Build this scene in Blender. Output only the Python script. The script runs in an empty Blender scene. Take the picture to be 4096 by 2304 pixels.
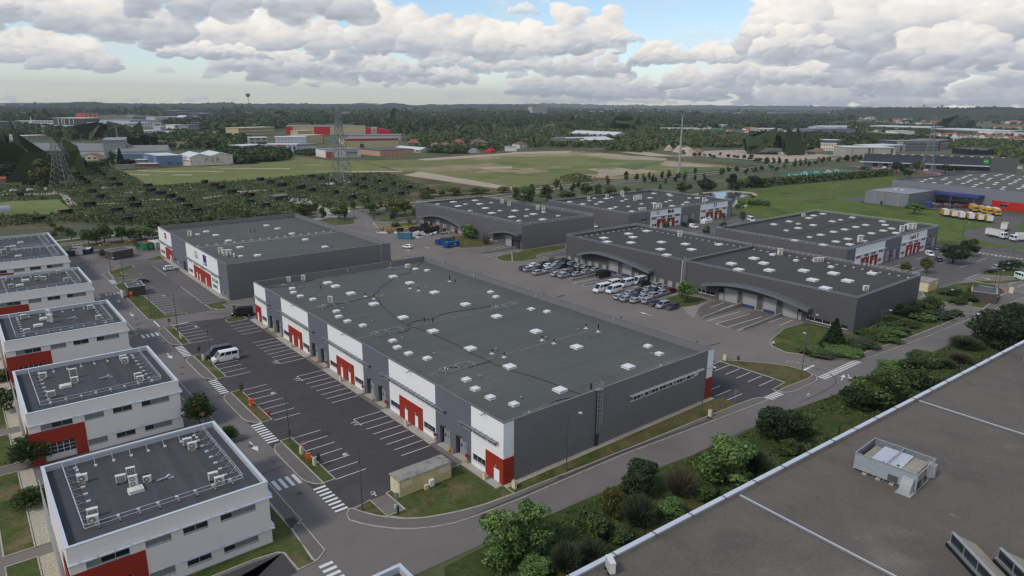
import bpy,math,random,colorsys
import numpy as np
from mathutils import Vector,Matrix
random.seed(11)
RNG=np.random.default_rng(5)
sc=bpy.context.scene
COL=sc.collection
PI=math.pi
cam=bpy.data.cameras.new('camera')
cam.sensor_width=36.
cam.lens=36.*2739.66/4096.
cam.clip_start=.5
cam.clip_end=40000.
camo=bpy.data.objects.new('camera',cam)
COL.objects.link(camo)
YAW,PITCH,ROLL=.6877,.2615,.0088
_f=Vector((math.sin(YAW)*math.cos(PITCH),math.cos(YAW)*math.cos(PITCH),-math.sin(PITCH)))
_r=Vector((math.cos(YAW),-math.sin(YAW),0))
_u=_r.cross(_f)
_r2=_r*math.cos(ROLL)+_u*math.sin(ROLL)
_u2=_u*math.cos(ROLL)-_r*math.sin(ROLL)
CAMP=Vector((-54.37,-67.76,52.4))
camo.matrix_world=Matrix(((_r2.x,_u2.x,-_f.x,CAMP.x),(_r2.y,_u2.y,-_f.y,CAMP.y),(_r2.z,_u2.z,-_f.z,CAMP.z),(0,0,0,1)))
sc.camera=camo
sc.view_settings.view_transform='Standard'
sc.view_settings.look='None'
sc.view_settings.exposure=.28
sc.view_settings.gamma=1.
sc.view_settings.use_curve_mapping=False
sc.render.engine='CYCLES'
sc.cycles.use_denoising=True
sc.cycles.max_bounces=6
sc.cycles.diffuse_bounces=3
sc.cycles.glossy_bounces=2
sc.cycles.transparent_max_bounces=6
sc.cycles.transmission_bounces=2
sc.cycles.volume_bounces=0
sc.cycles.caustics_reflective=False
sc.cycles.caustics_refractive=False
sc.cycles.pixel_filter_type='BLACKMAN_HARRIS'
sc.cycles.filter_width=1.35
SUN_EL,SUN_AZ=math.radians(46),math.radians(-88)
sun=bpy.data.lights.new('sun','SUN')
sun.energy=1.5
sun.angle=math.radians(12)
sun.color=(1.,.93,.82)
suno=bpy.data.objects.new('sun',sun)
COL.objects.link(suno)
_sd=Vector((math.sin(SUN_AZ)*math.cos(SUN_EL),math.cos(SUN_AZ)*math.cos(SUN_EL),math.sin(SUN_EL)))
suno.rotation_euler=(-_sd).to_track_quat('-Z','Y').to_euler()
suno.location=(0,0,400)
def dg(shape,cx,cy,rng,octaves=5,gain=.5):
 """value noise, periodic in x, summed over octaves; result about 0..1"""
 h,w=shape
 out=np.zeros(shape,np.float32);amp=1.;tot=.0
 ys=np.arange(h,dtype=np.float32)/h;xs=np.arange(w,dtype=np.float32)/w
 for o in range(octaves):
  nx,ny=max(1,int(cx*2**o)),max(1,int(cy*2**o))
  g=rng.random((ny+2,nx),dtype=np.float32)
  fx=xs*nx;ix=fx.astype(int);tx=fx-ix;tx=tx*tx*(3-2*tx)
  fy=ys*ny;iy=fy.astype(int);ty=fy-iy;ty=ty*ty*(3-2*ty)
  gx=g[:,ix%nx]*(1-tx)+g[:,(ix+1)%nx]*tx
  out+=amp*(gx[iy]*(1-ty)[:,None]+gx[iy+1]*ty[:,None])
  tot+=amp;amp*=gain
 return out/tot
def dh(a,b,x):
 t=np.clip((x-a)/(b-a),0,1)
 return t*t*(3-2*t)
def df():
 """cumulus over the whole sky: rows run with the square root of elevation, columns with azimuth"""
 W,H=6144,900
 rng=np.random.default_rng(21)
 el=90.*((np.arange(H)+.5)/H)**2
 A=np.zeros((H,W),np.float32)
 B=np.zeros((H,W),np.float32)
 pa=W/360.
 v_of=lambda e:math.sqrt(max(e,.0)/90.)*H
 warp1=dg((H,W),160,60,rng,4)-.5
 warp2=dg((H,W),160,60,rng,4)-.5
 fine=dg((H,W),420,130,rng,4)-.5
 soft=dg((H,W),70,22,rng,5)
 mass=[(-31.54,4.39,7.51,3.85,.75,1.),(-33.46,2.15,4.71,2.35,.35,1.),(-19.41,6.19,8.62,3.67,.8,1.),(-13.28,3.49,13.36,3.57,.85,1.),(-22.45,3.07,3.73,1.21,.3,1.),(-18.77,2.01,4.56,1.88,.35,1.),(-14.94,1.72,5.31,2.2,.4,1.),(-10.73,2.07,4.05,1.58,.25,1.),(-7.92,1.45,2.02,1.61,.25,1.),(-4.6,1.58,1.49,1.24,.2,1.),(-5.18,2.81,2.08,1.4,.2,.9),(-.21,2.48,3.29,1.7,.45,1.),(-4.06,3.86,4.92,2.84,.6,1.),(.27,3.9,3.57,2.31,.3,1.),(4.12,4.11,1.48,2.66,.15,1.),(6.77,4.11,1.56,2.68,.2,1.),(8.78,4.75,1.25,.82,.2,.8),(5.84,2.33,3.36,1.78,.4,1.),(2.71,.68,3.21,1.92,.3,1.),(7.51,.43,2.57,2.,.3,1.),(10.75,.64,1.07,1.7,.15,1.),(11.45,3.18,2.29,1.38,.3,1.),(15.2,3.25,2.22,1.41,.3,1.),(14.95,1.41,3.18,1.57,.25,1.),(21.94,3.79,4.58,4.64,.45,1.),(29.74,3.2,8.11,6.13,.95,1.),(21.19,3.63,3.1,1.82,.15,1.),(32.27,2.83,5.64,2.52,.7,1.),(18.25,1.78,2.16,2.07,.2,1.),(21.51,1.78,2.34,1.59,.25,1.),(25.55,1.41,2.85,1.81,.4,1.),(28.25,.89,2.65,2.11,.4,1.),(33.75,1.54,3.1,2.52,.45,1.),(34.98,.42,2.7,2.36,.4,1.),(15.4,.48,2.99,1.67,.35,1.),(20.19,.06,2.66,1.73,.35,1.),(24.5,.04,2.5,1.73,.4,1.),(28.9,.05,2.7,1.44,.4,1.),(33.93,.06,3.8,1.4,.35,1.),(3.62,.16,3.71,.52,.2,.7),(10.67,.22,2.14,.36,.1,.8),(-24.09,.17,.76,.41,.1,.8),(-35.52,-.02,.4,.48,.1,.8),(-30.48,-.01,.53,.34,.1,.6),(-32.81,.01,.93,.23,.1,.5),(-28.17,.06,.55,.31,.1,.6),(-21.61,.13,.52,.25,.1,.5),(-4.72,.42,.6,.68,.3,.4),(-26.04,2.02,.57,.6,.3,.5),(.73,6.76,1.08,.75,.3,.6),(18.49,5.08,1.24,.87,.3,.6)]
 for i in range(150):
  a=rng.uniform(42,318);e=rng.choice([rng.uniform(.2,3),rng.uniform(2,9),rng.uniform(7,24)])
  s=(.6+e*.22)
  mass.append((a,e,rng.uniform(2.,6.)*s,rng.uniform(.9,1.7)*s,rng.uniform(.2,.75),1.))
 for i in range(70):
  e=rng.uniform(9.2,60);a=rng.uniform(0,360)
  mass.append((a,e,rng.uniform(6,16),rng.uniform(3,6),rng.uniform(.4,.8),1.))
 mass.sort(key=lambda m:m[1]*.6-m[3]*.2)
 for(az,eb,hw,hh,dark,dens)in mass:
  n=int(10+min(95,26*(hw/max(hh,.2))**.8))
  r0=int(max(0,v_of(eb-.5*hh-.4)));r1=int(min(H,v_of(eb+hh*1.9+.5)+2))
  if r1-r0<3:continue
  c0=int((az-hw*1.35)*pa);c1=int((az+hw*1.35)*pa)
  cols=np.arange(c0,c1)%W
  e2=el[r0:r1][:,None].astype(np.float32)
  a2=((np.arange(c0,c1)+.5)/pa-az)[None,:].astype(np.float32)
  sub=np.ix_(np.arange(r0,r1),cols)
  sc_=min(1.,.25+hh*.28)
  a2=a2+warp1[sub]*1.5*sc_;e2=e2+warp2[sub]*.9*sc_
  D=np.zeros(a2.shape,np.float32);L=np.zeros_like(D)
  for k in range(n):
   u=rng.uniform(-1,1);prof=(1-abs(u)**2.2)**.6
   t=rng.uniform(0,1)**.8
   cx=u*hw;cy=eb+hh*prof*t*rng.uniform(.55,1.05)
   r=hh*rng.uniform(.2,.42)*(.55+.45*prof)
   dx=(a2-cx)/(r*1.25);dy=(e2-cy)/(r*np.where(e2<cy,.75,1.))
   q=1-(dx*dx+dy*dy)
   dome=np.sqrt(np.clip(q,0,1))
   lam=np.clip(.5+.36*dy-.24*dx+.1*dome,0,1)
   m=dome*(.75+.25*rng.random())
   k2=dh(-.05,.35,m-D)
   L=L*(1-k2)+lam*k2
   D=np.maximum(D,m)
  hgt_=np.clip((e2-eb)/hh,-.4,1.3)
  al=dh(.1,.62,D+fine[sub]*.55+(soft[sub]-.5)*.35)*dens
  al=al*dh(-.45,.12,hgt_+warp1[sub]*.5)
  lit=.55*L+.45*dh(-.15,.75,hgt_)+fine[sub]*.28+(soft[sub]-.5)*.5
  lit=lit*(1-.55*dark*(1-dh(-.2,.6,hgt_)))
  lit=lit+.12*(1-al)
  b0=B[sub];a0=A[sub]
  B[sub]=b0*(1-al)+lit*al
  A[sub]=a0+al*(1-a0)
 veil=.3*dh(.42,.75,soft)*dh(.3,2.5,el)[:,None]
 B=B+veil*(1-A)*.62;A=A+veil*(1-A)
 B=np.where(A>1e-3,B/np.maximum(A,1e-3),.6)
 px=np.zeros((H,W,4),np.float32)
 px[...,0]=np.clip(B,0,1.15);px[...,1]=A;px[...,3]=1
 im=bpy.data.images.new('cloud_cover',W,H,float_buffer=True,is_data=True)
 im.pixels.foreach_set(px.ravel())
 im.pack()
 return im
w=bpy.data.worlds.new('World')
sc.world=w
w.use_nodes=True
nt=w.node_tree
for n in list(nt.nodes):nt.nodes.remove(n)
def WN(t,**k):
 n=nt.nodes.new(t)
 for a,b in k.items():setattr(n,a,b)
 return n
def WM(op,a,b=None,c=None):
 n=WN('ShaderNodeMath',operation=op)
 for i,v in enumerate((a,b,c)):
  if v is None:continue
  if isinstance(v,(int,float)):n.inputs[i].default_value=v
  else:nt.links.new(v,n.inputs[i])
 return n.outputs[0]
sky=WN('ShaderNodeTexSky',sky_type='NISHITA',sun_disc=False)
sky.sun_elevation=SUN_EL
sky.sun_rotation=SUN_AZ
sky.air_density=1.;sky.dust_density=.2;sky.ozone_density=2.5;sky.altitude=200
tc=WN('ShaderNodeTexCoord')
sep=WN('ShaderNodeSeparateXYZ');nt.links.new(tc.outputs['Generated'],sep.inputs[0])
azn=WM('ARCTAN2',sep.outputs[0],sep.outputs[1])
uu=WM('FRACT',WM('ADD',WM('DIVIDE',WM('SUBTRACT',azn,YAW),2*PI),1.))
eln=WM('DIVIDE',WM('ARCSINE',sep.outputs[2]),PI/2)
vv=WM('SQRT',WM('MAXIMUM',eln,.0))
cmb=WN('ShaderNodeCombineXYZ');nt.links.new(uu,cmb.inputs[0]);nt.links.new(vv,cmb.inputs[1])
tex=WN('ShaderNodeTexImage',interpolation='Linear',extension='EXTEND');tex.image=df()
nt.links.new(cmb.outputs[0],tex.inputs[0])
csep=WN('ShaderNodeSeparateColor');nt.links.new(tex.outputs[0],csep.inputs[0])
ramp=WN('ShaderNodeValToRGB');nt.links.new(csep.outputs[0],ramp.inputs[0])
cr=ramp.color_ramp
cr.elements[0].position=.02;cr.elements[0].color=(.3,.325,.375,1)
cr.elements[1].position=.98;cr.elements[1].color=(.93,.87,.79,1)
e=cr.elements.new(.38);e.color=(.5,.51,.545,1)
e=cr.elements.new(.68);e.color=(.74,.71,.68,1)
skym=WN('ShaderNodeMix',data_type='RGBA',blend_type='MULTIPLY');skym.inputs[0].default_value=1.
nt.links.new(sky.outputs[0],skym.inputs[6]);skym.inputs[7].default_value=(1,1,1,1)
SKY_STRENGTH=.13
cl=WN('ShaderNodeMix',data_type='RGBA',blend_type='MULTIPLY');cl.inputs[0].default_value=1.
nt.links.new(ramp.outputs[0],cl.inputs[6]);cl.inputs[7].default_value=(1/SKY_STRENGTH,)*3+(1,)
mixc=WN('ShaderNodeMix',data_type='RGBA')
nt.links.new(csep.outputs[1],mixc.inputs[0])
nt.links.new(skym.outputs[2],mixc.inputs[6]);nt.links.new(cl.outputs[2],mixc.inputs[7])
bg=WN('ShaderNodeBackground');bg.inputs[1].default_value=SKY_STRENGTH
nt.links.new(mixc.outputs[2],bg.inputs[0])
wo=WN('ShaderNodeOutputWorld');nt.links.new(bg.outputs[0],wo.inputs[0])
MATS={}
def M(name,col,ad=.85,metal=.0,n=None,col2=None,n2=None,bump=None,spec=.3,obj=False,cd=None,trans=.0):
 """procedural material. n = [(scale, amount)] brightness noise; col2 + n2 = (scale, low, high) patches;
    bump = (scale, strength, distance); stripes = (axis, period, amount) faint lines"""
 if name in MATS:return MATS[name]
 m=bpy.data.materials.new(name);m.use_nodes=True
 t=m.node_tree;b=t.nodes['Principled BSDF']
 b.inputs['Roughness'].default_value=ad;b.inputs['Metallic'].default_value=metal
 b.inputs['Specular IOR Level'].default_value=spec
 if obj:src=t.nodes.new('ShaderNodeTexCoord').outputs['Object']
 else:src=t.nodes.new('ShaderNodeNewGeometry').outputs['Position']
 cur=None
 base=t.nodes.new('ShaderNodeRGB');base.outputs[0].default_value=(*col,1);cur=base.outputs[0]
 def noise(s,det=4,rg=.6):
  x=t.nodes.new('ShaderNodeTexNoise');t.links.new(src,x.inputs['Vector'])
  x.inputs['Scale'].default_value=s;x.inputs['Detail'].default_value=det;x.inputs['Roughness'].default_value=rg
  return x.outputs[0]
 if col2:
  layers=col2 if isinstance(col2,list)else[(col2,n2)]
  for c2,nn in layers:
   f=noise(nn[0]);r=t.nodes.new('ShaderNodeMapRange');r.interpolation_type='SMOOTHSTEP'
   t.links.new(f,r.inputs[0]);r.inputs[1].default_value=nn[1];r.inputs[2].default_value=nn[2]
   r.inputs[4].default_value=nn[3]if len(nn)>3 else 1.
   mx=t.nodes.new('ShaderNodeMix');mx.data_type='RGBA'
   t.links.new(r.outputs[0],mx.inputs[0]);t.links.new(cur,mx.inputs[6]);mx.inputs[7].default_value=(*c2,1)
   cur=mx.outputs[2]
 for(s,a)in(n or[]):
  f=noise(s)
  r=t.nodes.new('ShaderNodeMapRange');t.links.new(f,r.inputs[0])
  r.inputs[1].default_value=.25;r.inputs[2].default_value=.75
  r.inputs[3].default_value=1-a;r.inputs[4].default_value=1+a
  mx=t.nodes.new('ShaderNodeMix');mx.data_type='RGBA';mx.blend_type='MULTIPLY';mx.inputs[0].default_value=1
  t.links.new(cur,mx.inputs[6]);t.links.new(r.outputs[0],mx.inputs[7]);cur=mx.outputs[2]
 if cd:
  ax,per,am=cd
  sp=t.nodes.new('ShaderNodeSeparateXYZ');t.links.new(src,sp.inputs[0])
  q=t.nodes.new('ShaderNodeMath');q.operation='MULTIPLY_ADD';t.links.new(sp.outputs[ax],q.inputs[0]);q.inputs[1].default_value=1/per
  nz=noise(.35,2);
  q2=t.nodes.new('ShaderNodeMath');q2.operation='MULTIPLY';t.links.new(nz,q2.inputs[0]);q2.inputs[1].default_value=.12
  t.links.new(q2.outputs[0],q.inputs[2])
  fr=t.nodes.new('ShaderNodeMath');fr.operation='FRACT';t.links.new(q.outputs[0],fr.inputs[0])
  r=t.nodes.new('ShaderNodeMapRange');t.links.new(fr.outputs[0],r.inputs[0])
  r.inputs[1].default_value=.0;r.inputs[2].default_value=.14;r.inputs[3].default_value=1-am;r.inputs[4].default_value=1
  fl=t.nodes.new('ShaderNodeMath');fl.operation='FLOOR';t.links.new(q.outputs[0],fl.inputs[0])
  wn=t.nodes.new('ShaderNodeTexWhiteNoise');wn.noise_dimensions='1D';t.links.new(fl.outputs[0],wn.inputs['W'])
  r2=t.nodes.new('ShaderNodeMapRange');t.links.new(wn.outputs[0],r2.inputs[0]);r2.inputs[3].default_value=1-am*.5;r2.inputs[4].default_value=1+am*.5
  for rr in(r,r2):
   mx=t.nodes.new('ShaderNodeMix');mx.data_type='RGBA';mx.blend_type='MULTIPLY';mx.inputs[0].default_value=1
   t.links.new(cur,mx.inputs[6]);t.links.new(rr.outputs[0],mx.inputs[7]);cur=mx.outputs[2]
 t.links.new(cur,b.inputs['Base Color'])
 if bump:
  f=noise(bump[0],3);bn=t.nodes.new('ShaderNodeBump');t.links.new(f,bn.inputs['Height'])
  bn.inputs['Strength'].default_value=bump[1];bn.inputs['Distance'].default_value=bump[2]
  t.links.new(bn.outputs[0],b.inputs['Normal'])
 if trans:
  tr=t.nodes.new('ShaderNodeBsdfTranslucent');t.links.new(cur,tr.inputs[0])
  ms=t.nodes.new('ShaderNodeMixShader');ms.inputs[0].default_value=trans
  out=t.nodes['Material Output']
  t.links.new(b.outputs[0],ms.inputs[1]);t.links.new(tr.outputs[0],ms.inputs[2]);t.links.new(ms.outputs[0],out.inputs[0])
 MATS[name]=m
 return m
def de(z0,z1,period=.25,an=.045):
 """profile of a corrugated sheet between two heights: list of (z, outward)"""
 out=[]
 k=math.floor(z0/period)-1
 br=[(.0,0),(.32,0),(.45,1),(.82,1),(.95,0)]
 while k*period<z1:
  for a,d in br:out.append(((k+a)*period,d*an))
  k+=1
 def at(z):
  for(za,da),(zb,db)in zip(out,out[1:]):
   if za<=z<=zb:return da+(db-da)*(z-za)/max(1e-9,zb-za)
  return .0
 mid=[p for p in out if z0+1e-4<p[0]<z1-1e-4]
 return[(z0,at(z0))]+mid+[(z1,at(z1))]
class MB:
 def __init__(s,mat=None):
  s.v=[];s.f=[];s.m=[];s.ak=[];s.cur=0
  if mat is not None:s.use(mat)
 def use(s,mat):
  if mat not in s.ak:s.ak.append(mat)
  s.cur=s.ak.index(mat);return s
 def aq(s,pts):
  b=len(s.v);s.v.extend([tuple(p)for p in pts]);s.f.append(tuple(range(b,b+len(pts))));s.m.append(s.cur)
 def raw(s,vs,fs):
  b=len(s.v);s.v.extend(vs)
  for f in fs:s.f.append(tuple(b+i for i in f));s.m.append(s.cur)
 def box(s,x0,x1,y0,y1,z0,z1,bottom=True,top=True):
  vs=[(x0,y0,z0),(x1,y0,z0),(x1,y1,z0),(x0,y1,z0),(x0,y0,z1),(x1,y0,z1),(x1,y1,z1),(x0,y1,z1)]
  fs=[(0,1,5,4),(1,2,6,5),(2,3,7,6),(3,0,4,7)]
  if top:fs.append((4,5,6,7))
  if bottom:fs.append((3,2,1,0))
  s.raw(vs,fs);return s
 def rbox(s,cx,cy,z0,lx,ly,lz,rz=.0):
  c,n=math.cos(rz),math.sin(rz);vs=[]
  for z in(z0,z0+lz):
   for(a,b)in((-.5,-.5),(.5,-.5),(.5,.5),(-.5,.5)):
    x,y=a*lx,b*ly;vs.append((cx+x*c-y*n,cy+x*n+y*c,z))
  s.raw(vs,[(0,1,5,4),(1,2,6,5),(2,3,7,6),(3,0,4,7),(4,5,6,7),(3,2,1,0)]);return s
 def bar(s,p,q,w=.05,h=None):
  """square bar between two points"""
  h=h or w;p=Vector(p);q=Vector(q);d=(q-p).normalized()
  up=Vector((0,0,1))if abs(d.z)<.9 else Vector((1,0,0))
  a=d.cross(up).normalized()*(w/2);b=a.cross(d).normalized()*(h/2)
  vs=[tuple(x+sa*a+sb*b)for x in(p,q)for sa,sb in((-1,-1),(1,-1),(1,1),(-1,1))]
  s.raw(vs,[(0,1,5,4),(1,2,6,5),(2,3,7,6),(3,0,4,7),(4,5,6,7),(3,2,1,0)]);return s
 def cyl(s,p,q,r,n=8,r2=None,caps=True):
  r2=r if r2 is None else r2;p=Vector(p);q=Vector(q);d=(q-p).normalized()
  up=Vector((0,0,1))if abs(d.z)<.9 else Vector((1,0,0))
  a=d.cross(up).normalized();b=a.cross(d).normalized()
  vs=[]
  for c,rr in((p,r),(q,r2)):
   for i in range(n):
    t=2*PI*i/n;vs.append(tuple(c+a*(math.cos(t)*rr)+b*(math.sin(t)*rr)))
  fs=[(i,(i+1)%n,n+(i+1)%n,n+i)for i in range(n)]
  if caps:fs+=[tuple(range(n-1,-1,-1)),tuple(range(n,2*n))]
  s.raw(vs,fs);return s
 def tube(s,pts,r,n=5):
  for a,b in zip(pts,pts[1:]):s.cyl(a,b,r,n,caps=False)
  return s
 def prism(s,ap,z0,z1,top=True,sides=True,bottom=False):
  k=len(ap);a=sum(ap[i][0]*ap[(i+1)%k][1]-ap[(i+1)%k][0]*ap[i][1]for i in range(k))
  if a<0:ap=ap[::-1]
  vs=[(x,y,z0)for x,y in ap]+[(x,y,z1)for x,y in ap]
  fs=[]
  if top:fs.append(tuple(range(k,2*k)))
  if bottom:fs.append(tuple(range(k-1,-1,-1)))
  if sides:fs+=[(i,(i+1)%k,k+(i+1)%k,k+i)for i in range(k)]
  s.raw(vs,fs);return s
 def c7(s,ap,z):
  return s.prism(ap,z,z,top=True,sides=False)
 def ca(s,prof,n=12,c=(0,0),z=.0):
  vs=[];k=len(prof)
  for i in range(n):
   t=2*PI*i/n
   for r,h in prof:vs.append((c[0]+r*math.cos(t),c[1]+r*math.sin(t),z+h))
  s.raw(vs,[(i*k+j,((i+1)%n)*k+j,((i+1)%n)*k+j+1,i*k+j+1)for i in range(n)for j in range(k-1)])
  return s
 def mesh(s,name,smooth=False):
  me=bpy.data.meshes.new(name)
  me.from_pydata(s.v,[],s.f)
  for mt in s.ak:me.materials.append(mt)
  if len(s.ak)>1:me.polygons.foreach_set('material_index',s.m)
  if smooth:me.polygons.foreach_set('use_smooth',[True]*len(s.f))
  me.update()
  return me
 def aa(s,name,parent=None,smooth=False):
  return link(name,s.mesh(name,smooth),parent)
def BX(m,n,o,*a,**k):return MB(m).box(*a,**k).aa(n,o)
def FBX(m,n,o,*a,**k):return ae(MB(m),*a,**k).aa(n,o)
def link(name,me,parent=None,loc=None,rz=.0,scale=None):
 o=bpy.data.objects.new(name,me);COL.objects.link(o)
 if parent is not None:
  o.parent=parent
  if parent.get('abs'):o.matrix_parent_inverse=Matrix.Translation(parent.location).inverted()
 if loc is not None:o.location=loc
 if rz:o.rotation_euler=(0,0,rz)
 if scale is not None:o.scale=scale if not isinstance(scale,(int,float))else(scale,)*3
 return o
def tag(o,ao=None,cat=None,ce=None,ar=None):
 if ao:o['label']=ao
 if cat:o['category']=cat
 if ce:o['group']=ce
 if ar:o['kind']=ar
 return o
def ab(name,ao,cat,loc=(0,0,0),rz=.0,ce=None,world=False):
 """Empty at the base of a thing; world=True: its parts are written in world coordinates"""
 o=bpy.data.objects.new(name,None);COL.objects.link(o)
 o.empty_display_size=.5;o.location=loc;o.rotation_euler=(0,0,rz)
 if world:o['abs']=1
 return tag(o,ao,cat,ce)
KIDS={}
def cb(o,loc,rz=.0,ao=None,ce=None,scale=None,ak=None):
 """a copy of a thing, its parts and their sub-parts (mesh data shared)"""
 if o.name not in KIDS:
  KIDS[o.name]=[(c,list(c.children))for c in o.children]
 r=o.copy();COL.objects.link(r);r.location=loc;r.rotation_euler=(0,0,rz)
 if scale is not None:r.scale=scale if not isinstance(scale,(int,float))else(scale,)*3
 for ch,gs in KIDS[o.name]:
  c=ch.copy();COL.objects.link(c);c.parent=r
  for g in gs:
   d=g.copy();COL.objects.link(d);d.parent=c
 if ao:r['label']=ao
 if ce:r['group']=ce
 return r
def ah(name,mb,parent=None):
 o=mb.aa(name,parent)
 if parent is None:o['kind']='structure'
 return o
def b3(name,V,F,mat,smooth=False,mi=None):
 """mesh from numpy: V (n,3), F (m,4) or (m,3)"""
 me=bpy.data.meshes.new(name);k=F.shape[1]
 me.vertices.add(len(V));me.vertices.foreach_set('co',np.ascontiguousarray(V,np.float32).ravel())
 me.loops.add(F.size);me.loops.foreach_set('vertex_index',np.ascontiguousarray(F,np.int32).ravel())
 me.polygons.add(len(F));me.polygons.foreach_set('loop_start',np.arange(0,F.size,k,dtype=np.int32))
 for mt in(mat if isinstance(mat,list)else[mat]):me.materials.append(mt)
 if mi is not None:me.polygons.foreach_set('material_index',np.ascontiguousarray(mi,np.int32))
 if smooth:me.polygons.foreach_set('use_smooth',np.ones(len(F),bool))
 me.update(calc_edges=True)
 return me
ORD=['first','second','third','fourth','fifth','sixth','seventh','eighth','ninth','tenth','eleventh','twelfth','thirteenth','fourteenth','fifteenth','sixteenth','seventeenth','eighteenth','nineteenth','twentieth','twenty-first','twenty-second','twenty-third','twenty-fourth','twenty-fifth','twenty-sixth','twenty-seventh','twenty-eighth','twenty-ninth','thirtieth']
mGROUND=M('far_ground',(.085,.098,.042),n=[(.004,.25),(.03,.3),(.25,.2)],col2=[((.13,.115,.06),(.012,.48,.66)),((.045,.065,.028),(.02,.52,.66))])
mROAD=M('worn_asphalt',(.19,.168,.15),ad=.92,n=[(.06,.1),(.5,.06),(9.,.1)],col2=[((.135,.122,.112),(.035,.5,.72,.8)),((.25,.228,.205),(.022,.55,.72,.6))],bump=(14,.25,.02))
mROAD2=M('street_asphalt',(.176,.16,.147),ad=.92,n=[(.08,.08),(.6,.05),(9.,.1)],col2=[((.14,.128,.118),(.05,.52,.72,.7))],bump=(14,.25,.02))
cv=M('dark_asphalt',(.068,.062,.064),ad=.9,n=[(.05,.1),(.4,.1),(9.,.14)],col2=[((.095,.086,.085),(.05,.52,.75,.7)),((.052,.046,.047),(.12,.55,.72,.5))],bump=(14,.3,.02))
cw=M('grey_asphalt',(.115,.107,.104),ad=.9,n=[(.05,.1),(.5,.08),(9.,.12)],col2=[((.14,.128,.12),(.05,.52,.75,.7))],bump=(14,.3,.02))
c4=M('pavement_asphalt',(.155,.139,.126),ad=.92,n=[(.25,.12),(7.,.12)],bump=(14,.25,.02))
mPATCH=M('asphalt_patch',(.066,.058,.057),ad=.9,n=[(.4,.1),(8.,.15)])
b7=M('old_asphalt_patch',(.13,.115,.105),ad=.9,n=[(.4,.1),(8.,.15)])
cz=M('kerb_concrete',(.42,.39,.34),n=[(.9,.18),(6,.12)],col2=(.26,.24,.2),n2=(.5,.5,.75))
cj=M('concrete',(.4,.375,.325),n=[(.3,.1),(4,.08)],col2=(.27,.25,.22),n2=(.35,.56,.8))
ai=M('lawn',(.078,.098,.03),ad=1,spec=.1,n=[(.25,.22),(1.6,.25),(9,.3)],col2=[((.155,.122,.062),(.16,.5,.66)),((.045,.075,.018),(.33,.52,.68))],bump=(6,.6,.08))
mDRYG=M('dry_lawn',(.118,.1,.045),ad=1,spec=.1,n=[(.3,.22),(2.,.25),(9,.3)],col2=[((.062,.088,.022),(.2,.47,.62)),((.2,.155,.085),(.4,.6,.75))],bump=(6,.6,.08))
mLUSH=M('green_meadow',(.098,.142,.035),ad=1,spec=.1,n=[(.02,.12),(.12,.18),(1.2,.2)],col2=[((.135,.125,.05),(.025,.52,.7)),((.06,.1,.022),(.05,.54,.7))],bump=(4,.5,.1))
mSTRIP=M('shaded_verge',(.06,.08,.024),ad=1,spec=.1,n=[(.15,.25),(1.2,.3),(7,.3)],col2=[((.13,.088,.045),(.13,.56,.7,.8)),((.038,.06,.016),(.3,.5,.66))],bump=(5,.7,.1))  # verge ground: a deeper green than the lawns, with brown patches
mFIELD=M('dry_field',(.185,.19,.075),ad=1,spec=.1,n=[(.008,.14),(.06,.16),(.6,.22)],col2=[((.335,.272,.165),(.011,.53,.64)),((.115,.15,.045),(.016,.54,.66))])
mFIELD2=M('grazed_field',(.175,.19,.07),ad=1,spec=.1,n=[(.01,.14),(.08,.16),(.6,.22)],col2=[((.27,.225,.125),(.014,.56,.68)),((.115,.15,.045),(.02,.55,.68))])
mSAND=M('bare_gravel',(.42,.345,.255),ad=1,n=[(.02,.1),(.3,.12),(2,.15)])
mBROWN=M('rough_grass',(.135,.112,.056),ad=1,spec=.1,n=[(.03,.2),(.3,.25),(2,.3)],col2=[((.062,.075,.028),(.05,.47,.6)),((.19,.15,.085),(.09,.6,.72))])
mALLOT=M('allotment_soil',(.075,.08,.03),ad=1,spec=.1,n=[(.05,.25),(.4,.35),(2,.35)],col2=[((.14,.105,.06),(.09,.54,.66)),((.04,.055,.018),(.12,.5,.62))])
mTRACK=M('gravel_track',(.36,.32,.26),ad=1,n=[(.2,.12),(2,.15)])
a6=M('road_paint',(.72,.72,.7),ad=.7,n=[(1.5,.06)],col2=(.45,.43,.41),n2=(1.3,.58,.82,.6))
bf=M('worn_road_paint',(.56,.55,.52),ad=.7,n=[(1.5,.08)],col2=(.27,.25,.24),n2=(1.1,.48,.74,.8))
mGRAVEL=M('white_gravel',(.48,.43,.33),ad=1,n=[(5,.35),(16,.3)],bump=(12,1,.1))
mEARTH=M('bare_earth',(.25,.18,.1),ad=1,n=[(.8,.2),(5,.2)])
gb=MB(mGROUND);gb.box(-14000,14000,-9000,16000,-1.,-.06,bottom=False);ah('ground',gb)
def ribbon(pts,w):
 """polygon of a road along a centre line"""
 L,R=[],[]
 n=len(pts)
 for i,p in enumerate(pts):
  a=Vector(pts[max(0,i-1)]);b=Vector(pts[min(n-1,i+1)]);d=(b-a).normalized();q=Vector((-d.y,d.x))
  ww=w[i]if isinstance(w,(list,tuple))else w
  L.append(tuple(Vector(p)+q*ww/2));R.append(tuple(Vector(p)-q*ww/2))
 return L,R
def ribm(mb,pts,w,z):
 L,R=ribbon(pts,w)
 for i in range(len(pts)-1):mb.aq([(*R[i],z),(*R[i+1],z),(*L[i+1],z),(*L[i],z)])
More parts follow.
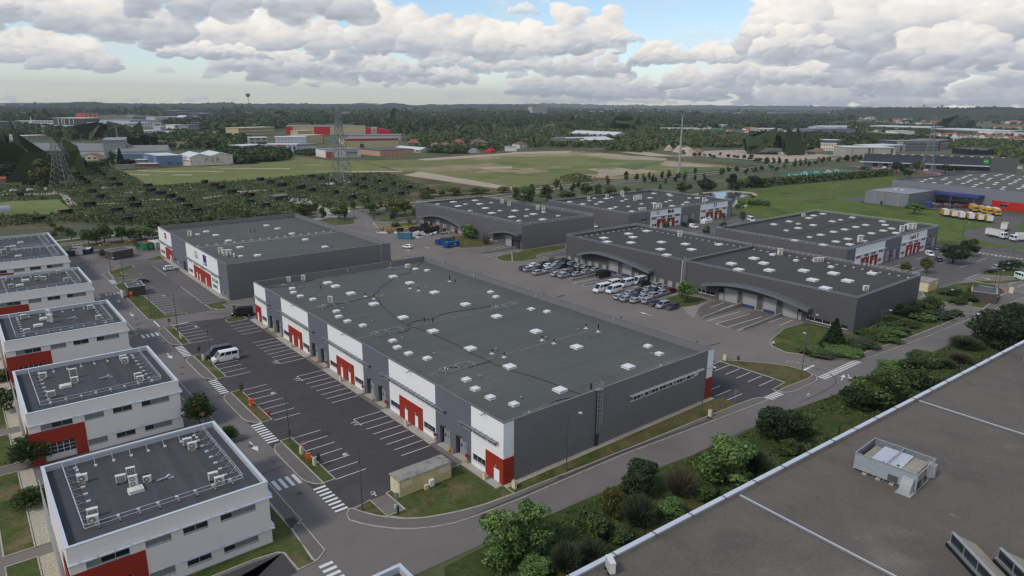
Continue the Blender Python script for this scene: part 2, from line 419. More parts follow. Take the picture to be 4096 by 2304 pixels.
def sline(pts,k=5):
 out=[]
 P_=[Vector(p)for p in pts]
 for i in range(len(P_)-1):
  p0=P_[max(0,i-1)];p1=P_[i];p2=P_[i+1];p3=P_[min(len(P_)-1,i+2)]
  for j in range(k):
   t=j/k
   out.append(tuple(.5*((2*p1)+(-p0+p2)*t+(2*p0-5*p1+4*p2-p3)*t*t+(-p0+3*p1-3*p2+p3)*t**3)))
 out.append(tuple(P_[-1]));return out
b=MB(mROAD)
b.c7([(-110,-9.2),(-20,-8.6),(-10.4,-8.9),(21.2,-10.4),(28.2,-11.3),(56,-12.2),(68,-13.9),(90,-14.8),(121.7,-16.8),(149.5,-17.6),(215,-20.5),(300,-24),(300,-8),(262,6),(256,24),(246,31),(243,119),(160,123),(150,200),(112,207),(95.6,213.4),(91,222),(83,222),(85.1,213.9),(60,217),(10,217),(-30,219),(-62,219),(-110,130)],.0)
ah('estate_road',b)
b=MB(mROAD2);b.c7([(-25.7,-8.4),(-20.2,-8.2),(-20.6,4.5),(-21.6,8),(-21.5,120),(-21.,156),(-21.4,175),(-17,186),(-9,196.5),(.3,197.5),(.3,204),(-13.9,203),(-19,196),(-24.5,184),(-26.2,170),(-27,152),(-25.6,140),(-25.8,96)],.005);ah('street',b)
b=MB(mROAD2);b.c7([(-100,-8.4),(-20.2,-8.3),(-10.4,-8.7),(21,-10.2),(56,-12.),(68,-13.7),(122,-16.6),(150,-17.4),(215,-20.3),(215,-14.4),(150,-12.),(120,-10.8),(90,-8.3),(60,-7.4),(42,-6.5),(20,-4.6),(0,-4.1),(-8,-3.3),(-13,-2.1),(-17,.8),(-20,4.6),(-21.5,8.2),(-27,.4),(-100,.4)],.01);ah('street',b)
b=MB(cv);b.c7([(-21.5,8.4),(-13.9,8.45),(-5,8.6),(-1.55,8.7),(-1.55,99.5),(2,104),(-2,111.8),(-12.4,112.6),(-21.5,112.6)],.015);ah('car_park',b)
b=MB(mROAD2);b.c7([(-21.6,105.6),(-13,106.6),(-6.8,105.),(0,106.5),(30,107),(52,108),(52,119.5),(0,119.8),(-.6,113.5),(-12.4,112.9),(-21.6,114.6)],.02);ah('road',b)
b=MB(cw);b.c7([(-17,115.2),(-12,113.6),(-6.2,113.6),(-.6,118),(-.6,186.5),(-6,190),(-13,189),(-17.5,176),(-20.9,165.5),(-20.9,157),(-16.9,150)],.015);ah('car_park',b)
b=MB(cv);b.c7([(49.6,-5.3),(57.,-6.2),(62,-6.2),(67.,-5.),(67.1,-1.2),(66.6,9.8),(64,12.2),(49.6,12.2)],.015);ah('car_park',b)
b=MB(cw);b.c7([(163,5.5),(176,4.5),(191.6,4.1),(200.5,4.4),(217.6,3.4),(222,-1),(262,-2),(256,26),(250,30.8),(166,30.8),(160,20)],.015);ah('car_park',b)
b=MB(cw);b.c7([(147.5,122.5),(166,108),(176,85),(244,82),(250,100),(244,123),(166,123.2)],.012);ah('car_park',b)
b=MB(cw);b.c7([(103.5,111.2),(106.6,113),(122.3,115.6),(114.3,107.2),(105.3,109.4)],.015);ah('car_park',b)
b=MB(mROAD);b.c7([(-120,-60),(-57.5,-60),(-57.5,172),(-62,219),(-120,219)],.016);ah('road',b)
b=MB(cv);b.c7([(-52,-9),(-51.5,5.),(-33.5,5.1),(-30.2,4.8),(-30.2,.2),(-52,.2)],.018);ah('car_park',b)
def be(ap,mat=None,z=.024,name='asphalt_patch'):
 b=MB(mat or mPATCH);b.c7(ap,z);ah(name,b)
def af(ap,top=.11,mat=None,name='lawn',kerb=.14,kmat=None):
 """raised area; the kerb is a part of it"""
 k=len(ap);a=sum(ap[i][0]*ap[(i+1)%k][1]-ap[(i+1)%k][0]*ap[i][1]for i in range(k))
 if a<0:ap=ap[::-1]
 b=MB(mat or ai);b.prism(ap,-.02,top);o=ah(name,b)
 if kerb:
  kb=MB(kmat or cz)
  inn,outp=[],[]
  for i in range(k):
   p0=Vector(ap[i-1]);p1=Vector(ap[i]);p2=Vector(ap[(i+1)%k])
   d1=(p1-p0).normalized();d2=(p2-p1).normalized()
   nrm=Vector((d1.y+d2.y,-(d1.x+d2.x)))
   nrm=nrm.normalized()if nrm.length>1e-6 else Vector((d1.y,-d1.x))
   c=max(.5,nrm.dot(Vector((d1.y,-d1.x))))
   inn.append(tuple(p1-nrm*(.02/c)));outp.append(tuple(p1+nrm*(kerb/c)))
  h=top+.02
  for i in range(k):
   j=(i+1)%k
   A,B_,C_,D_=inn[i],inn[j],outp[j],outp[i]
   kb.aq([(*D_,h),(*C_,h),(*B_,h),(*A,h)])
   kb.aq([(*D_,-.02),(*C_,-.02),(*C_,h),(*D_,h)])
   kb.aq([(*B_,top-.05),(*A,top-.05),(*A,h),(*B_,h)])
  kb.aa('kerb',o)
 return o
def a8(y0,y1,g0=None,g1=None,dry=False):
 r=1.
 ap=[(-19.75,y0-1.),(-20.6,y0-.4),(-21.3,y0+.9),(-21.6,y0+2.2),(-21.6,y1-2.4),(-21.3,y1-.9),(-20.8,y1),(-19.75,y1+.2)]
 af(ap,.1,c4,'pavement')
 g0=y0-1 if g0 is None else g0;g1=y1 if g1 is None else g1
 return af([(-19.6,g0),(-17.95,g0),(-17.95,g1),(-19.6,g1)],.12,mDRYG if dry else ai)
a8(17.4,31.6,16.5,32.5)
a8(42.2,56.4,41.,56.9,True)
a8(66.2,81.,65.2,81.4)
a8(91.2,105.,90.1,105.9)
af([(-21.1,115.),(-20.2,113.4),(-12.6,113.3),(-12.4,114.9),(-16.9,116.2),(-17.2,139.4),(-19.2,141.5),(-21.1,144.3)],.11,ai)
af([(-21,156.7),(-21.1,149.1),(-19.3,148.3),(-17.7,154.9),(-16.6,156.7),(-12.3,156.7),(-11.9,159.5),(-13.9,160.7),(-18.6,160)],.11,ai)
af([(-19.5,175.7),(-17.5,178.4),(-11.5,182.7),(-11.9,177.6),(-16.6,174),(-16.8,168.8),(-12,168),(-12.3,165.8),(-19.8,166.2)],.11,ai)
af([(-7.4,187.1),(-.7,192.9),(-.8,186.4)],.11,ai)
af([(-21.4,175),(-19.4,176.4),(-19.7,165.7),(-21.3,165.7)],.1,c4,'pavement')
af([(-6.4,101.),(-5.6,100.2),(-1.9,100.3),(-1.9,103.6),(-4.6,104.3),(-6.3,103.)],.11,mDRYG)
af([(-6.2,119.8),(-6.1,115.),(-4.6,113.2),(-2.6,113.),(-2.6,117.),(-.7,118.2),(-.8,120.5)],.11,ai)
bend=[(-19.75,8.2),(-20.5,7.2),(-20.8,6.),(-20.,4.4),(-18.8,2.6),(-17.1,.6),(-15.2,-.95),(-13,-2.2),(-10.5,-3.1),(-7.6,-3.55),(-4.5,-3.8),(0,-4.1),(10,-4.3),(20,-4.6),(30,-5.4),(42,-6.3),(51.5,-7.),(56.6,-7.4),(57.,-6.4),(55.7,-5.6),(51,-5.1),(40,-4.55),(23,-3.9),(9.2,-3.2),(5.5,-2.9),(-.5,-2.7),(-5,-2.3),(-8,-1.65),(-10.5,-.85),(-13,.15),(-15.1,1.5),(-16.5,3.),(-17.8,4.6),(-18.6,6.1),(-19.3,7.9)]
af(bend,.1,c4,'pavement')
af([(-13.9,8.5),(-13.9,3.5),(-16.4,3.5),(-15.,1.7),(-13,.35),(-10.5,-.65),(-8,-1.45),(-5,-2.1),(-.5,-2.5),(-.15,-2.6),(-.15,-.15),(-1.55,-.15),(-1.55,8.55),(-5.3,8.7),(-12.9,8.6)],.12,ai)
af([(-19.2,7.7),(-18.5,6.2),(-17.7,4.8),(-16.65,3.55),(-16.7,8.3)],.12,mDRYG)
af([(-.1,-2.6),(5.5,-2.7),(9.2,-3.),(23,-3.7),(40,-4.35),(50.6,-4.9),(50.6,-1.),(-.1,-1.)],.12,mDRYG,kerb=0)
b=MB(mGRAVEL);b.box(-.1,49.4,-.95,-.06,0,.13,bottom=False);ah('gravel_strip',b)
for ap in([(-9,-3.15),(-3.6,-3.62),(0,-3.8),(8.4,-3.95),(8.6,-3.3),(7.8,-3.2),(7.,-3.62),(0,-3.5),(-4,-3.3)],[(8.4,-3.95),(20.2,-4.25),(42,-5.9),(42.2,-4.75),(41.2,-4.7),(41.,-5.5),(20.2,-3.8),(8.6,-3.55)]):
 be(ap,mPATCH,.108)
for y0,y1 in((-.1,8.7),(16.7,32.8),(41.3,57.2),(65.7,82.),(90.3,99.4)):
 b=MB(cj);b.box(-1.55,-.04,y0,y1,0,.14,bottom=False);ah('concrete_walk',b)
b=MB(cj);b.c7([(-1.3,124.),(.45,119.4),(.45,187),(-1.2,186.5)],.1);ah('concrete_walk',b)
af([(67.1,-1.2),(67.,-5.),(61.9,-5.4),(61.8,-6.3),(66,-6.3),(72.6,-6.8),(74.9,-6.3),(75.9,-4.8),(75.6,-.7),(73.6,2.7),(70.8,6.4),(67.8,9.6),(66.8,9.8)],.12,mDRYG)
af([(61.8,-6.4),(62.6,-7.6),(64.4,-8.4),(72.4,-8.4),(74.8,-7.4),(75.6,-5.9),(74.9,-6.5),(72.6,-6.9),(66,-6.45)],.1,c4,'pavement')
af([(86.9,10.2),(84.4,8.),(83.1,4.2),(84.6,1),(87,-3),(89.4,-6),(92.2,-6.5),(119,-8.9),(141.5,-10.),(146.5,-9.6),(147.3,-5),(147.5,-1.),(144.8,.3),(107.6,.3),(107.5,12.4),(98,13)],.12,ai)
af([(90.,-6.6),(91.4,-8.),(94.8,-9.),(119.3,-11.),(146.5,-12.4),(148.9,-11.6),(149.,-10.5),(147.4,-9.8),(141.5,-10.2),(119,-9.1),(92.2,-6.7)],.1,c4,'pavement')
af([(157.6,-11.),(163,-10.6),(175,-9.4),(184,-9.),(190,-4),(189.6,.5),(182,4.2),(176,4.4),(163,6.2),(157.2,3),(156.4,-1)],.12,ai)
af([(201.4,4.),(217.4,3.),(222,-2),(214,-6),(207.9,-5.)],.12,ai)
af([(191.8,3.2),(189.8,-2.2),(193.4,-5.4),(201.7,-7.6),(206,-7.4),(197,-3.2),(192.8,.4)],.12,ai)
af([(157.6,-11.2),(158.2,-13.2),(186,-14.6),(186,-9.8),(175,-9.7),(163,-10.8)],.1,c4,'pavement')
af([(93.2,102.4),(96.8,104.8),(111.6,104.6),(107.2,100),(103.2,100.5),(94.1,99.9)],.11,ai)
af([(102.1,122.9),(103.3,120.9),(106.7,122.7),(128.5,122.1),(122.7,116),(106.4,113.6),(103.7,111.4),(103.5,109.6),(95.2,109),(91.9,110.4)],.11,ai)
af([(95.8,162.7),(106.7,160),(109.8,153.1),(107,139.7),(105.1,137.9),(97.5,137.2),(91.8,139),(90.3,142.6)],.11,mDRYG)
af([(90.7,117.8),(93.1,120.1),(97.6,121.1),(99.9,120.2),(92.2,110.7),(89.8,113.1)],.11,ai)
af([(94.7,48.2),(103.5,48.7),(105.2,44.1),(105.6,39.6),(98.3,38.7),(92.5,39.9),(91.1,41.8)],.11,ai)
af([(71.2,220.9),(75,212.9),(82.7,213),(85.4,214.4),(89.6,224.3),(87.5,228.7)],.11,ai)
af([(95,212.7),(100.4,207.7),(111.7,205.3),(116.3,212.8),(102.7,218.3),(98.3,217.3)],.11,ai)
af([(94.1,199.1),(98,192.1),(106.7,194.7),(108.1,198.6),(102.6,201.6)],.11,ai)
for y0,y1 in((29.5,46.6),(69.4,86.6),(109,127.2),(150,166)):
 af([(-29.9,y0),(-27.6,y0),(-27.6,y1),(-29.9,y1)],.11,ai)
af([(-27.3,9.5),(-26.,9),(-26.1,2),(-27.5,.9),(-27.9,1.2)],.1,c4,'pavement')
for y0,y1 in((9,95),(103.5,144)):
 af([(-27.4,y0),(-25.85,y0+.8),(-25.85,y1-.8),(-27.4,y1)],.1,c4,'pavement')
af([(-33.2,5.6),(-30.6,5.2),(-30.,4.6),(-29.9,.6),(-27.9,.7),(-27.6,9),(-27.7,16),(-29.9,21),(-30.3,7.4),(-51,7.4),(-51,5.6)],.11,ai)
for y0,y1 in((4,22),(24.5,47),(50,62),(64.5,88),(91,103),(105,128),(131,143),(145,168)):
 af([(-56.2,y0),(-53.2,y0),(-53.2,y1),(-56.2,y1)],.11,ai)
 be([(-53.,y0),(-51.3,y0),(-51.3,y1),(-53.,y1)],mGRAVEL,.05,'gravel_strip')
be([(-27.5,11.2),(-26.3,11.),(-26.2,9.6),(-27.6,8.6)],mPATCH,.135)
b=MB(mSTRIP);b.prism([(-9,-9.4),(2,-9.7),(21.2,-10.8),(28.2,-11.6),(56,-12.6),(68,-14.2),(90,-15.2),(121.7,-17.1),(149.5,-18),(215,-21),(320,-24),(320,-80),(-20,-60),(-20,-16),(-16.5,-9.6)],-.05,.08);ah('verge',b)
be([(88.6,30.2),(106.9,30.3),(106.9,38.5),(97,37.5),(92,33.5)],b7,.022)
be([(88.6,20.5),(107,20.5),(107,26),(88.6,26)],b7,.022)
be([(88.6,71.2),(106,71),(106,75),(88.6,75)],b7,.022)
be([(120.5,7),(122,6)],b7,.022)if False else None
for p in([(-21.4,57.2),(-19.8,57.2),(-19.8,54.8),(-20.6,54.2),(-21.4,55.4),(-22.6,55.2),(-22.6,57)],[(-25.2,36.6),(-21.7,36.8),(-21.7,37.2),(-25.2,37.1)],[(-25.5,60.5),(-21.6,61),(-21.6,61.5),(-25.5,61.1)],[(-25.5,97.2),(-21.5,97.7),(-21.5,98),(-25.5,97.7)],[(-23.3,26.3),(-22,26.3),(-22,28.6),(-23.3,28.6)],[(-25.6,24.),(-21.8,24.6),(-21.8,25.),(-25.6,24.5)],[(-22.7,93),(-21.7,92.6),(-21.7,94.6),(-22.7,94.8)]):
 be(p,b7)
def bv(root_name,lines,z,mat,part,w=.11):
 """lines: (x0,y0,x1,y1); all are children of one structure that holds the painted set"""
 root=None
 for i,l in enumerate(lines):
  b=MB(mat)
  if len(l)==4 and not isinstance(l[0],tuple):
   x0,y0,x1,y1=l;d=Vector((x1-x0,y1-y0));d.normalize();q=Vector((-d.y,d.x))*w/2
   b.aq([(x0-q.x,y0-q.y,z),(x1-q.x,y1-q.y,z),(x1+q.x,y1+q.y,z),(x0+q.x,y0+q.y,z)])
  else:b.c7(list(l),z)
  if root is None:
   root=bpy.data.objects.new(root_name,None);COL.objects.link(root);root['kind']='structure'
  b.aa(part,root)
av=[]
for k in range(7):av.append((-17.85,32.3-2.66*k,-13.,32.3-2.66*k))
for k in range(7):av.append((-17.6,56.7-2.69*k,-13.05,56.7-2.69*k))
for k in range(6):av.append((-17.85,78.5-2.69*k,-13.1,78.5-2.69*k))
for k in range(6):av.append((-17.85,103.3-2.6*k,-13.05,103.3-2.6*k))
for a,c in((32.5,16.6),(56.9,41.2),(82.,65.8)):
 st=(a-c)/7
 av.append((-6.9,a,-1.7,a))
 for k in range(1,8):av.append((-6.9,a-.1-st*k,-1.7,a-.1-st*k))
for k in range(4):av.append((-6.9,97.4-2.7*k,-2.,97.4-2.7*k))
bv('bay_markings',av,.026,a6,'bay_line',.13)
DB=[]
for a in(32.5,56.9,68.5):
 DB+=[(-6.9,a+.06,-6.9,a-.8),(-6.9,a-1.35,-6.9,a-1.75),(-6.9,a-2.3,-6.9,a-2.9)]
bv('bay_markings',DB,.027,a6,'bay_line',.13)
def b9(mb,x,y,z,rz=0,s=1.):
 def T(px,py):return(x+s*(px*math.cos(rz)-py*math.sin(rz)),y+s*(px*math.sin(rz)+py*math.cos(rz)),z)
 for i in range(9):
  t0,t1=.3+i*.55,.3+(i+1)*.55
  mb.aq([T(.42*math.cos(t0),.42*math.sin(t0)),T(.42*math.cos(t1),.42*math.sin(t1)),T(.3*math.cos(t1),.3*math.sin(t1)),T(.3*math.cos(t0),.3*math.sin(t0))])
 mb.aq([T(-.1,.1),T(.05,.1),T(.05,.8),T(-.1,.8)]);mb.aq([T(.05,.3),T(.4,.3),T(.4,.42),T(.05,.42)]);mb.aq([T(-.13,.84),T(.1,.84),T(.1,1.05),T(-.13,1.05)])
b=MB(a6)
for a in(32.5,56.9,68.5):
 b9(b,-7.1,a-1.05,.029,PI/2,.8);b9(b,-7.1,a-2.,.029,PI/2,.8)
b9(b,-15.4,9.8,.029,PI,.9)
ah('wheelchair_marking',b)
B2B=[(-15.-.0,150.-2.62*k,-12.6,150.-2.62*k)if k<3 else(-16.9,150.-2.62*k,-12.4,150.-2.62*k)for k in range(14)]
B2B+=[(-6.3,121.8+2.72*k,-1.5,121.8+2.72*k)for k in range(25)]
B2B+=[(-6.4,121.8,-6.4,144),(-6.3,160.6,-6.3,178),(-6.3,163.4,-1.5,166),(-6.3,181,-1.5,184.5)]
B2B+=[(-19.8,158.5,-14.2,161),(-19.6,160.6,-14.6,163)]
B2B+=[(-12.8+2.6*0,104.6,-18,107.2)]
bv('bay_markings',B2B,.026,bf,'bay_line',.13)
RB=[(61.4,9.8-2.5*k,66.5,9.8-2.5*k)for k in range(6)]+[(50.6,2.1-2.4*k,55.4,2.-2.4*k)for k in range(3)]+[(50.6,4.6,54,4.6)]
bv('bay_markings',RB,.026,a6,'bay_line',.13)
BP=[(4,116.8,7.4,112.8),(8.5,116.9,11.8,113),(13,117,16,113.4),(17.5,117,20.5,113.6),(-1,116.5,1.2,114)]
bv('bay_markings',BP,.026,bf,'bay_line',.13)
YB=[(88.7,76.8),(99.1,76.3)]+[(89,74),(103.4,73.1)]+[(89,74),(88.7,71.3)]+[(88.7,71.3),(103.4,70.6)]+[(88.3,28.5),(102.9,28.1)]+[(88.4,25.8),(102.8,25.3)]+[(88.4,25.8),(88.3,22.4)]+[(88.3,22.4),(102.9,22)]+[(99.7,35.2),(106.8,35.8)]+[(99.9,32.4),(106.7,32.8)]+[(88.1,19.4),(90.2,19.5)]+[(98.7,61.5),(102.9,62.6)]+[(98.2,58.2),(104.2,58.7)]+[(99.7,49.6),(103.7,49.2)]+[(98.3,90.4),(103.4,91)]+[(90.4,125.3),(102.6,123.6)]+[(90.3,122.2),(100.4,120.9)]+[(100.5,132.6),(106.5,132.8)]+[(99.9,18.3),(106.3,18.3)]+[(99.9,15.2),(106.7,15.5)]+[(106.5,114.1),(106.6,109.3)]+[(109.5,114.7),(110,110.4)]+[(112.1,114.9),(112.6,110.6)]+[(114.6,115),(115.2,110.8)]+[(117.3,115.2),(118.2,111.2)]+[(119.9,115.5),(119.8,112.9)]+[(93,211.4),(87.6,197.6)]
bv('yard_markings',[(*YB[i],*YB[i+1])for i in range(0,len(YB),2)],.026,a6,'bay_line',.16)
FB=[(187,25.7),(196.5,25.9)]+[(186.7,23.2),(196.1,20.6)]+[(186.6,18),(195.9,18)]+[(223.8,11.1),(233.3,11)]+[(208.4,11.3),(217.3,11.1)]+[(210.2,26),(216.1,26.1)]+[(227.1,24.3),(234.3,24.4)]+[(228.4,27.8),(236.5,26.7)]+[(209.5,18),(217.4,17.9)]+[(156.9,4.3),(162.1,4.4)]+[(145.1,1.4),(148.8,1.4)]+[(160.8,6.8),(162.3,7)]+[(193.5,-6.7),(201,-7.3)]+[(192.9,-9.3),(198.3,-9.6)]+[(191.3,4.3),(200.3,4.1)]+[(188.2,120),(186.8,111.9)]+[(206.2,117.9),(216.1,119.1)]+[(218.4,117.4),(228.4,118.8)]+[(225.8,115.4),(240.5,115.4)]+[(224,111.5),(239.8,111.1)]+[(188.3,107.9),(196.5,107.7)]
bv('bay_markings',[(*FB[i],*FB[i+1])for i in range(0,len(FB),2)],.03,bf,'bay_line',.2)
def bc(x0,x1,y0,y1,n,along,z=.03,mat=None):
 st=[]
 for k in range(n):
  if along=='y':
   s=(y1-y0)/(n-.5);a=y0+s*k;st.append(((x0,a),(x1,a),(x1,a+s*.5),(x0,a+s*.5)))
  else:
   s=(x1-x0)/(n-.45);a=x0+s*k;st.append(((a,y0),(a+s*.52,y0),(a+s*.52,y1),(a,y1)))
 bv('zebra_crossing',st,z,mat or a6,'zebra_stripe')
bc(-21.5,-19.7,8.6,15.9,8,'y');bc(-21.5,-19.7,33.,41.,9,'y');bc(-21.4,-19.8,57.4,65.1,8,'y');bc(-21.4,-19.75,82.,89.5,8,'y')
bc(-25.4,-21.9,18.5,21.5,4,'x');bc(-25.4,-21.9,100.3,103.,4,'x');bc(-25.2,-21.7,145.7,148.3,4,'x',mat=bf)
bc(-27.9,-26.2,-8,-.3,8,'y');bc(-21.5,-20.,159.2,164.8,7,'y');bc(-28.,-26.6,143,149,6,'y',mat=bf)
bc(57.4,61.4,-7.9,-6.2,5,'x');bc(75.,90.4,-9.2,-7.5,16,'x');bc(149.1,155.9,-13.3,-11.7,7,'x');bc(241.,243.2,2.4,16.3,11,'y',mat=bf)
def bl(x,y,rz,s=1.,z=.031,mat=None):
 b=MB(mat or a6)
 def T(p):return(x+s*(p[0]*math.cos(rz)-p[1]*math.sin(rz)),y+s*(p[0]*math.sin(rz)+p[1]*math.cos(rz)))
 b.c7([T(p)for p in((-.1,-2.),(.1,-2.),(.1,.3),(.55,.3),(0,2.),(-.55,.3),(-.1,.3))],z)
 ah('arrow_marking',b)
bl(-23.65,84.5,PI);bl(-23.6,33.5,PI);bl(-23.5,122,PI,.9);bl(-23.6,138,PI,.8)
bl(81.1,42.1,0,1.);bl(73.4,148.9,PI,.9);bl(81.6,148.5,PI,.9)
bl(78.6,-10.8,-PI/2+.3,.9);bl(79.8,-11.6,PI/2+.6,.8);bl(197.5,.3,2.6,1.,.05);bl(240.5,9.5,0,.8)
bl(88.8,209.5,2.8,.8,mat=bf);bl(91.2,208.2,2.8,.8,mat=bf)
bv('stop_line',[(75.8,-3.9,80.5,-3.8)],.032,a6,'painted_line',.5)
bv('stop_line',[(-20.4,112.9,-20.4,107.2),(-18.5,105.9,-14,106.8)],.032,a6,'painted_line',.3)
bv('lane_dashes',[(78.2,1.2,78.5,.7),(78.7,.3,79.,-.3),(79.1,-.6,79.4,-1.2),(79.6,-1.5,79.9,-2.1)],.032,a6,'painted_line',.14)
mMAN=M('manhole_iron',(.085,.06,.05),ad=.7,n=[(6,.2)])
b=MB(mMAN)
for x,y in((-23.4,16.),(-23.9,33.9),(-24.2,51.5),(-24.1,58.8),(-24.3,72.3),(-23.3,75.8),(-24.6,108.8),(-24.2,112.1),(-23.4,113.),(-23.2,117.8),(-24.2,133),(-23.6,126.5),(71.6,99),(70.4,105),(88.9,23.5),(-9.9,20.)):
 b.ca([(0,.034),(.38,.034),(.42,.03)],10,(x,y))
for x,y in((-10.6,28.3),(-10.2,30.),(-11.4,46.3),(-10.6,47.6),(-6,95),(57.5,-2.3),(74,119)):b.rbox(x,y,.028,.7,.5,.006,.3)
ah('manhole_cover',b)
be([(56.2,-1.5),(58.8,-1.9),(59.,-3.2),(56.8,-3.)],mPATCH,.027)
be([(-8.6,110.),(-2.5,106.2),(-1.6,107.2),(-8.,111.4)],b7,.026)
be([(73.4,68.3),(76.8,68.6),(77.4,68.1),(73.7,67.6)],mPATCH,.027);be([(73.4,17.4),(76.8,16.8),(76.7,16.4),(73.4,17)],mPATCH,.027)
be([(93.3,39.5),(101.6,41.7),(106,39.6),(96.7,36.9),(88.2,32.2),(89.7,35.5)],M('dust_stain',(.27,.245,.215),n=[(.5,.12),(6,.1)]),.0245,'dust_stain')
b=MB(M('tyre_rubber',(.1,.09,.083),ad=.9,n=[(2,.2)]));tl=sline([(78.4,-3.),(79.2,-6.5),(76.5,-10.5),(71,-11.8),(60,-11.6)]);ribm(b,tl,.22,.0335);ah('tyre_mark',b)
ck=M('grey_cladding',(.205,.2,.2),ad=.55,metal=.15,spec=.4,n=[(.08,.05),(2.,.04)])
cm=M('blue_grey_cladding',(.135,.142,.17),ad=.5,metal=.1,spec=.4,n=[(.1,.05),(2,.04)])
cn=M('dark_grey_cladding',(.098,.096,.102),ad=.6,spec=.35,n=[(.08,.06),(2.,.05)])
mCLADL=M('pale_grey_cladding',(.27,.275,.295),ad=.55,spec=.4,n=[(.05,.04),(1.,.04)])
mWHITEP=M('white_panel',(.84,.84,.85),ad=.5,n=[(.25,.02)])
b6=M('white_render',(.78,.75,.715),ad=.9,n=[(.15,.03),(2.5,.02)],col2=(.6,.56,.5),n2=(.35,.62,.85,.5))
mRED=M('red_panel',(.315,.03,.014),ad=.55,n=[(.3,.05),(3,.04)])
mREDB=M('bright_red_render',(.44,.022,.018),ad=.6,n=[(.05,.05)])
mJOINT=M('panel_joint',(.42,.42,.42))
bz=M('roof_flashing',(.17,.165,.168),ad=.45,metal=.3,n=[(.4,.08)])
ba=M('galvanised_steel',(.4,.42,.45),ad=.4,metal=.55,n=[(1.5,.12)])
aj=M('pale_metal',(.66,.7,.75),ad=.35,metal=.35,n=[(.8,.06)])
cq=M('roof_felt',(.107,.114,.107),ad=.95,spec=.15,n=[(.05,.07),(.7,.05),(12,.18)],col2=[((.135,.135,.125),(.045,.52,.72,.7)),((.086,.092,.088),(.09,.56,.74,.7))],cd=(1,1.,.1),bump=(20,.25,.02))
cs=M('dark_roof_felt',(.075,.074,.072),ad=.95,spec=.15,n=[(.06,.08),(.7,.06),(12,.18)],col2=((.095,.092,.088),(.05))if False else None,cd=(1,1.,.07),bump=(20,.25,.02))
mROOF3=M('office_roof_felt',(.072,.076,.08),ad=.9,spec=.2,n=[(.1,.1),(.9,.08),(12,.2)],col2=((.055,.055,.053),(.25,.5,.75,.6))if False else None,cd=(0,1.02,.2),bump=(18,.3,.02))
mROOF4=M('old_roof_felt',(.105,.105,.095),ad=.95,n=[(.03,.1),(.4,.1)],cd=(0,2.2,.08))
a3=M('window_glass',(.02,.024,.028),ad=.08,spec=.6,n=[(.6,.5)])
a9=M('blind_glass',(.2,.225,.235),ad=.25,spec=.5,n=[(1.2,.12)])
mFRAME=M('window_frame',(.36,.375,.39),ad=.5,metal=.2)
a4=M('white_frame',(.72,.72,.7),ad=.5)
mDOOR=M('sectional_door',(.3,.315,.335),ad=.5,metal=.1,n=[(.5,.04)])
mDOORL=M('pale_dock_door',(.36,.365,.37),ad=.6,n=[(.6,.05)])
a5=M('dark_reveal',(.045,.045,.048),ad=.7)
mDOME=M('skylight_dome',(.74,.76,.77),ad=.3,spec=.5,n=[(1.5,.05)])
bq=M('cream_dome',(.66,.64,.53),ad=.4,spec=.4,n=[(1.5,.06)])
mCURB=M('skylight_curb',(.62,.62,.6),ad=.6)
mBUMP=M('dock_blue',(.035,.055,.19),ad=.6)
def fro(ox,oy,ux,uy):
 """wall frame: origin, direction along the wall, outward normal to the right of it"""
 return(ox,oy,ux,uy,uy,-ux)
def WP(F,u,z,out=.0):return(F[0]+F[2]*u+F[4]*out,F[1]+F[3]*u+F[5]*out,z)
def ag(mb,F,u0,u1,z0,z1,ops=(),ribs=None,an=.22,out=.0,reveal=True,vribs=None):
 ops=[(max(u0,a),min(u1,b_),max(z0,c),min(z1,d))for(a,b_,c,d)in ops if b_>u0 and a<u1 and d>z0 and c<z1]
 us=sorted(set([u0,u1]+[o[0]for o in ops]+[o[1]for o in ops]))
 for a,c in zip(us,us[1:]):
  if c-a<1e-4:continue
  m=(a+c)/2;cuts=sorted([(o[2],o[3])for o in ops if o[0]<=m<=o[1]])
  z=z0;segs=[]
  for p,q in cuts:
   if p>z+1e-4:segs.append((z,p))
   z=max(z,q)
  if z<z1-1e-4:segs.append((z,z1))
  for p,q in segs:
   if ribs:
    pr=de(p,q,*ribs)
    for(za,da),(zb,db)in zip(pr,pr[1:]):
     if zb-za<1e-5:continue
     mb.aq([WP(F,a,za,out+da),WP(F,c,za,out+da),WP(F,c,zb,out+db),WP(F,a,zb,out+db)])
   elif vribs:
    pr=de(a,c,*vribs)
    for(ua,da),(ub,db)in zip(pr,pr[1:]):
     mb.aq([WP(F,ua,p,out+da),WP(F,ub,p,out+db),WP(F,ub,q,out+db),WP(F,ua,q,out+da)])
   else:
    mb.aq([WP(F,a,p,out),WP(F,c,p,out),WP(F,c,q,out),WP(F,a,q,out)])
 if reveal:
  for(a,c,p,q)in ops:
   for s,t in(((a,p),(c,p)),((c,p),(c,q)),((c,q),(a,q)),((a,q),(a,p))):
    mb.aq([WP(F,s[0],s[1],out+.02),WP(F,t[0],t[1],out+.02),WP(F,t[0],t[1],out-an),WP(F,s[0],s[1],out-an)])
 return mb
def ae(mb,F,u0,u1,z0,z1,o0,o1):
 """box in a wall frame"""
 vs=[WP(F,u,z,o)for o in(o0,o1)for(u,z)in((u0,z0),(u1,z0),(u1,z1),(u0,z1))]
 mb.raw(vs,[(0,1,2,3),(7,6,5,4),(0,4,5,1),(1,5,6,2),(2,6,7,3),(3,7,4,0)]);return mb
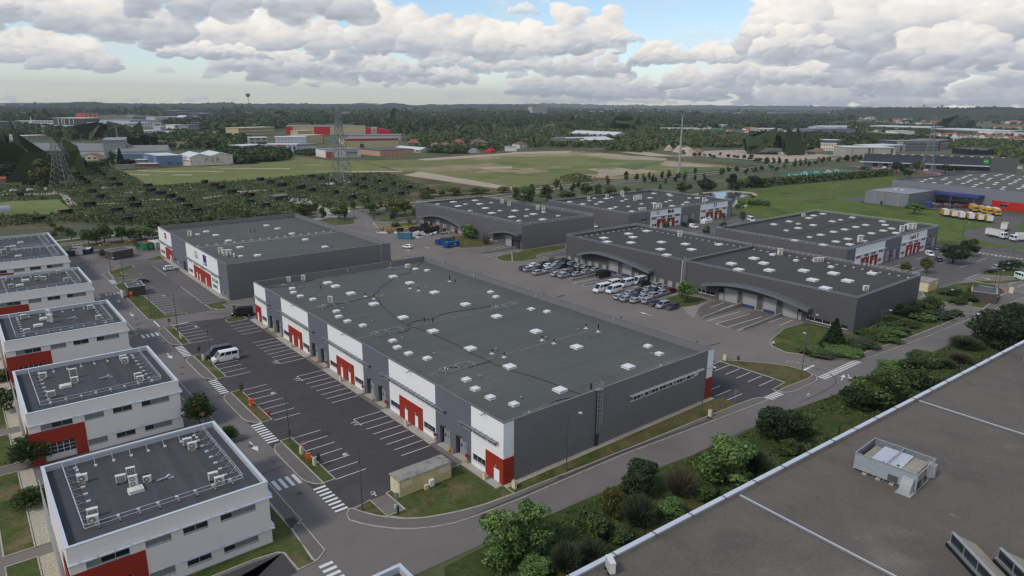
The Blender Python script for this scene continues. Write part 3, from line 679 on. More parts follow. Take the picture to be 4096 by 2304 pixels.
def c6(parent,F,u0,u1,z0,z1,n,an=.14,fr=None,cf=None,fw=.07,name='window',rows=1,sill=True,out=.0):
 b=MB(fr or mFRAME)
 o=out-an
 ae(b,F,u0,u1,z0,z0+fw,o-.04,o+.03);ae(b,F,u0,u1,z1-fw,z1,o-.04,o+.03)
 for k in range(n+1):
  u=u0+(u1-u0)*k/n;a=max(u0,u-fw/2);c=min(u1,u+fw/2)
  ae(b,F,a,c,z0+fw,z1-fw,o-.04,o+.028)
 for r in range(1,rows):
  z=z0+(z1-z0)*r/rows;ae(b,F,u0+fw,u1-fw,z-.03,z+.03,o-.035,o+.024)
 if sill:ae(b,F,u0,u1,z0-.05,z0-.002,o-.04,out+.07)
 w_=b.aa(name,parent)
 g=cf or[a3]
 for k in range(n):
  for r in range(rows):
   a=u0+(u1-u0)*k/n+fw/2;c=u0+(u1-u0)*(k+1)/n-fw/2
   p=z0+(z1-z0)*r/rows+.03;q=z0+(z1-z0)*(r+1)/rows-.03
   pb=MB(g[(k*7+r*3+int(u0*3.7))%len(g)]);ae(pb,F,a,c,p,q,o-.03,o-.012);pb.aa('pane',w_)
 return w_
def sshade(parent,F,u0,u1,z,out=.62,n=0,mat=None):
 b=MB(mat or ba)
 for k in range(5):
  o=.1+(out-.1)*k/4;ae(b,F,u0,u1,z-.02-.0*k,z+.05,o,o+.07)
 m=max(2,int((u1-u0)/1.25))
 for k in range(m+1):
  u=u0+.12+(u1-u0-.24)*k/m;ae(b,F,u-.03,u+.03,z+.055,z+.13,0,out+.08)
 return b.aa('sun_shade',parent)
def gdoor(parent,F,u0,u1,z0,z1,leaves=2,out=.0,fr=None):
 return c6(parent,F,u0,u1,z0,z1,leaves,an=.12,fr=fr or mFRAME,name='entrance_door',sill=False,out=out,fw=.09)
def sdoor(parent,F,u0,u1,z0,z1,out=-.5,lights=3,mat=None,small=True):
 b=MB(mat or mDOOR);n=max(4,int((z1-z0)/.55))
 for k in range(n):
  a=z0+(z1-z0)*k/n;c=z0+(z1-z0)*(k+1)/n
  ae(b,F,u0,u1,a+.012,c-.012,out-.06,out)
 ae(b,F,u0,u1,z0,z1,out-.09,out-.05)
 d=b.aa('sectional_door',parent)
 for k in range(lights):
  w_=(u1-u0)/(lights+.6);c=u0+(u1-u0)*(k+.5)/lights
  pb=MB(a5 if k%2==0 else a9);ae(pb,F,c-w_*.3,c+w_*.3,z0+(z1-z0)*.4,z0+(z1-z0)*.56,out+.002,out+.02);pb.aa('pane',d)
 return d
def ddoor(parent,F,u0,u1,z0,z1,mat=None,ao=None):
 b=MB(mat or mDOORL);n=max(3,int((z1-z0)/.5))
 for k in range(n):
  a=z0+(z1-z0)*k/n;c=z0+(z1-z0)*(k+1)/n
  ae(b,F,u0,u1,a+.008,c-.008,-.3,-.22)
 b.use(mFRAME);ae(b,F,u0,u0+.1,z0,z1,-.2,.04);ae(b,F,u1-.1,u1,z0,z1,-.2,.04);ae(b,F,u0,u1,z1-.1,z1,-.2,.04)
 return b.aa('dock_door',parent)
_SKY={}
def skyl(parent,x,y,z,s=1.8,mat=None,curb=.28,rise=.14,s2=None,frame=None):
 key=(s,s2,(mat or mDOME).name,curb)
 if key not in _SKY:
  b=MB(frame or mCURB);h=s/2;h2=(s2 or s)/2;k=.11
  b.box(-h-k,h+k,-h2-k,h2+k,0,.04,bottom=False);b.box(-h,h,-h2,h2,.03,curb,bottom=False,top=False)
  for(a0,a1,b0,b1)in((-h-.06,h+.06,-h2-.06,-h2+.05),(-h-.06,h+.06,h2-.05,h2+.06),(-h-.06,-h+.05,-h2+.05,h2-.05),(h-.05,h+.06,-h2+.05,h2-.05)):b.box(a0,a1,b0,b1,curb-.02,curb+.07)
  b.use(mat or mDOME);q=.5
  b.raw([(-h+.05,-h2+.05,curb+.05),(h-.05,-h2+.05,curb+.05),(h-.05,h2-.05,curb+.05),(-h+.05,h2-.05,curb+.05),(-h*q,-h2*q,curb+rise),(h*q,-h2*q,curb+rise),(h*q,h2*q,curb+rise),(-h*q,h2*q,curb+rise)],[(0,1,5,4),(1,2,6,5),(2,3,7,6),(3,0,4,7),(4,5,6,7)])
  b.use(frame or mCURB);b.box(-.025,.025,-h2+.05,h2-.05,curb+.05,curb+rise+.02)
  _SKY[key]=b.mesh('skylight')
 return link('skylight',_SKY[key],parent,(x,y,z))
def bu(parent,x0,x1,y0,y1,h,drop,roofmat,wallmat=None,cap=None,ribs=True,capw=.32,th=.3):
 b=MB(roofmat);b.aq([(x0+th,y0+th,h-drop),(x1-th,y0+th,h-drop),(x1-th,y1-th,h-drop),(x0+th,y1-th,h-drop)]);b.aa('roof',parent)
 b=MB(wallmat or ck)
 for F,L in((fro(x1-th,y0+th,-1,0),x1-x0-2*th),(fro(x0+th,y1-th,1,0),x1-x0-2*th),(fro(x0+th,y0+th,0,1),y1-y0-2*th),(fro(x1-th,y1-th,0,-1),y1-y0-2*th)):
  ag(b,F,0,L,h-drop,h-.02,vribs=(.5,.035)if ribs else None)
 b.aa('parapet',parent)
 b=MB(cap or bz);e=.06;t=th+.05
 b.box(x0-e,x1+e,y0-e,y0+t,h-.03,h+.05);b.box(x0-e,x1+e,y1-t,y1+e,h-.03,h+.05)
 b.box(x0-e,x0+t,y0+t,y1-t,h-.03,h+.048);b.box(x1-t,x1+e,y0+t,y1-t,h-.03,h+.048)
 b.aa('coping',parent)
def bj(x0,x1,y0,y1):
 """wall frames of a rectangle: W faces -X, S faces -Y, E faces +X, N faces +Y"""
 return dict(W=fro(x0,y1,0,-1),S=fro(x0,y0,1,0),E=fro(x1,y0,0,1),N=fro(x1,y1,-1,0))
def c5(parent,pts,z,h=.55,step=1.5,mat=None,name='guard_rail'):
 b=MB(mat or ba)
 for(x0,y0),(x1,y1)in zip(pts,pts[1:]):
  L=math.hypot(x1-x0,y1-y0);n=max(1,int(L/step))
  for k in range(n+1):
   t=k/n;x,y=x0+(x1-x0)*t,y0+(y1-y0)*t;b.bar((x,y,z),(x,y,z+h),.05)
  b.bar((x0,y0,z+h),(x1,y1,z+h),.06);b.bar((x0,y0,z+h*.5),(x1,y1,z+h*.5),.045)
 return b.aa(name,parent)
def ladder(parent,F,u,z0,z1,cage=True,w=.55,out=.25):
 b=MB(ba)
 for s in(-w/2,w/2):b.bar(WP(F,u+s,z0,out),WP(F,u+s,z1+1.1,out),.06)
 k=z0+.3
 while k<z1+.9:b.bar(WP(F,u-w/2,k,out),WP(F,u+w/2,k,out),.035);k+=.3
 if cage:
  k=z0+2.2
  while k<z1+1.2:
   ring=[WP(F,u+.42*math.cos(t),k,out+.05+.65*math.sin(t))for t in np.linspace(0,PI,7)]
   for a,c in zip(ring,ring[1:]):b.bar(a,c,.05)
   k+=.8
  for t in np.linspace(0,PI,5):b.bar(WP(F,u+.42*math.cos(t),z0+2.2,out+.05+.65*math.sin(t)),WP(F,u+.42*math.cos(t),z1+1.2,out+.05+.65*math.sin(t)),.035)
 return b.aa('ladder',parent)
FONT5={'A':'69F99','B':'E9E9E','C':'78887','D':'E999E','E':'F8E8F','F':'F8E88','G':'78B97','I':'E444E','K':'9ACA9','L':'8888F','M':'9FF99','N':'9DB99','O':'69996','P':'E9E88','R':'E9EA9','S':'7861E','T':'F4444','U':'99996','0':'69996','1':'26227','2':'E168F','3':'E161E','5':'F8E1E','7':'F1244','8':'69696','.':'00004',' ':'00000','Q':'6999F','4':'99F11','6':'78E96','9':'69716'}
def letr(parent,F,text,u,z,h,out,mat,name='lettering',sx=1.):
 """flat lettering built of small raised bars in a 4 x 5 grid, reading along the wall frame"""
 b=MB(mat);c=h/5
 for ch in text:
  for r,hx in enumerate(FONT5.get(ch,'00000')):
   v=int(hx,16)
   for k in range(4):
    if v>>(3-k)&1:ae(b,F,u+k*c*.8*sx,u+(k+1)*c*.8*sx,z+h-(r+1)*c,z+h-r*c,out,out+.03)
  u+=c*4.1*sx
 return b.aa(name,parent)
def textp(parent,F,body,u,z,size,out,mat,shear=.0,name='lettering',sx=1.,bold=.0):
 """lettering as a real text mesh on a wall"""
 cu=bpy.data.curves.new('lettering','FONT');cu.body=body;cu.size=size;cu.extrude=.02;cu.shear=shear;cu.offset=bold
 tmp=bpy.data.objects.new('tmp',cu);COL.objects.link(tmp)
 me=bpy.data.meshes.new_from_object(tmp.evaluated_get(bpy.context.evaluated_depsgraph_get()));bpy.data.objects.remove(tmp);bpy.data.curves.remove(cu)
 for v in me.vertices:
  p=WP(F,u+v.co.x*sx,z+v.co.y,out+v.co.z);v.co=p
 me.materials.clear();me.materials.append(mat)
 return link(name,me,parent)
T0=ab('warehouse','long grey and white building with dark roof and red entrances, at the street corner','building',(24.6,49.4,0),world=True)
h0=9.7
FR=bj(0,49.3,0,98.8)
W0=FR['W']
uy=lambda y:98.8-y
white=[(0,7.7),(17.3,32.1),(41.8,56.7),(66.3,81.3),(91,98.8)]
grey=[(7.7,17.3),(32.1,41.8),(56.7,66.3),(81.3,91)]
UPW=[(15.1,34.5),(39.6,59.),(64.1,83.5),(88.6,97.6),(1.55,10.1)]
ops=[]
for a,c in UPW:ops.append((uy(c),uy(a),5.42,6.22))
LOW=[(4.2,7.25)]+[(s+k*24.5,e+k*24.5)for k in range(3)for s,e in((17.5,20.95),(28.75,31.85))]+[(91.6,94.6)]
for a,c in LOW:ops.append((uy(c),uy(a),1.05,2.15))
DOCK=[(8.9+24.5*k,11.7+24.5*k)for k in range(4)]+[(13.25+24.5*k,16.05+24.5*k)for k in range(4)]
for a,c in DOCK:ops.append((uy(c),uy(a),.12,3.38))
for a,c in white:
 b=MB(mWHITEP);ag(b,W0,uy(c),uy(a),0,h0-.03,ops,an=.2)
 b.use(mJOINT)
 for z in(4.75,6.9):
  ae(b,W0,uy(c)+.05,uy(a)-.05,z,z+.02,0,.004)if z<5.3 or z>6.3 else None
 b.aa('white_panel',T0)
for a,c in grey:
 b=MB(cm);ag(b,W0,uy(c),uy(a),0,h0-.03,ops,ribs=(.25,.055),an=.55);b.aa('cladding',T0)
S0=FR['S']
sops=[(26.5,45.4,5.45,6.5)]
b=MB(mWHITEP);ag(b,S0,0,1.9,4.13,h0-.03);ag(b,S0,47.43,49.3,4.2,h0-.03)
b.use(mJOINT)
for z in(5.3,6.6):ae(b,S0,.02,1.88,z,z+.02,0,.004)
b.aa('white_panel',T0)
b=MB(mRED);ag(b,S0,-.1,1.9,0,4.13,out=.1);b.aq([WP(S0,1.9,0,.1),WP(S0,1.9,0,-.1),WP(S0,1.9,4.13,-.1),WP(S0,1.9,4.13,.1)]);b.aq([WP(S0,-.1,4.13,.1),WP(S0,1.9,4.13,.1),WP(S0,1.9,4.13,0),WP(S0,-.1,4.13,0)]);b.aa('red_panel',T0)
b=MB(mRED);ag(b,S0,47.43,49.4,0,4.2,out=.08);b.aq([WP(S0,47.43,4.2,.08),WP(S0,49.4,4.2,.08),WP(S0,49.4,4.2,0),WP(S0,47.43,4.2,0)]);b.aa('red_panel',T0)
b=MB(ck);ag(b,S0,1.9,47.43,.1,h0-.03,sops,ribs=(.25,.06),an=.2);b.aa('cladding',T0)
b=MB(ck);ag(b,FR['E'],0,98.8,0,h0-.03,ribs=(.25,.055));ag(b,FR['N'],0,49.3,0,h0-.03,ribs=(.25,.055));b.aa('cladding',T0)
bu(T0,0,49.3,0,98.8,h0,1.45,cq,ck,bz)
for a,c in UPW[:3]:
 n=7;L=(c-a);g=[(a+L*k/n+.12,a+L*(k+1)/n-.12)for k in range(n)]
 FBX(mFRAME,'window_back',T0,W0,uy(c),uy(a),5.42,6.22,-.2,-.17)
 for(p,q)in g:c6(T0,W0,uy(q),uy(p),5.42,6.22,3 if q<c-1 else 2,an=.1)
 sshade(T0,W0,uy(c)-.3,uy(a)+.9,6.36)
for(a,c),gs in(((88.6,97.6),[(88.7,90.9),(91.3,94.2),(94.6,97.4)]),((1.55,10.1),[(1.65,3.7),(4.1,7.3),(7.8,10.)])):
 FBX(mFRAME,'window_back',T0,W0,uy(c),uy(a),5.42,6.22,-.2,-.17)
 for(p,q)in gs:c6(T0,W0,uy(q),uy(p),5.42,6.22,3 if q-p>2.5 else 2,an=.1)
 sshade(T0,W0,uy(c)-.3,uy(a)+.5,6.36)
FBX(a4,'window_back',T0,S0,26.5,45.4,5.45,6.5,-.2,-.17)
for k in range(5):
 c6(T0,S0,26.55+k*3.8,26.55+k*3.8+(3.45 if k<4 else 2.1),5.45,6.5,4 if k<4 else 2,an=.08,fr=a4,cf=[a3,a3,a9])
sshade(T0,S0,26.2,46.,6.62,mat=aj)
for a,c in LOW:c6(T0,W0,uy(c),uy(a),1.05,2.15,3,an=.12)
for i,(a,c)in enumerate(DOCK):
 sdoor(T0,W0,uy(c-.35),uy(a),.14,3.36)
 FBX(cj,'door_sill',T0,W0,uy(c)-.1,uy(a)+.1,0,.13,-.56,.62)
 FBX(a5,'door_lamp',T0,W0,uy((a+c)/2)-.25,uy((a+c)/2)+.2,3.5,3.62,.05,.42)
num=iter(['B7','B6','B5','B4','B3','B2'])
for k in(2,1,0):
 a,c=21.2+24.5*k,28.55+24.5*k
 drs=[(25.8+24.5*k,27.05+24.5*k),(22.5+24.5*k,23.75+24.5*k)]
 b=MB(mRED);ag(b,W0,uy(c),uy(a),0,4.1,[(uy(q),uy(p),.02,2.3)for p,q in drs],out=.14,an=.3)
 ae(b,W0,uy(c),uy(c)+.02,0,4.1,0,.14);ae(b,W0,uy(a)-.02,uy(a),0,4.1,0,.14);ae(b,W0,uy(c),uy(a),4.08,4.1,0,.139);b.aa('red_panel',T0)
 for p,q in drs:
  gdoor(T0,W0,uy(q),uy(p),.03,2.3,2,out=.06)
  b=MB(a5);ae(b,W0,uy((p+q)/2)-.22,uy((p+q)/2)+.22,2.5,2.85,.142,.17);pl=b.aa('number_plate',T0)
  textp(pl,W0,next(num),uy((p+q)/2)-.2,2.56,.3,.172,a6,name='numeral')
b=MB(mRED);ag(b,W0,uy(4.05),uy(-.1),0,4.1,[(uy(2.2),uy(.75),.02,2.15)],out=.1,an=.3);ae(b,W0,uy(4.05),uy(4.05)+.02,0,4.1,0,.1);ae(b,W0,uy(4.05),uy(0),4.08,4.1,0,.099);b.aa('red_panel',T0)
gdoor(T0,W0,uy(2.2),uy(.75),.03,2.15,2,out=.04)
b=MB(a5);ae(b,W0,uy(1.5)-.22,uy(1.5)+.22,2.4,2.75,.102,.13);pl=b.aa('number_plate',T0);textp(pl,W0,'B1',uy(1.5)-.2,2.46,.3,.132,a6,name='numeral')
b=MB(mRED);ag(b,W0,0,uy(94.9),0,4.1,[(uy(97.9),uy(96.6),.02,2.3)],out=.1,an=.3);b.aa('red_panel',T0)
gdoor(T0,W0,uy(97.9),uy(96.6),.03,2.3,2,out=.04)
zr0=h0-1.45
for y in(89.4,78.9,67.5,54.6,43.,30.2,18.6,7.):
 for x in(16.2,32.5):
  if(x,y)==(16.2,7.):y=5.8
  if(x,y)==(16.2,89.4):skyl(T0,16.1,91.6,zr0,1.75);y=87.3
  skyl(T0,x,y,zr0,1.75)
for x,y in((41.7,91.2),(43.3,87.8),(6.9,91.7),(5.7,88.),(5.7,83.9),(6.9,79.5),(7.,67.4),(5.7,63.5),(5.7,59.4),(6.9,54.9),(7.,42.9),(5.8,39.1),(5.8,35.),(7.1,30.8),(43.5,59.5),(41.9,55.4),(41.9,42.6),(43.4,39.),(43.5,10.6),(41.9,6.6),(6.9,18.5),(5.8,14.5),(5.7,10.4),(7.,6.2)):
 skyl(T0,x,y,zr0,1.2)
mBLK=M('black_plastic',(.012,.012,.013),ad=.5)
mCABLE=M('black_cable',(.02,.02,.022),ad=.6)
for x,y,t in((17.8,74.6,1),(18.4,71.6,1),(29.9,74.5,1),(30.5,71.5,1),(41.6,74.4,2),(42.,72.4,0),(18.4,49.7,0),(19.4,47.9,0),(17.9,25.8,1),(18.5,23.,1),(42.1,25.7,1),(42.5,22.6,2),(30.1,25.7,1),(30.6,22.9,1),(12.4,87.7,0),(19.5,2.2,2)):
 b=MB(mBLK);q=1. if t<2 else 1.7
 b.ca([(.1,.1),(.1,.45*q),(.17,.5*q),(.1,.95*q),(.0,.98*q)],8,(x,y),zr0)
 if t:b.use(mCURB);b.box(x-.42,x+.42,y-.36,y+.36,zr0,zr0+.05,bottom=False);b.ca([(.16,.05),(.14,.4),(.1,.42)],8,(x,y),zr0)
 b.aa('vent_pipe',T0)
for x,y in((8.4,91.3),(9.,91.1),(9.1,80.7),(9.,68.4),(9.6,56.1),(9.1,42.9),(20.9,72.),(19.4,74.3),(32.9,72.),(9.2,31.8),(19.6,26.8),(40.8,42.8),(39.7,25.6),(31.4,26.),(40.5,7.3),(9.2,17.9),(9.2,7.2)):
 MB(ba).ca([(.09,0),(.09,.35),(.22,.36),(.22,.44),(.0,.47)],8,(x,y),zr0).aa('vent_pipe',T0)
for(x0,x1,y0,y1)in((5.4,11.7,70.8,72.9),(5.7,11.8,46.8,49.2),(5.5,11.6,94.4,96.2),(35.4,40.,94.6,96.),(35.4,41.5,46.8,48.7),(5.7,11.8,22.7,24.8),(5.7,12.,1.2,2.4),(35.9,42.3,1.3,2.5)):
 b=MB(ba)
 for z in(zr0+.35,):
  b.bar((x0,y0,z),(x1,y0,z),.1);b.bar((x0,y1,z),(x1,y1,z),.1);b.bar((x0,y0,z),(x0,y1,z),.1);b.bar((x1,y0,z),(x1,y1,z),.1);xm=(x0+x1)/2;b.bar((xm,y0,z),(xm,y1,z),.1)
 for x in(x0,x1,(x0+x1)/2):
  for y in(y0,y1):b.bar((x,y,zr0),(x,y,zr0+.35),.09);b.box(x-.16,x+.16,y-.16,y+.16,zr0,zr0+.06)
 o=b.aa('roof_frame',T0)
 b=MB(bq);b.cyl((x0+.5,(y0+y1)/2,zr0+.5),(x0+.5,(y0+y1)/2,zr0+.8),.13,8);b.cyl((x0+.9,(y0+y1)/2-.2,zr0+.4),(x0+.9,(y0+y1)/2-.2,zr0+.62),.12,8);b.use(mCABLE);b.cyl((x0+.7,(y0+y1)/2,zr0+.42),(x0+1.3,(y0+y1)/2+.1,zr0+.42),.09,6);b.aa('duct_end',T0)
cabs=[[(47.6,97.),(42.6,92.9),(40.,91.2),(38.1,88.3),(33.7,87.8),(28.9,83.1),(24.5,79.7),(22.9,77.3),(20.,74.9),(18.9,73.6),(19.2,70.6),(17.8,67.5),(16.1,60.9),(14.9,54.5),(14.3,50.6),(14.4,48.6),(15.2,45.1),(15.5,37.7),(15.4,32.7),(15.,28.),(15.2,24.4),(15.1,21.7),(15.5,17.2),(16.5,13.),(17.,10.4),(17.3,7.5),(17.5,4.5),(17.9,2.7),(19.,1.9),(18.9,.5)],[(14.4,49.8),(17.5,51.1),(20.2,50.3),(23.4,51.4),(27.5,51.6),(36.5,50.1)],[(14.,48.4),(13.,47.1),(11.3,46.4),(9.9,47.8),(7.3,47.9)],[(15.,22.9),(11,23.),(8.,24.9)],[(6.,72.),(13,72.9),(18.5,73.6)],[(18.2,1.9),(13,3.3),(9,2.)],[(1.5,97.9),(5.6,95.2),(14,97),(14.8,97.5)]]
b=MB(mCABLE)
for c in cabs:
 pts=sline(c,4);b.tube([(x,y,zr0+.06)for x,y in pts],.055,4)
b.aa('cable',T0)
b=MB(M('seam_dust',(.19,.165,.135),ad=1,n=[(1.2,.3)],col2=[((.112,.116,.108),(.7,.42,.6))]))
for y,x0,x1 in((73.4,3,47),(48.6,2,44),(24.2,2,45)):
 b.aq([(x0,y-.22,zr0+.012),(x1,y-.22,zr0+.012),(x1,y+.22,zr0+.012),(x0,y+.22,zr0+.012)])
b.aa('roof_seam',T0)
b=MB(aj)
for y in(96,74,49,24.5):
 ae(b,FR['E'],y-.05,y+.05,h0-1.4,h0+.02,-.42,-.36)
for x in(12,25,38):b.box(x-.05,x+.05,98.3,98.4,h0-1.4,h0+.02)
b.aa('parapet_strap',T0)
for x,y in((12,99),(25.5,99),(38.5,99),(49.6,88),(49.6,72),(49.6,47),(49.6,23),(49.6,4)):
 b=MB(mBLK);b.rbox(x,y,h0+.05,.3,.22,.18,.4);b.bar((x,y,h0-.1),(x,y,h0+.08),.06);b.aa('flood_light',T0)
for y in(4.2,24.7,48.9,73.5):
 b=MB(a5);b.bar((-.75,y,h0-.12),(.2,y,h0+.02),.05);b.bar((-.75,y-.35,h0-.12),(-.75,y+.35,h0-.12),.06);b.bar((-.3,y-.4,h0-.06),(-.3,y+.4,h0-.06),.05);b.aa('facade_light',T0)
ladder(T0,S0,18.9,2.2,h0)
b=MB(ba);b.box(18.3,19.5,-.55,.25,h0+.08,h0+.16)
for x in(18.35,19.45):b.bar((x,-.55,h0+.1),(x,-.55,h0+1.2),.05);b.bar((x,.25,h0+.1),(x,.25,h0+1.2),.05);b.bar((x,-.55,h0+1.2),(x,.25,h0+1.2),.05);b.bar((x,-.55,h0+.65),(x,.25,h0+.65),.04)
b.aa('ladder_platform',T0)
MB(mCABLE).tube([(18.5,.1,h0+.1),(18.45,-.14,h0-.2),(18.45,-.14,5),(18.4,-.14,2.4),(18.3,-.3,.3)],.05,5).aa('cable',T0)
FBX(a5,'ladder_guard',T0,S0,18.62,19.16,.15,2.3,.06,.2)
T1=ab('warehouse','grey building behind the long one, with blue and red company signs on white','building',(25,157.5,0),world=True)
h1=10.;x0,x1,y0,y1=.3,50.3,120.2,195.6
FR1=bj(x0,x1,y0,y1);W1=FR1['W'];uy1=lambda y:y1-y
wh=[(128.4,160.6),(178.4,195.6)];gr=[(120.2,128.4),(160.6,178.4)]
op1=[(uy1(c),uy1(a),p,q)for a,c,p,q in((188.6,194.8,4.2,5.),(180,186,4.2,5.),(155.2,159.6,4.3,5.1),(149.5,153,4.3,5.1),(142,146.5,4.3,5.1),(130.6,136,4.3,5.1),(155,159.6,.8,1.9),(130.6,135.2,.8,1.8),(189,194.5,.9,2.1),(122.2,127.6,.6,1.6),(168,176.5,1.,2.2),(162.2,165.4,.1,3.2))]
for a,c in wh:
 b=MB(mWHITEP);ag(b,W1,uy1(c),uy1(a),0,h1-.03,op1);b.aa('white_panel',T1)
for a,c in gr:
 b=MB(cm);ag(b,W1,uy1(c),uy1(a),0,h1-.03,op1,ribs=(.25,.05));b.aa('cladding',T1)
b=MB(ck)
for k,L in(('S',x1-x0),('E',y1-y0),('N',x1-x0)):ag(b,FR1[k],0,L,0,h1-.03,ribs=(.25,.055))
b.aa('cladding',T1)
bu(T1,x0,x1,y0,y1,h1,1.5,cq,ck,bz)
for(a,c,p,q)in op1[:-1]:c6(T1,W1,a,c,p,q,3 if c-a>3.5 else 2,an=.12,cf=[a3,a9])
sdoor(T1,W1,op1[-1][0],op1[-1][1],.12,3.2,out=-.2,lights=0,mat=a5)
for a,c in((127.2,160.9),(178.2,196)):sshade(T1,W1,uy1(c),uy1(a),5.25)
for a,c,dd in((136.4,153.4,(150.5,147.6,141.5)),(178.6,187.6,(182.2,180.2))):
 b=MB(mRED);ag(b,W1,uy1(c),uy1(a),0,4.05,[(uy1(y+.75),uy1(y-.75),.02,2.25)for y in dd],out=.12,an=.3)
 ae(b,W1,uy1(c),uy1(c)+.02,0,4.05,0,.12);ae(b,W1,uy1(c),uy1(a),4.03,4.05,0,.119);b.aa('red_panel',T1)
 for y in dd:gdoor(T1,W1,uy1(y+.75),uy1(y-.75),.03,2.25,2,out=.05,fr=a4)
mSBLUE=M('sign_blue',(.012,.028,.26),ad=.5);mSRED=M('sign_red',(.42,.012,.02),ad=.5);mSGREEN=M('sign_green',(.03,.3,.035),ad=.5);mSGREY=M('sign_grey',(.62,.63,.64),ad=.6)
au=M('sign_white_print',(.8,.8,.8),ad=.5)
def sign(par,F,u0,u1,z0,z1,mat,o=.03):
 b=MB(mat);ae(b,F,u0,u1,z0,z1,.004,o);return b.aa('sign',par)
sg=sign(T1,W1,uy1(187.2),uy1(184.6),7.15,9.,mSRED);letr(sg,W1,'BB',uy1(186.7),7.8,.6,.034,au)
sg=sign(T1,W1,uy1(187.),uy1(184.7),6.4,7.,mSGREY)
sg=sign(T1,W1,uy1(151.3),uy1(147.4),6.6,8.9,mSGREY);FBX(mSGREEN,'emblem',sg,W1,uy1(150.8),uy1(149.8),8.,8.7,.032,.05);b=MB(a5)
for k in range(2):ae(b,W1,uy1(150.7),uy1(147.9),6.9+.5*k,7.1+.5*k,.032,.045)
b.aa('lettering',sg)
sg=sign(T1,W1,uy1(142.5),uy1(139.2),6.,9.1,mSBLUE);letr(sg,W1,'COLOR',uy1(142.2),6.3,.7,.034,au,sx=.8);b=MB(M('sign_yellow',(.6,.42,.03)));ae(b,W1,uy1(140.7),uy1(140.2),8.3,8.6,.032,.05);b.aa('emblem',sg)
sg=sign(T1,W1,uy1(135.3),uy1(129.8),2.6,3.5,mSGREEN);letr(sg,W1,'OUTSOURCING',uy1(135.),2.85,.4,.034,au,sx=1.05)
for x,y,s in((12.8,182.6,1.7),(8.9,178.7,1.2),(13.4,173.7,1.7),(33.9,182.4,1.7),(34.7,173.6,1.7),(13.6,161.3,1.7),(35.,161.2,1.7),(13.1,148.4,1.7),(34.3,148.2,1.7),(8.9,145.6,1.2),(8.8,135.,1.2),(13.2,133.3,1.7),(34.4,133.2,1.7),(35.1,124.,1.7),(13.7,124.,1.7)):skyl(T1,x,y,h1-1.5,s)
for k in range(17):
 BX(bq,'roof_pad',T1,3.+k*2.8,3.7+k*2.8,158.1,158.7,h1-1.5,h1-1.35,bottom=False)
MB(bq).bar((2,155.5,h1-1.42),(49.6,155.5,h1-1.42),.12).aa('roof_pipe',T1)
b=MB(M('rust_line',(.27,.17,.09)));b.bar((2,162.2,h1-1.46),(49.6,162.2,h1-1.46),.08);b.aa('roof_pipe',T1)
for x,y in((24.7,172.5),(26.2,172.8),(35.3,133),(36.3,132.2)):
 MB(mBLK).ca([(.1,0),(.1,.5),(.16,.55),(.0,1.1)],8,(x,y),h1-1.5).aa('vent_pipe',T1)
MB(ba).tube([(x0+.8,y1-.8,h1-.55),(x1-.8,y1-.8,h1-.55),(x1-.8,y0+6,h1-.55)],.03,4).aa('parapet_rail',T1)
ladder(T1,FR1['S'],46.3,2.,h1)
for y in(128.6,160.4,188):
 b=MB(a5);b.bar((x0-.7,y,h1-.1),(x0+.2,y,h1+.02),.06);b.bar((x0-.7,y-.4,h1-.1),(x0-.7,y+.4,h1-.1),.08);b.aa('facade_light',T1)
def canopy(par,F,u0,u1,zend0,zmid,zend1,umid=None,an=2.6,th=.75):
 """curved metal canopy over loading doors: arc in elevation, deep fascia"""
 umid=(u0+u1)/2 if umid is None else umid
 n=22;b=MB(mZC);pts=[]
 for k in range(n+1):
  t=k/n;u=u0+(u1-u0)*t
  if u<umid:s=(u-u0)/(umid-u0);z=zend0+(zmid-zend0)*math.sin(s*PI/2)
  else:s=(u-umid)/(u1-umid);z=zmid+(zend1-zmid)*(1-math.cos(s*PI/2))
  pts.append((u,z))
 for(ua,za),(ub,zb)in zip(pts,pts[1:]):
  b.aq([WP(F,ua,za,0),WP(F,ub,zb,0),WP(F,ub,zb,an),WP(F,ua,za,an)])
  b.aq([WP(F,ua,za-th,0),WP(F,ub,zb-th,0),WP(F,ub,zb-th,an),WP(F,ua,za-th,an)])
  b.aq([WP(F,ua,za,an),WP(F,ub,zb,an),WP(F,ub,zb-th,an),WP(F,ua,za-th,an)])
  b.bar(WP(F,ua,za+.03,.1),WP(F,ua,za+.03,an),.05)
 for u,z in(pts[0],pts[-1]):b.aq([WP(F,u,z,0),WP(F,u,z,an),WP(F,u,z-th,an),WP(F,u,z-th,0)])
 return b.aa('canopy',par)
mZC=M('canopy_metal',(.215,.225,.25),ad=.4,metal=.4,n=[(.6,.1)])
T2=ab('warehouse','dark grey loading shed with curved metal canopies, car rows parked before its doors','building',(126,50.5,0),world=True)
h2=8.95;ex0,ex1=107.7,144.3
FE=bj(ex0,ex1,.8,100.3);WE=FE['W'];ue=lambda y:100.3-y
eop=[(99.6,97.6,.15,2.2),(96.1,94.2,.15,2.2),(93.,91.,.15,2.2),(89.8,87.8,.15,2.2),(86.7,84.6,.15,2.2),(83.2,81.2,.15,2.2),(80.1,76.,.15,3.9),(74.5,70.3,.15,3.9),(69.4,67.4,.15,2.2),(66.,64.1,.15,2.2),(62.6,60.6,.15,2.2),(59.5,57.5,.15,2.2),(56.3,54.4,.15,2.2),(53.2,51.6,.15,2.2),(36.7,32.4,.1,3.9),(31.,26.5,.1,3.9),(24.9,20.9,.1,3.9),(19.2,15.,.1,3.9)]
ewin=[(45.7,39.7,.85,1.95,4),(12.6,4.4,.75,1.75,4),(3.9,2.2,.75,1.75,1)]
edoor=[(38.4,36.8,.1,3.9),(14.9,13.9,.1,3.9)]
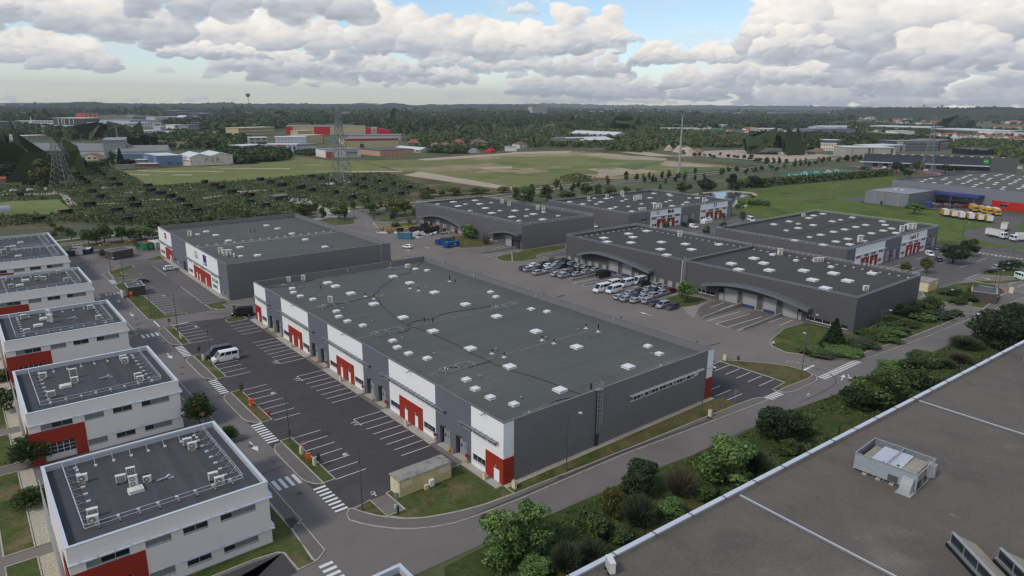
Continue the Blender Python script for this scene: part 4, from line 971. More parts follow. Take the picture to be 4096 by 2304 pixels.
allop=[(ue(a),ue(c),p,q)for a,c,p,q in eop+edoor]+[(ue(a),ue(c),p,q)for a,c,p,q,n in ewin]
b=MB(cn);ag(b,WE,0,49.2,0,h2-.03,allop,ribs=(.3,.06),an=.3);ag(b,WE,49.2,99.5,0,h2-.03,allop,ribs=(.3,.06),an=.3);b.aa('cladding',T2)
b=MB(cn);ag(b,FE['S'],0,36.6,0,h2-.03,ribs=(.3,.055));ag(b,FE['E'],0,99.5,0,h2-.03,ribs=(.3,.05));ag(b,FE['N'],0,36.6,0,h2-.03,ribs=(.3,.05));b.aa('cladding',T2)
for a,c,p,q in eop:ddoor(T2,WE,ue(a),ue(c),p,q)
for a,c,p,q,n in ewin:c6(T2,WE,ue(a),ue(c),p,q,n,an=.12,fr=a4)
for a,c,p,q in edoor:
 b=MB(mDOORL);ae(b,WE,ue(a),ue(c),p,2.2,-.28,-.22);b.use(a3);ae(b,WE,ue(a),ue(c),2.25,q,-.28,-.24);b.aa('side_door',T2)
mPLINTH=M('concrete_plinth',(.3,.285,.255),n=[(.5,.15),(4,.1)])
b=MB(mPLINTH)
for a,c in((80.6,69.8),(31.6,20.)):ae(b,WE,ue(a),ue(c),0,.14,0,.12)
ae(b,WE,ue(50.9),ue(49.9),0,h2,.0,.03);b.aa('plinth',T2)
for a,c in((79.6,76.6),(74.1,71.),(30.4,27.2),(24.2,21.4)):
 b=MB(mBUMP if a>20 else a5);ae(b,WE,ue(a),ue(c),-.02,.75,.02,.42);b.aa('dock_leveller',T2)
bu(T2,ex0,ex1,.8,51.2,h2-.02,.85,cs,cn,bz,capw=.3)
bu(T2,ex0,ex1,51.25,100.3,h2,.8,cs,cn,bz)
canopy(T2,WE,ue(92.4),ue(61.5),4.3,6.4,4.15,ue(82.5));canopy(T2,WE,ue(42.6),ue(11.2),4.25,6.35,4.15,ue(28.5))
for x,y,s in((117.4,91.7,2.3),(113.2,86.2,2.3),(130.4,92.,2.3),(126.7,86.6,2.3),(139.9,91.7,2.3),(118.6,80.5,2.3),(127.5,74.9,2.3),(117.8,67.5,2.3),(131.2,67.9,2.3),(125.5,61.3,2.3),(139.7,60.9,2.1),(112.4,60.8,2.3),(130.,41.9,2.3),(118.2,41.9,2.3),(126.4,36.5,2.3),(113.3,36.3,2.3),(139.6,41.5,1.5),(119.5,30.6,2.3),(137.6,32.7,1.2),(126.9,24.5,2.3),(137.7,22.1,1.3),(130.5,17.8,2.4),(118.7,17.6,2.4),(125.2,11.4,2.4),(139.1,11.2,2.1),(113.,11.2,2.4)):
 skyl(T2,x,y,h2-.85,s,curb=.36)
c5(T2,[(107.9,99.9),(107.9,51.6)],h2,.5,2.2);c5(T2,[(107.9,50.8),(107.9,1.),(144.1,1.)],h2,.4,2.2)
c5(T2,[(107.9,100.1),(144.1,100.1),(144.1,51.6)],h2,.7,1.6,aj);c5(T2,[(144.1,50.6),(144.1,1.2)],h2,.7,1.6,aj)
for k in range(40):
 b=MB(mCURB);y=3+k*2.45;b.box(142.2,143.,y,y+.45,h2-.82,h2-.68,bottom=False);b.aa('rail_weight',T2)
for k in range(12):
 b=MB(mCURB);x=110+k*2.8;b.box(x,x+.5,98.4,99.,h2-.8,h2-.68,bottom=False);b.aa('rail_weight',T2)
ladder(T2,WE,ue(50.2),2.,h2+.3);MB(aj).bar((ex0-.15,51.2,0),(ex0-.15,51.2,h2),.22).aa('rain_pipe',T2)
T3=ab('warehouse','grey shed with arched canopies beside the heap of cable drums and poles','building',(127,161,0),world=True)
h3=9.1;FC=bj(107.9,146,124,199.3);WC=FC['W'];uc=lambda y:199.3-y
cop=[(183.,179.6,.15,4.),(177.6,174.8,.15,2.65),(171.4,168.6,.15,2.7),(166.3,162.8,.15,4.1),(134.2,130.2,.15,4.2),(129.6,125.6,.1,3.1)]
cwin=[(195.8,189.2,1.1,2.1,6),(154,151.4,.8,1.6,2),(144.8,139,.85,1.6,4)]
cop2=[(uc(a),uc(c),p,q)for a,c,p,q in cop]+[(uc(a),uc(c),p,q)for a,c,p,q,n in cwin]
cp=M('violet_grey_cladding',(.115,.113,.128),ad=.6,spec=.35,n=[(.08,.06),(1.5,.05)])
b=MB(cp);ag(b,WC,0,75.3,0,h3-.03,cop2,vribs=(1.2,.03),an=.3,);b.aa('cladding',T3)
b=MB(ck);ag(b,FC['S'],0,38.1,0,h3-.03,ribs=(.3,.05));ag(b,FC['E'],0,75.3,0,h3-.03);ag(b,FC['N'],0,38.1,0,h3-.03);b.aa('cladding',T3)
for i,(a,c,p,q)in enumerate(cop):
 if i==5:
  bb=MB(a5);ae(bb,WC,uc(a),uc(c),p,q,-.3,-.25);ae(bb,WC,uc(a)-.3,uc(a),p,q+.3,0,.35);ae(bb,WC,uc(c),uc(c)+.3,p,q+.3,0,.35);ae(bb,WC,uc(a)-.3,uc(c)+.3,q,q+.3,0,.35);bb.aa('dock_shelter',T3)
 else:
  d=ddoor(T3,WC,uc(a),uc(c),p,q)
  if i in(1,2):pb=MB(a5);ae(pb,WC,uc((a+c)/2)-.5,uc((a+c)/2)+.4,1.2,1.9,-.215,-.2);pb.aa('sticker',d)
for a,c,p,q,n in cwin:c6(T3,WC,uc(a),uc(c),p,q,n,an=.1,fr=a4,cf=[a9,a3])
canopy(T3,WC,uc(192.6),uc(160.2),4.,6.5,4.1,uc(176.5));canopy(T3,WC,uc(141.8),uc(124.2),4.,6.5,6.1,uc(129))
bu(T3,107.9,146,124,199.3,h3,.7,cs,cp,bz)
for x,y,c in((115.9,192.9,0),(125.8,195.,1),(120.,182.6,1),(126.1,185.6,0),(137.1,193.2,1),(131.9,182.6,1),(125.9,170.4,1),(138.6,182.6,0),(116.3,168.5,0),(119.7,157.8,1),(126.6,161.,0),(131.8,157.3,1),(138.1,156.6,0),(131.9,145.2,1),(126.1,143.,0),(116.2,135.9,0),(125.8,132.7,1),(137.1,135.9,0),(139.,146.8,0),(120.2,145.1,1)):
 skyl(T3,x,y,h3-.7,2.4 if c else 1.5,None if c else bq,s2=2.4 if c else 1.3)
c5(T3,[(108.1,199.1),(108.1,124.2),(145.8,124.2),(145.8,199.1),(108.1,199.1)],h3,1.,1.8,aj)
for x,y in((116,176),(121,176.5),(132,169),(133.4,168.5),(122,150)):
 MB(mBLK).ca([(.1,0),(.1,.5),(.16,.55),(0,1.)],8,(x,y),h3-.7).aa('vent_pipe',T3)
def b2(name,ao,x0,x1,y0,y1,h,seg,zscale,lights,extras):
 T=ab(name,ao,'building',((x0+x1)/2,(y0+y1)/2,0),world=True)
 F=bj(x0,x1,y0,y1);S=F['S']
 ops=[]
 for k in seg:
  for a,c in k['up']:ops.append((a,c,4.15,5.1))
  for a,c in k['low']:ops.append((a,c,1.,2.15))
 for a,c in lights:ops.append((a,c,.12,4.1))
 for a,c,p,q in extras.get('win',[]):ops.append((a,c,p,q))
 cuts=[0]+sorted(v for k in seg for v in k['span'])+[x1-x0]
 gm=extras.get('grey',cn)
 for i in range(0,len(cuts)-1):
  a,c=cuts[i],cuts[i+1]
  isw=any(abs(k['span'][0]-a)<.01 for k in seg)
  b=MB(mWHITEP if isw else gm)
  if isw:ag(b,S,a,c,0,h-.03,ops,an=.2);b.aa('white_panel',T)
  else:ag(b,S,a,c,0,h-.03,ops,ribs=(.35,.05),an=.35);b.aa('cladding',T)
 b=MB(extras.get('side',cp))
 for kk,L in(('W',y1-y0),('E',y1-y0),('N',x1-x0)):ag(b,F[kk],0,L,0,h-.03,ribs=(.35,.05))
 b.aa('cladding',T)
 for k in seg:
  for a,c in k['up']:c6(T,S,a,c,4.15,5.1,3,an=.1,cf=[a3,a9],fr=a4)
  for a,c in k['low']:c6(T,S,a,c,1.,2.15,3,an=.1,cf=[a3,a9],fr=a4)
  a,c=k['span'];FBX(aj,'awning',T,S,a-.3,c+.4,5.35,5.6,.0,.55)
  for a,c in k['red']:
   m=(a+c)/2
   b=MB(mRED);ag(b,S,a,c,0,4.,[(m-1.,m+1.,.02,2.3)],out=.12,an=.3);ae(b,S,a,a+.02,0,4,0,.12);ae(b,S,c-.02,c,0,4,0,.12);ae(b,S,a,c,3.98,4,0,.119);b.aa('red_panel',T)
   gdoor(T,S,m-1.,m+1.,.03,2.3,2,out=.04,fr=a4)
   FBX(au,'door_lamp',T,S,m-.3,m+.3,2.7,3.2,.122,.2)
 for a,c in lights:sdoor(T,S,a+.1,c-.1,.14,4.05,out=-.3,lights=0,mat=mDOORL)
 for a,c,p,q in extras.get('win',[]):c6(T,S,a,c,p,q,2,an=.1,fr=a4)
 bu(T,x0,x1,y0,y1,h,.7,cs,cn,bz)
 c5(T,[(x0+.2,y1-.2),(x0+.2,y0+.2),(x1-.2,y0+.2),(x1-.2,y1-.2),(x0+.2,y1-.2)],h,.7,2.2,aj)
 return T,S
T4,S4=b2('warehouse','dark grey gym building whose white front reads CrossFit above two red porches',166,241,30.8,80.3,8.1,[dict(span=(6.,28.2),up=[(7,10.4),(13,16.2),(18,21.3),(24,27.2)],low=[(7.2,10.4),(23.6,26.8)],red=[(10.8,16.4),(17.6,23.)]),dict(span=(41.5,64.2),up=[(42.4,45.6),(48.5,51.8),(53.6,56.8),(60.,63.2)],low=[(42.6,45.8),(60,63.2)],red=[(46.6,52.),(53.2,58.8)])],1,[(29.6,33.6),(35.6,39.4),(70.5,74.5)],dict(win=[(65.8,68.4,4.3,5.6),(65.8,68.4,1.1,2.4)],grey=cm,side=cp))
textp(T4,S4,'CrossFit',48.2,5.95,2.05,.02,a5,shear=.18,sx=.78,bold=.05)
b=MB(mSBLUE)
for k in range(3):ae(b,S4,55.1,56.,6.+.62*k,6.5+.62*k,.01,.05)
b.aa('emblem',T4)
FBX(mSRED,'emblem',T4,S4,55.1,56.,7.05,7.2,.051,.06)
T5,S5=b2('warehouse','grey building with white front panels carrying a blue DC logo and a black square logo',166.5,242.5,123.5,174.5,8.,[dict(span=(14.,35.5),up=[(15,18.4),(21.5,24.6),(26,29.2),(31.5,34.6)],low=[(15.2,18.4),(31.2,34.4)],red=[(18.8,24.6),(25.8,31.)]),dict(span=(50.,72.),up=[(51,54.2),(57,60.2),(62,65.2),(68,71.2)],low=[(51,54.2),(68,71.2)],red=[(54.8,60.4),(61.8,67.4)])],1,[(37.4,41.6),(43.6,46.6),(73.6,75.6),(1.5,6.4)],dict(win=[(8.2,11.6,4.1,5.1)],grey=ck,side=cp))
letr(T5,S5,'DC',18.2,6.2,1.5,.01,M('logo_blue',(.03,.18,.45)),sx=1.)
b=MB(M('logo_black',(.012,.012,.012)));ae(b,S5,26.,28.1,6.1,7.6,.01,.04);ae(b,S5,28.4,30.2,6.2,6.9,.01,.04);ae(b,S5,28.8,29.8,6.9,7.6,.01,.04);b.use(mSRED);ae(b,S5,26.3,26.9,6.9,7.3,.041,.05);b.use(au);ae(b,S5,27.,27.8,6.5,6.7,.041,.05);b.aa('emblem',T5)
sg=sign(T5,S5,60.4,62.8,5.95,7.8,M('poster_blue',(.03,.12,.42)));b=MB(au);ae(b,S5,61.,62.2,6.6,7.5,.032,.05);ae(b,S5,60.8,62.4,6.1,6.35,.032,.05);b.aa('emblem',sg)
for x,y in((186.,62.1),(194.9,72.4),(206.5,72.4),(221.6,72.1),(229.7,74.3),(238.,74.4),(204.2,67.3),(205.9,62.),(221.2,61.9),(228.,61.8),(238.3,61.7),(194.6,62.1),(215.4,49.7),(223.5,49.6),(238.3,49.5),(229.9,44.9),(206.3,49.7),(197.7,49.8),(215.7,39.6),(223.4,39.7),(238.,39.5),(206.2,39.7),(198.1,39.7),(187.9,39.8),(187.8,49.7),(180.1,49.8),(179.4,39.9),(178.3,34.6),(188.1,34.6),(170.4,39.8),(170.,49.8),(214.4,34.4)):
 skyl(T4,x+1.,y+1.6,7.4,2.1 if int(x)%3 else 1.4,bq if int(y)%2 else None)
for x,y in((175.5,168.5),(186.6,166.2),(180.5,155.7),(175.1,159.2),(187.2,159.2),(199.1,166.7),(195.3,171.3),(204.4,168.),(213.3,167.9),(198.9,156.),(204.7,158.6),(180.4,143.4),(186.9,141.4),(198.5,143.5),(218.9,155.3),(235.,166.),(205.4,141.5),(213.8,141.),(219.5,143.),(235.,154.9),(238.9,159.2),(234.7,143.1),(220.7,133.9),(213.2,130.5),(205.1,130.6),(199.3,134.),(187.,134.),(176.5,130.2),(175.1,141.5),(238.6,140.8),(235.3,133.4)):
 skyl(T5,x+.3,y+.6,7.3,2.1 if int(x)%3 else 1.4,bq if int(x+y)%3==0 else None)
MB(a5).tube([(168,57.5,7.46),(190,57.8,7.46),(215,58.5,7.46),(240,59,7.46)],.09,4).aa('roof_pipe',T4)
mRAIL=M('rail_aluminium',(.62,.64,.66),ad=.35,metal=.5)
mWGT=M('rail_ballast',(.55,.55,.55),ad=.7)
_wb=MB(mRAIL);_wb.bar((0,0,.06),(1.25,0,.06),.05);_wb.bar((0,0,.06),(0,0,.95),.05);_wb.bar((.75,0,.1),(0,0,.75),.035);_wb.use(mBLK);_wb.box(-.1,.1,-.07,.07,0,.06);_wb.use(mWGT);_wb.box(1.1,1.55,-.16,.16,.0,.16)
_WM=_wb.mesh('rail_foot')
def office(ao,y0,y1,sides=1,split=None,full=True,x0=-51.,x1=-30.3,h=8.3):
 T=ab('office_block',ao,'building',((x0+x1)/2,(y0+y1)/2,0),ce='white office blocks along the street',world=True)
 F=bj(x0,x1,y0,y1);S=F['S'];q=lambda x:x-x0
 up=[(-49.5,-45.45,3),(-43.9,-41.3,2),(-40.05,-37.4,2),(-36.,-31.95,3)];lo=[(-43.9,-41.3,2),(-40.05,-37.4,2),(-36.,-31.95,3)]
 ops=[(q(a),q(c),5.2,6.1)for a,c,n in up]+[(q(a),q(c),.95,1.95)for a,c,n in lo]+[(q(-49.5),q(-45.5),.1,2.85)]
 b=MB(b6);ag(b,S,0,x1-x0,0,h-.03,ops,an=.3);b.aa('wall',T)
 b=MB(b6)
 eo=[(2.2,5.2,5.2,6.1),(8,11,5.2,6.1),(14,18,5.2,6.1),(3,7,.95,1.95),(12,16,.95,1.95)]
 ag(b,F['E'],0,y1-y0,0,h-.03,eo,an=.3);b.aa('wall',T)
 for a,c,p,r in eo:c6(T,F['E'],a,c,p,r,2,an=.15,cf=[a9,a3])
 b=MB(b6);ag(b,F['N'],0,x1-x0,0,h-.03);b.aa('wall',T)
 b=MB(b6);ag(b,F['W'],0,y1-y0,0,h-.03);b.aa('wall',T)
 b=MB(mRED);ag(b,S,-.1,q(-44.),0,5.1,[(q(-49.5),q(-45.5),.1,2.85)],out=.1,an=.3);ag(b,F['W'],y1-y0-6,y1-y0+.1,0,5.1,out=.1)
 ae(b,S,q(-44.02),q(-44.),0,5.1,0,.1);ae(b,S,-.1,q(-44),5.08,5.1,0,.099);b.aa('red_panel',T)
 gl=[a3,a9,a9,a3]
 for a,c,n in up:c6(T,S,q(a),q(c),5.2,6.1,n,an=.17,cf=gl)
 for a,c,n in lo:c6(T,S,q(a),q(c),.95,1.95,n,an=.17,cf=gl)
 c6(T,S,q(-49.5),q(-45.5),1.,2.85,5,an=.1,rows=3,cf=[a3],fr=a4,name='garage_glazing',sill=False)
 FBX(mSGREY,'garage_door',T,S,q(-49.5),q(-45.5),.1,1.,-.16,-.08)
 for a,c,z in((-51.1,-30.,6.32),(-40.6,-30.,2.08)):
  b=MB(aj);ae(b,S,q(a),q(c),z-.06,z+.08,0,.42)
  for k in range(int((c-a)/1.62)):ae(b,S,q(a)+.9+k*1.62,q(a)+1.06+k*1.62,z+.08,z+.2,.1,.34)
  b.aa('ledge',T)
 b=MB(aj);b.box(x1,x1+.5,y0+.2,y0+3.2,6.26,6.38);b.box(x1,x1+.5,y0+.2,y0+3.2,2.,2.12)
 b.aa('ledge',T)
 bu(T,x0,x1,y0,y1,h,.75,mROOF3,aj,aj,ribs=False,th=.28)
 if split:
  BX(aj,'fire_wall',T,x0+.3,x1-.3,split-.15,split+.15,h-.8,h-.35)
 zr=h-.75
 spans=[(y0,split),(split,y1)]if split else[(y0,y1)]
 for(a,c)in spans:
  rx0,rx1,ry0,ry1=x0+2.1,x1-1.8,a+3.2,c-1.
  b=MB(mRAIL)
  for zz in(zr+.5,zr+.95):b.tube([(rx0,ry1,zz),(rx0,ry0,zz),(rx1,ry0,zz),(rx1,ry1,zz),(rx0,ry1,zz)],.035,5)
  b.aa('guard_rail',T)
  for k in range(9):y=ry0+.9+k*(ry1-ry0-1.4)/8;link('rail_foot',_WM,T,(rx0,y,zr));link('rail_foot',_WM,T,(rx1,y,zr),PI)
  for k in range(8):x=rx0+1.4+k*(rx1-rx0-2.6)/7;link('rail_foot',_WM,T,(x,ry0,zr),PI/2);link('rail_foot',_WM,T,(x,ry1,zr),-PI/2)
 if full:
  b=MB(mRAIL)
  for k in range(int((y1-y0-2)/1.1)):
   for z in(1.,2.6,4.2,5.8,7.2):b.bar((x0-.5,y0+1+k*1.1,z),(x0-.5,y0+2.1+k*1.1,z),.06)
   b.bar((x0-.5,y0+1+k*1.1,.1),(x0-.5,y0+1+k*1.1,7.8),.07)
  b.aa('screen',T)
 return T,S
OFF=[office('white office block nearest the camera, its flat roof carrying nine white air conditioners',7.6,28.5)[0]]
OFF.append(office('white office block second in the row, a leafy tree before its red porch',47.5,68.6)[0])
OFF.append(office('white office block third in the row, in the middle of the five',87.4,108.1)[0])
OFF.append(office('white office block fourth in the row, just before the one at the far end',128.2,149.2,full=False)[0])
OFF.append(office('longer white office block at the far end of the row, its roof split in two',168.,214.6,split=191.,full=False)[0])
for T,cx,cy in((OFF[0],-42.8,16.6),(OFF[1],-44.8,57.9),(OFF[2],-44.6,97.7),(OFF[2],-43.1,102.4),(OFF[3],-42.9,143.5),(OFF[3],-44.5,138.4),(OFF[4],-39.2,203.),(OFF[4],-41.6,197.7),(OFF[4],-41.6,179.3)):
 skyl(T,cx,cy,7.55,1.5,bq,s2=1.1)
for T,cx,cy in((OFF[0],-39.6,17.2),(OFF[1],-39.2,57.9),(OFF[2],-38.6,99.)):
 b=MB(ba);b.cyl((cx-.8,cy,7.7),(cx+.3,cy+.1,7.75),.13,8);b.cyl((cx+.7,cy+.1,7.6),(cx+.7,cy+.1,8.),.16,8);b.rbox(cx+.8,cy,7.56,.7,.6,.08);b.cyl((cx+.3,cy+.1,7.75),(cx+.7,cy+.1,8.),.12,8);b.aa('duct',T)
TX=ab('office_block','corner of a white roofed block cut off by the bottom edge of the photograph','building',(-36,-26,0),world=True)
FX_=bj(-46.4,-25.6,-36.5,-15.6)
b=MB(b6)
for k in 'WSEN':ag(b,FX_[k],0,20.8,0,8.27)
b.aa('wall',TX);bu(TX,-46.4,-25.6,-36.5,-15.6,8.3,.75,mROOF3,aj,aj,ribs=False)
mACW=M('aircon_white',(.68,.67,.63),ad=.5,n=[(2,.05)])
mACG=M('aircon_grille',(.085,.088,.092),ad=.5)
mTIMBER=M('timber_pad',(.4,.31,.17),n=[(3,.2)])
def make_ac(w=.95,d=.38,hh=.8,fans=1,coil=False):
 o=ab('air_conditioner','','air conditioner')
 b=MB(mACW);b.box(-w/2,w/2,-d/2,d/2,.16,.16+hh,bottom=False);b.box(-w/2-.02,w/2+.02,-d/2-.02,d/2+.02,.16+hh-.06,.17+hh);b.aa('casing',o)
 b=MB(mBLK)
 for x in(-w*.32,w*.32):b.box(x-.06,x+.06,-d/2-.1,d/2+.1,0,.16)
 b.aa('foot',o)
 BX(mTIMBER,'timber_pad',o,-w*.42,w*.42,-d/2-.16,d/2-.1,.0,.07)
 for k in range(fans):
  zc=.16+hh*(k+.5)/fans;r=min(w*.36,hh/fans*.42)
  b=MB(mACG);n=14;b.raw([(-w*.08+r*math.cos(2*PI*i/n),-d/2-.012,zc+r*math.sin(2*PI*i/n))for i in range(n)],[tuple(range(n))])
  b.use(mACW)
  for i in range(6):a=PI*i/6;b.bar((-w*.08-r*math.cos(a),-d/2-.03,zc-r*math.sin(a)),(-w*.08+r*math.cos(a),-d/2-.03,zc+r*math.sin(a)),.02)
  b.bar((-w*.08-.07,-d/2-.03,zc),(-w*.08+.07,-d/2-.03,zc),.14);b.aa('fan_guard',o)
 b=MB(mACG);b.box(-w*.42,w*.42,d/2+.005,d/2+.015,.22,.1+hh)
 b.use(mACW)
 for k in range(5):b.box(-w*.42,w*.42,d/2+.016,d/2+.03,.26+k*hh*.17,.29+k*hh*.17)
 for k in range(5):b.box(-w*.42+k*w*.2,-w*.42+k*w*.2+.03,d/2+.016,d/2+.032,.22,.1+hh)
 b.aa('coil_grille',o)
 return o
ac1=make_ac();ac2=make_ac(.98,.4,1.35,2)
used_ac={}
def ac(ar,x,y,z,rz,ao,s=1.15):
 src=ac1 if ar==1 else ac2
 G_='air conditioners on the flat roofs'
 if ar not in used_ac:
  used_ac[ar]=1;src.location=(x,y,z);src.rotation_euler=(0,0,rz);src.scale=(s,)*3;tag(src,ao,'air conditioner',G_);return src
 return cb(src,(x,y,z),rz,ao,G_,s)
zo=7.56
N1='on nearest white office'
ac(1,-47.4,22.6,zo,-.15,'single white fan unit at the back left corner '+N1)
ac(1,-47.7,13.6,zo,PI-.1,'white unit showing its black grille at the front left '+N1)
ac(1,-47.9,12.,zo,-.15,'front fan unit of the pair at the front left '+N1)
ac(1,-43.8,19.6,zo,PI-.15,'lower grille-side unit left of the middle pair '+N1)
ac(2,-42.6,20.,zo,PI-.12,'taller grille-side unit at the back of the middle cluster '+N1,1.)
ac(2,-42.8,17.7,zo,-.12,'taller fan unit at the front of the middle cluster '+N1,1.)
ac(1,-41.3,17.7,zo,-.15,'small fan unit at the right end of the middle cluster '+N1,.95)
ac(1,-34.9,24.6,zo,PI-.1,'grille-side unit of the pair at the back right '+N1)
ac(1,-34.7,23.,zo,-.12,'fan unit of the pair at the back right '+N1)
ac(1,-34.9,13.3,zo,PI-.1,'grille-side unit of the pair at the front right '+N1)
ac(1,-34.6,11.8,zo,-.12,'fan unit of the pair at the front right '+N1)
N2='on second white office'
ac(1,-47.2,63.9,zo,-.12,'lone white fan unit at the back left '+N2);ac(1,-47.1,54.2,zo,PI-.1,'lone grille-side unit at the front left '+N2)
ac(2,-43.2,61.2,zo,PI,'tall grille-side unit in the middle '+N2,1.1);ac(1,-43.4,58.5,zo,-.1,'fan unit in front of the tall one in the middle '+N2)
ac(1,-35.1,64.8,zo,PI,'grille-side unit of the back right pair '+N2);ac(1,-35.1,63.3,zo,-.1,'fan unit of the back right pair '+N2)
ac(1,-34.9,54.1,zo,PI,'grille-side unit of the front right pair '+N2);ac(1,-34.9,52.4,zo,-.1,'fan unit of the front right pair '+N2)
N3='on third white office'
ac(1,-46.5,104.6,zo,PI+.1,'small unit at the back left '+N3);ac(1,-46.9,92.8,zo,PI,'small unit at the front left '+N3)
ac(2,-42.2,103.2,zo,PI/2+.5,'back one of the two tall units in the middle '+N3,1.1);ac(2,-42.4,98.6,zo,PI/2+.5,'front one of the two tall units in the middle '+N3,1.2)
ac(1,-34.3,104.,zo,PI,'small unit at the back right '+N3);ac(1,-34.2,94.4,zo,PI,'small unit at the front right '+N3)
N4='on fourth white office'
ac(1,-47.2,146.,zo,-.1,'fan unit at the left edge '+N4);ac(1,-46.4,136.4,zo,PI,'grille-side unit at the front left '+N4,1.2);ac(1,-40.4,142.2,zo,PI,'left one of two units in the middle '+N4);ac(1,-39.2,141.,zo,-.1,'right fan unit of two in the middle '+N4);ac(1,-35.3,146.3,zo,PI,'unit at the back right '+N4);ac(1,-34.9,135.7,zo,PI,'unit at the front right '+N4)
ac(2,-44.8,181.7,zo,PI,'tall dark-grilled unit at the front left on the far split-roof office',1.4);ac(2,-43.5,185.9,zo,PI,'tall dark-grilled unit behind another on the far split-roof office',1.4)
ac(2,8.3,97.3,zr0+.3,PI/2+.6,'tall unit on the left end of the frame at the long roof back parapet',.95);ac(2,12.,96.9,zr0+.3,PI/2+.6,'tall unit on the right end of the frame at the long roof back parapet',.95);ac(2,8.5,73.6,zr0+.35,PI/2+.6,'tall unit on the steel frame in the left half of the long roof',1.05)
ac(2,5.4,142.3,h1-1.5,-.6,'back one tall white unit above the company signs',1.3);ac(2,5.6,138.5,h1-1.5,-.6,'front one tall white unit above the company signs',1.3);ac(1,6.8,138.,h1-1.5,PI/2,'small white unit just right of the two tall ones above the company signs',1.2);ac(1,7.,135.2,h1-1.5,1.2,'grey-topped unit at the end of the pipe run above the company signs',1.2)
ac(2,5.9,176.9,h1-1.5,-.6,'tall white unit above the red company sign',1.3)
for i,(x,y,k,l)in enumerate(((141.1,177.9,2,'first of two tall units at far edge of arched-canopy roof'),(138.8,170.,2,'second of two tall units at far edge of arched-canopy roof'),(141.2,153.4,2,'left of the tall pair at the right edge of the arched-canopy roof'),(141.4,149.9,2,'right of the tall pair at the right edge of the arched-canopy roof'))):ac(k,x,y,h3-.7,-.5,l,1.35)
for i,(x,y,k,l)in enumerate(((141.,77.8,2,'tall unit by the far rail of the shed with parked cars'),(141.,39.9,2,'tall unit near the far rail above the right half of the canopy shed'),(140.2,28.1,1,'left unit of the row of three by the far rail of the canopy shed'),(141.3,27.8,1,'middle unit of the row of three by the far rail of the canopy shed'),(142.4,27.5,1,'right unit of the row of three by the far rail of the canopy shed'),(119.,4.,1,'dark squat unit by the near right edge of the canopy shed'))):ac(k,x,y,h2-.85,-.5,l,1.5)
for i,(x,y,k,l)in enumerate(((186,36,2,'big square unit above the left red porches of the gym building'),(219.5,35.8,2,'tall unit left of the cluster above the gym sign'),(227.5,36.2,2,'back unit of the cluster above the gym sign'),(228.9,35.2,2,'front unit of the cluster above the gym sign'),(224,77,1,'small unit at the back edge of the gym roof'))):ac(k,x,y,7.4,-.5,l,1.7 if k==2 else 1.5)
for i,(x,y,k,l)in enumerate(((204.6,153.2,2,'left unit of the stack in the middle of the DC roof'),(206.4,153.8,2,'middle unit of the stack in the middle of the DC roof'),(209.6,154.4,2,'right unit of the stack in the middle of the DC roof'),(215.1,171.,2,'tall unit at the far edge of the DC roof'),(203.9,171.2,1,'low unit at the far edge of the DC roof'),(189.8,170.5,1,'low unit at the far left edge of the DC roof'),(181.5,130.,1,'left one of two units at the near left of the DC roof'),(183.5,129.6,1,'right one of two units at the near left of the DC roof'),(190.8,129.6,2,'tall unit above the black logo of the DC roof'),(194.2,129.6,2,'second tall unit right of the black logo of the DC roof'),(227.,129.2,2,'tall unit left of the blue poster on the DC roof'))):ac(k,x,y,7.3,-.5,l,1.7 if k==2 else 1.5)
o=ab('roof_hatch','cream square hatch box by the back parapet of the long roof','roof hatch',(41.5,95.,zr0));b=MB(bq);b.box(-.7,.7,-.55,.55,.0,.35);b.box(-.6,.6,-.45,.45,.5,.85);b.aa('casing',o);BX(mBLK,'gap',o,-.55,.55,-.4,.4,.35,.5)
mTYRE=M('tyre',(.018,.018,.02),ad=.85);mRIM=M('wheel_rim',(.45,.46,.48),ad=.35,metal=.7)
mCARGL=M('car_glass',(.012,.015,.018),ad=.04,spec=.8);mLAMP=M('headlamp',(.75,.77,.8),ad=.15);mTAIL=M('tail_lamp',(.35,.01,.01),ad=.3);mTRIM=M('black_trim',(.025,.025,.027),ad=.6)
mPLATE=M('number_plate',(.7,.7,.66),ad=.6)
def paint(nm,c,metal=.0):return M('paint_'+nm,c,ad=.28,metal=metal,spec=.6)
PSIL=paint('silver',(.46,.47,.49),.45);PBLK=paint('black',(.012,.013,.016));PWHT=paint('white',(.78,.79,.8));PGRY=paint('dark_grey',(.055,.058,.065),.3);PNAV=paint('navy',(.02,.027,.05),.2);PRED=paint('dark_red',(.12,.008,.01),.2);PSLV=paint('light_grey',(.32,.34,.37),.4);PBLU=paint('slate_blue',(.06,.08,.13),.3);PGRN=paint('pale_green_white',(.55,.75,.7))
WHEEL={}
def whm(r,w):
 if(r,w)not in WHEEL:
  b=MB(mTYRE);b.cyl((0,-w/2,0),(0,w/2,0),r,14);t=b.mesh('tyre')
  b=MB(mRIM);b.cyl((0,-w/2-.012,0),(0,w/2+.012,0),r*.62,10);WHEEL[(r,w)]=(t,b.mesh('rim'))
 return WHEEL[(r,w)]
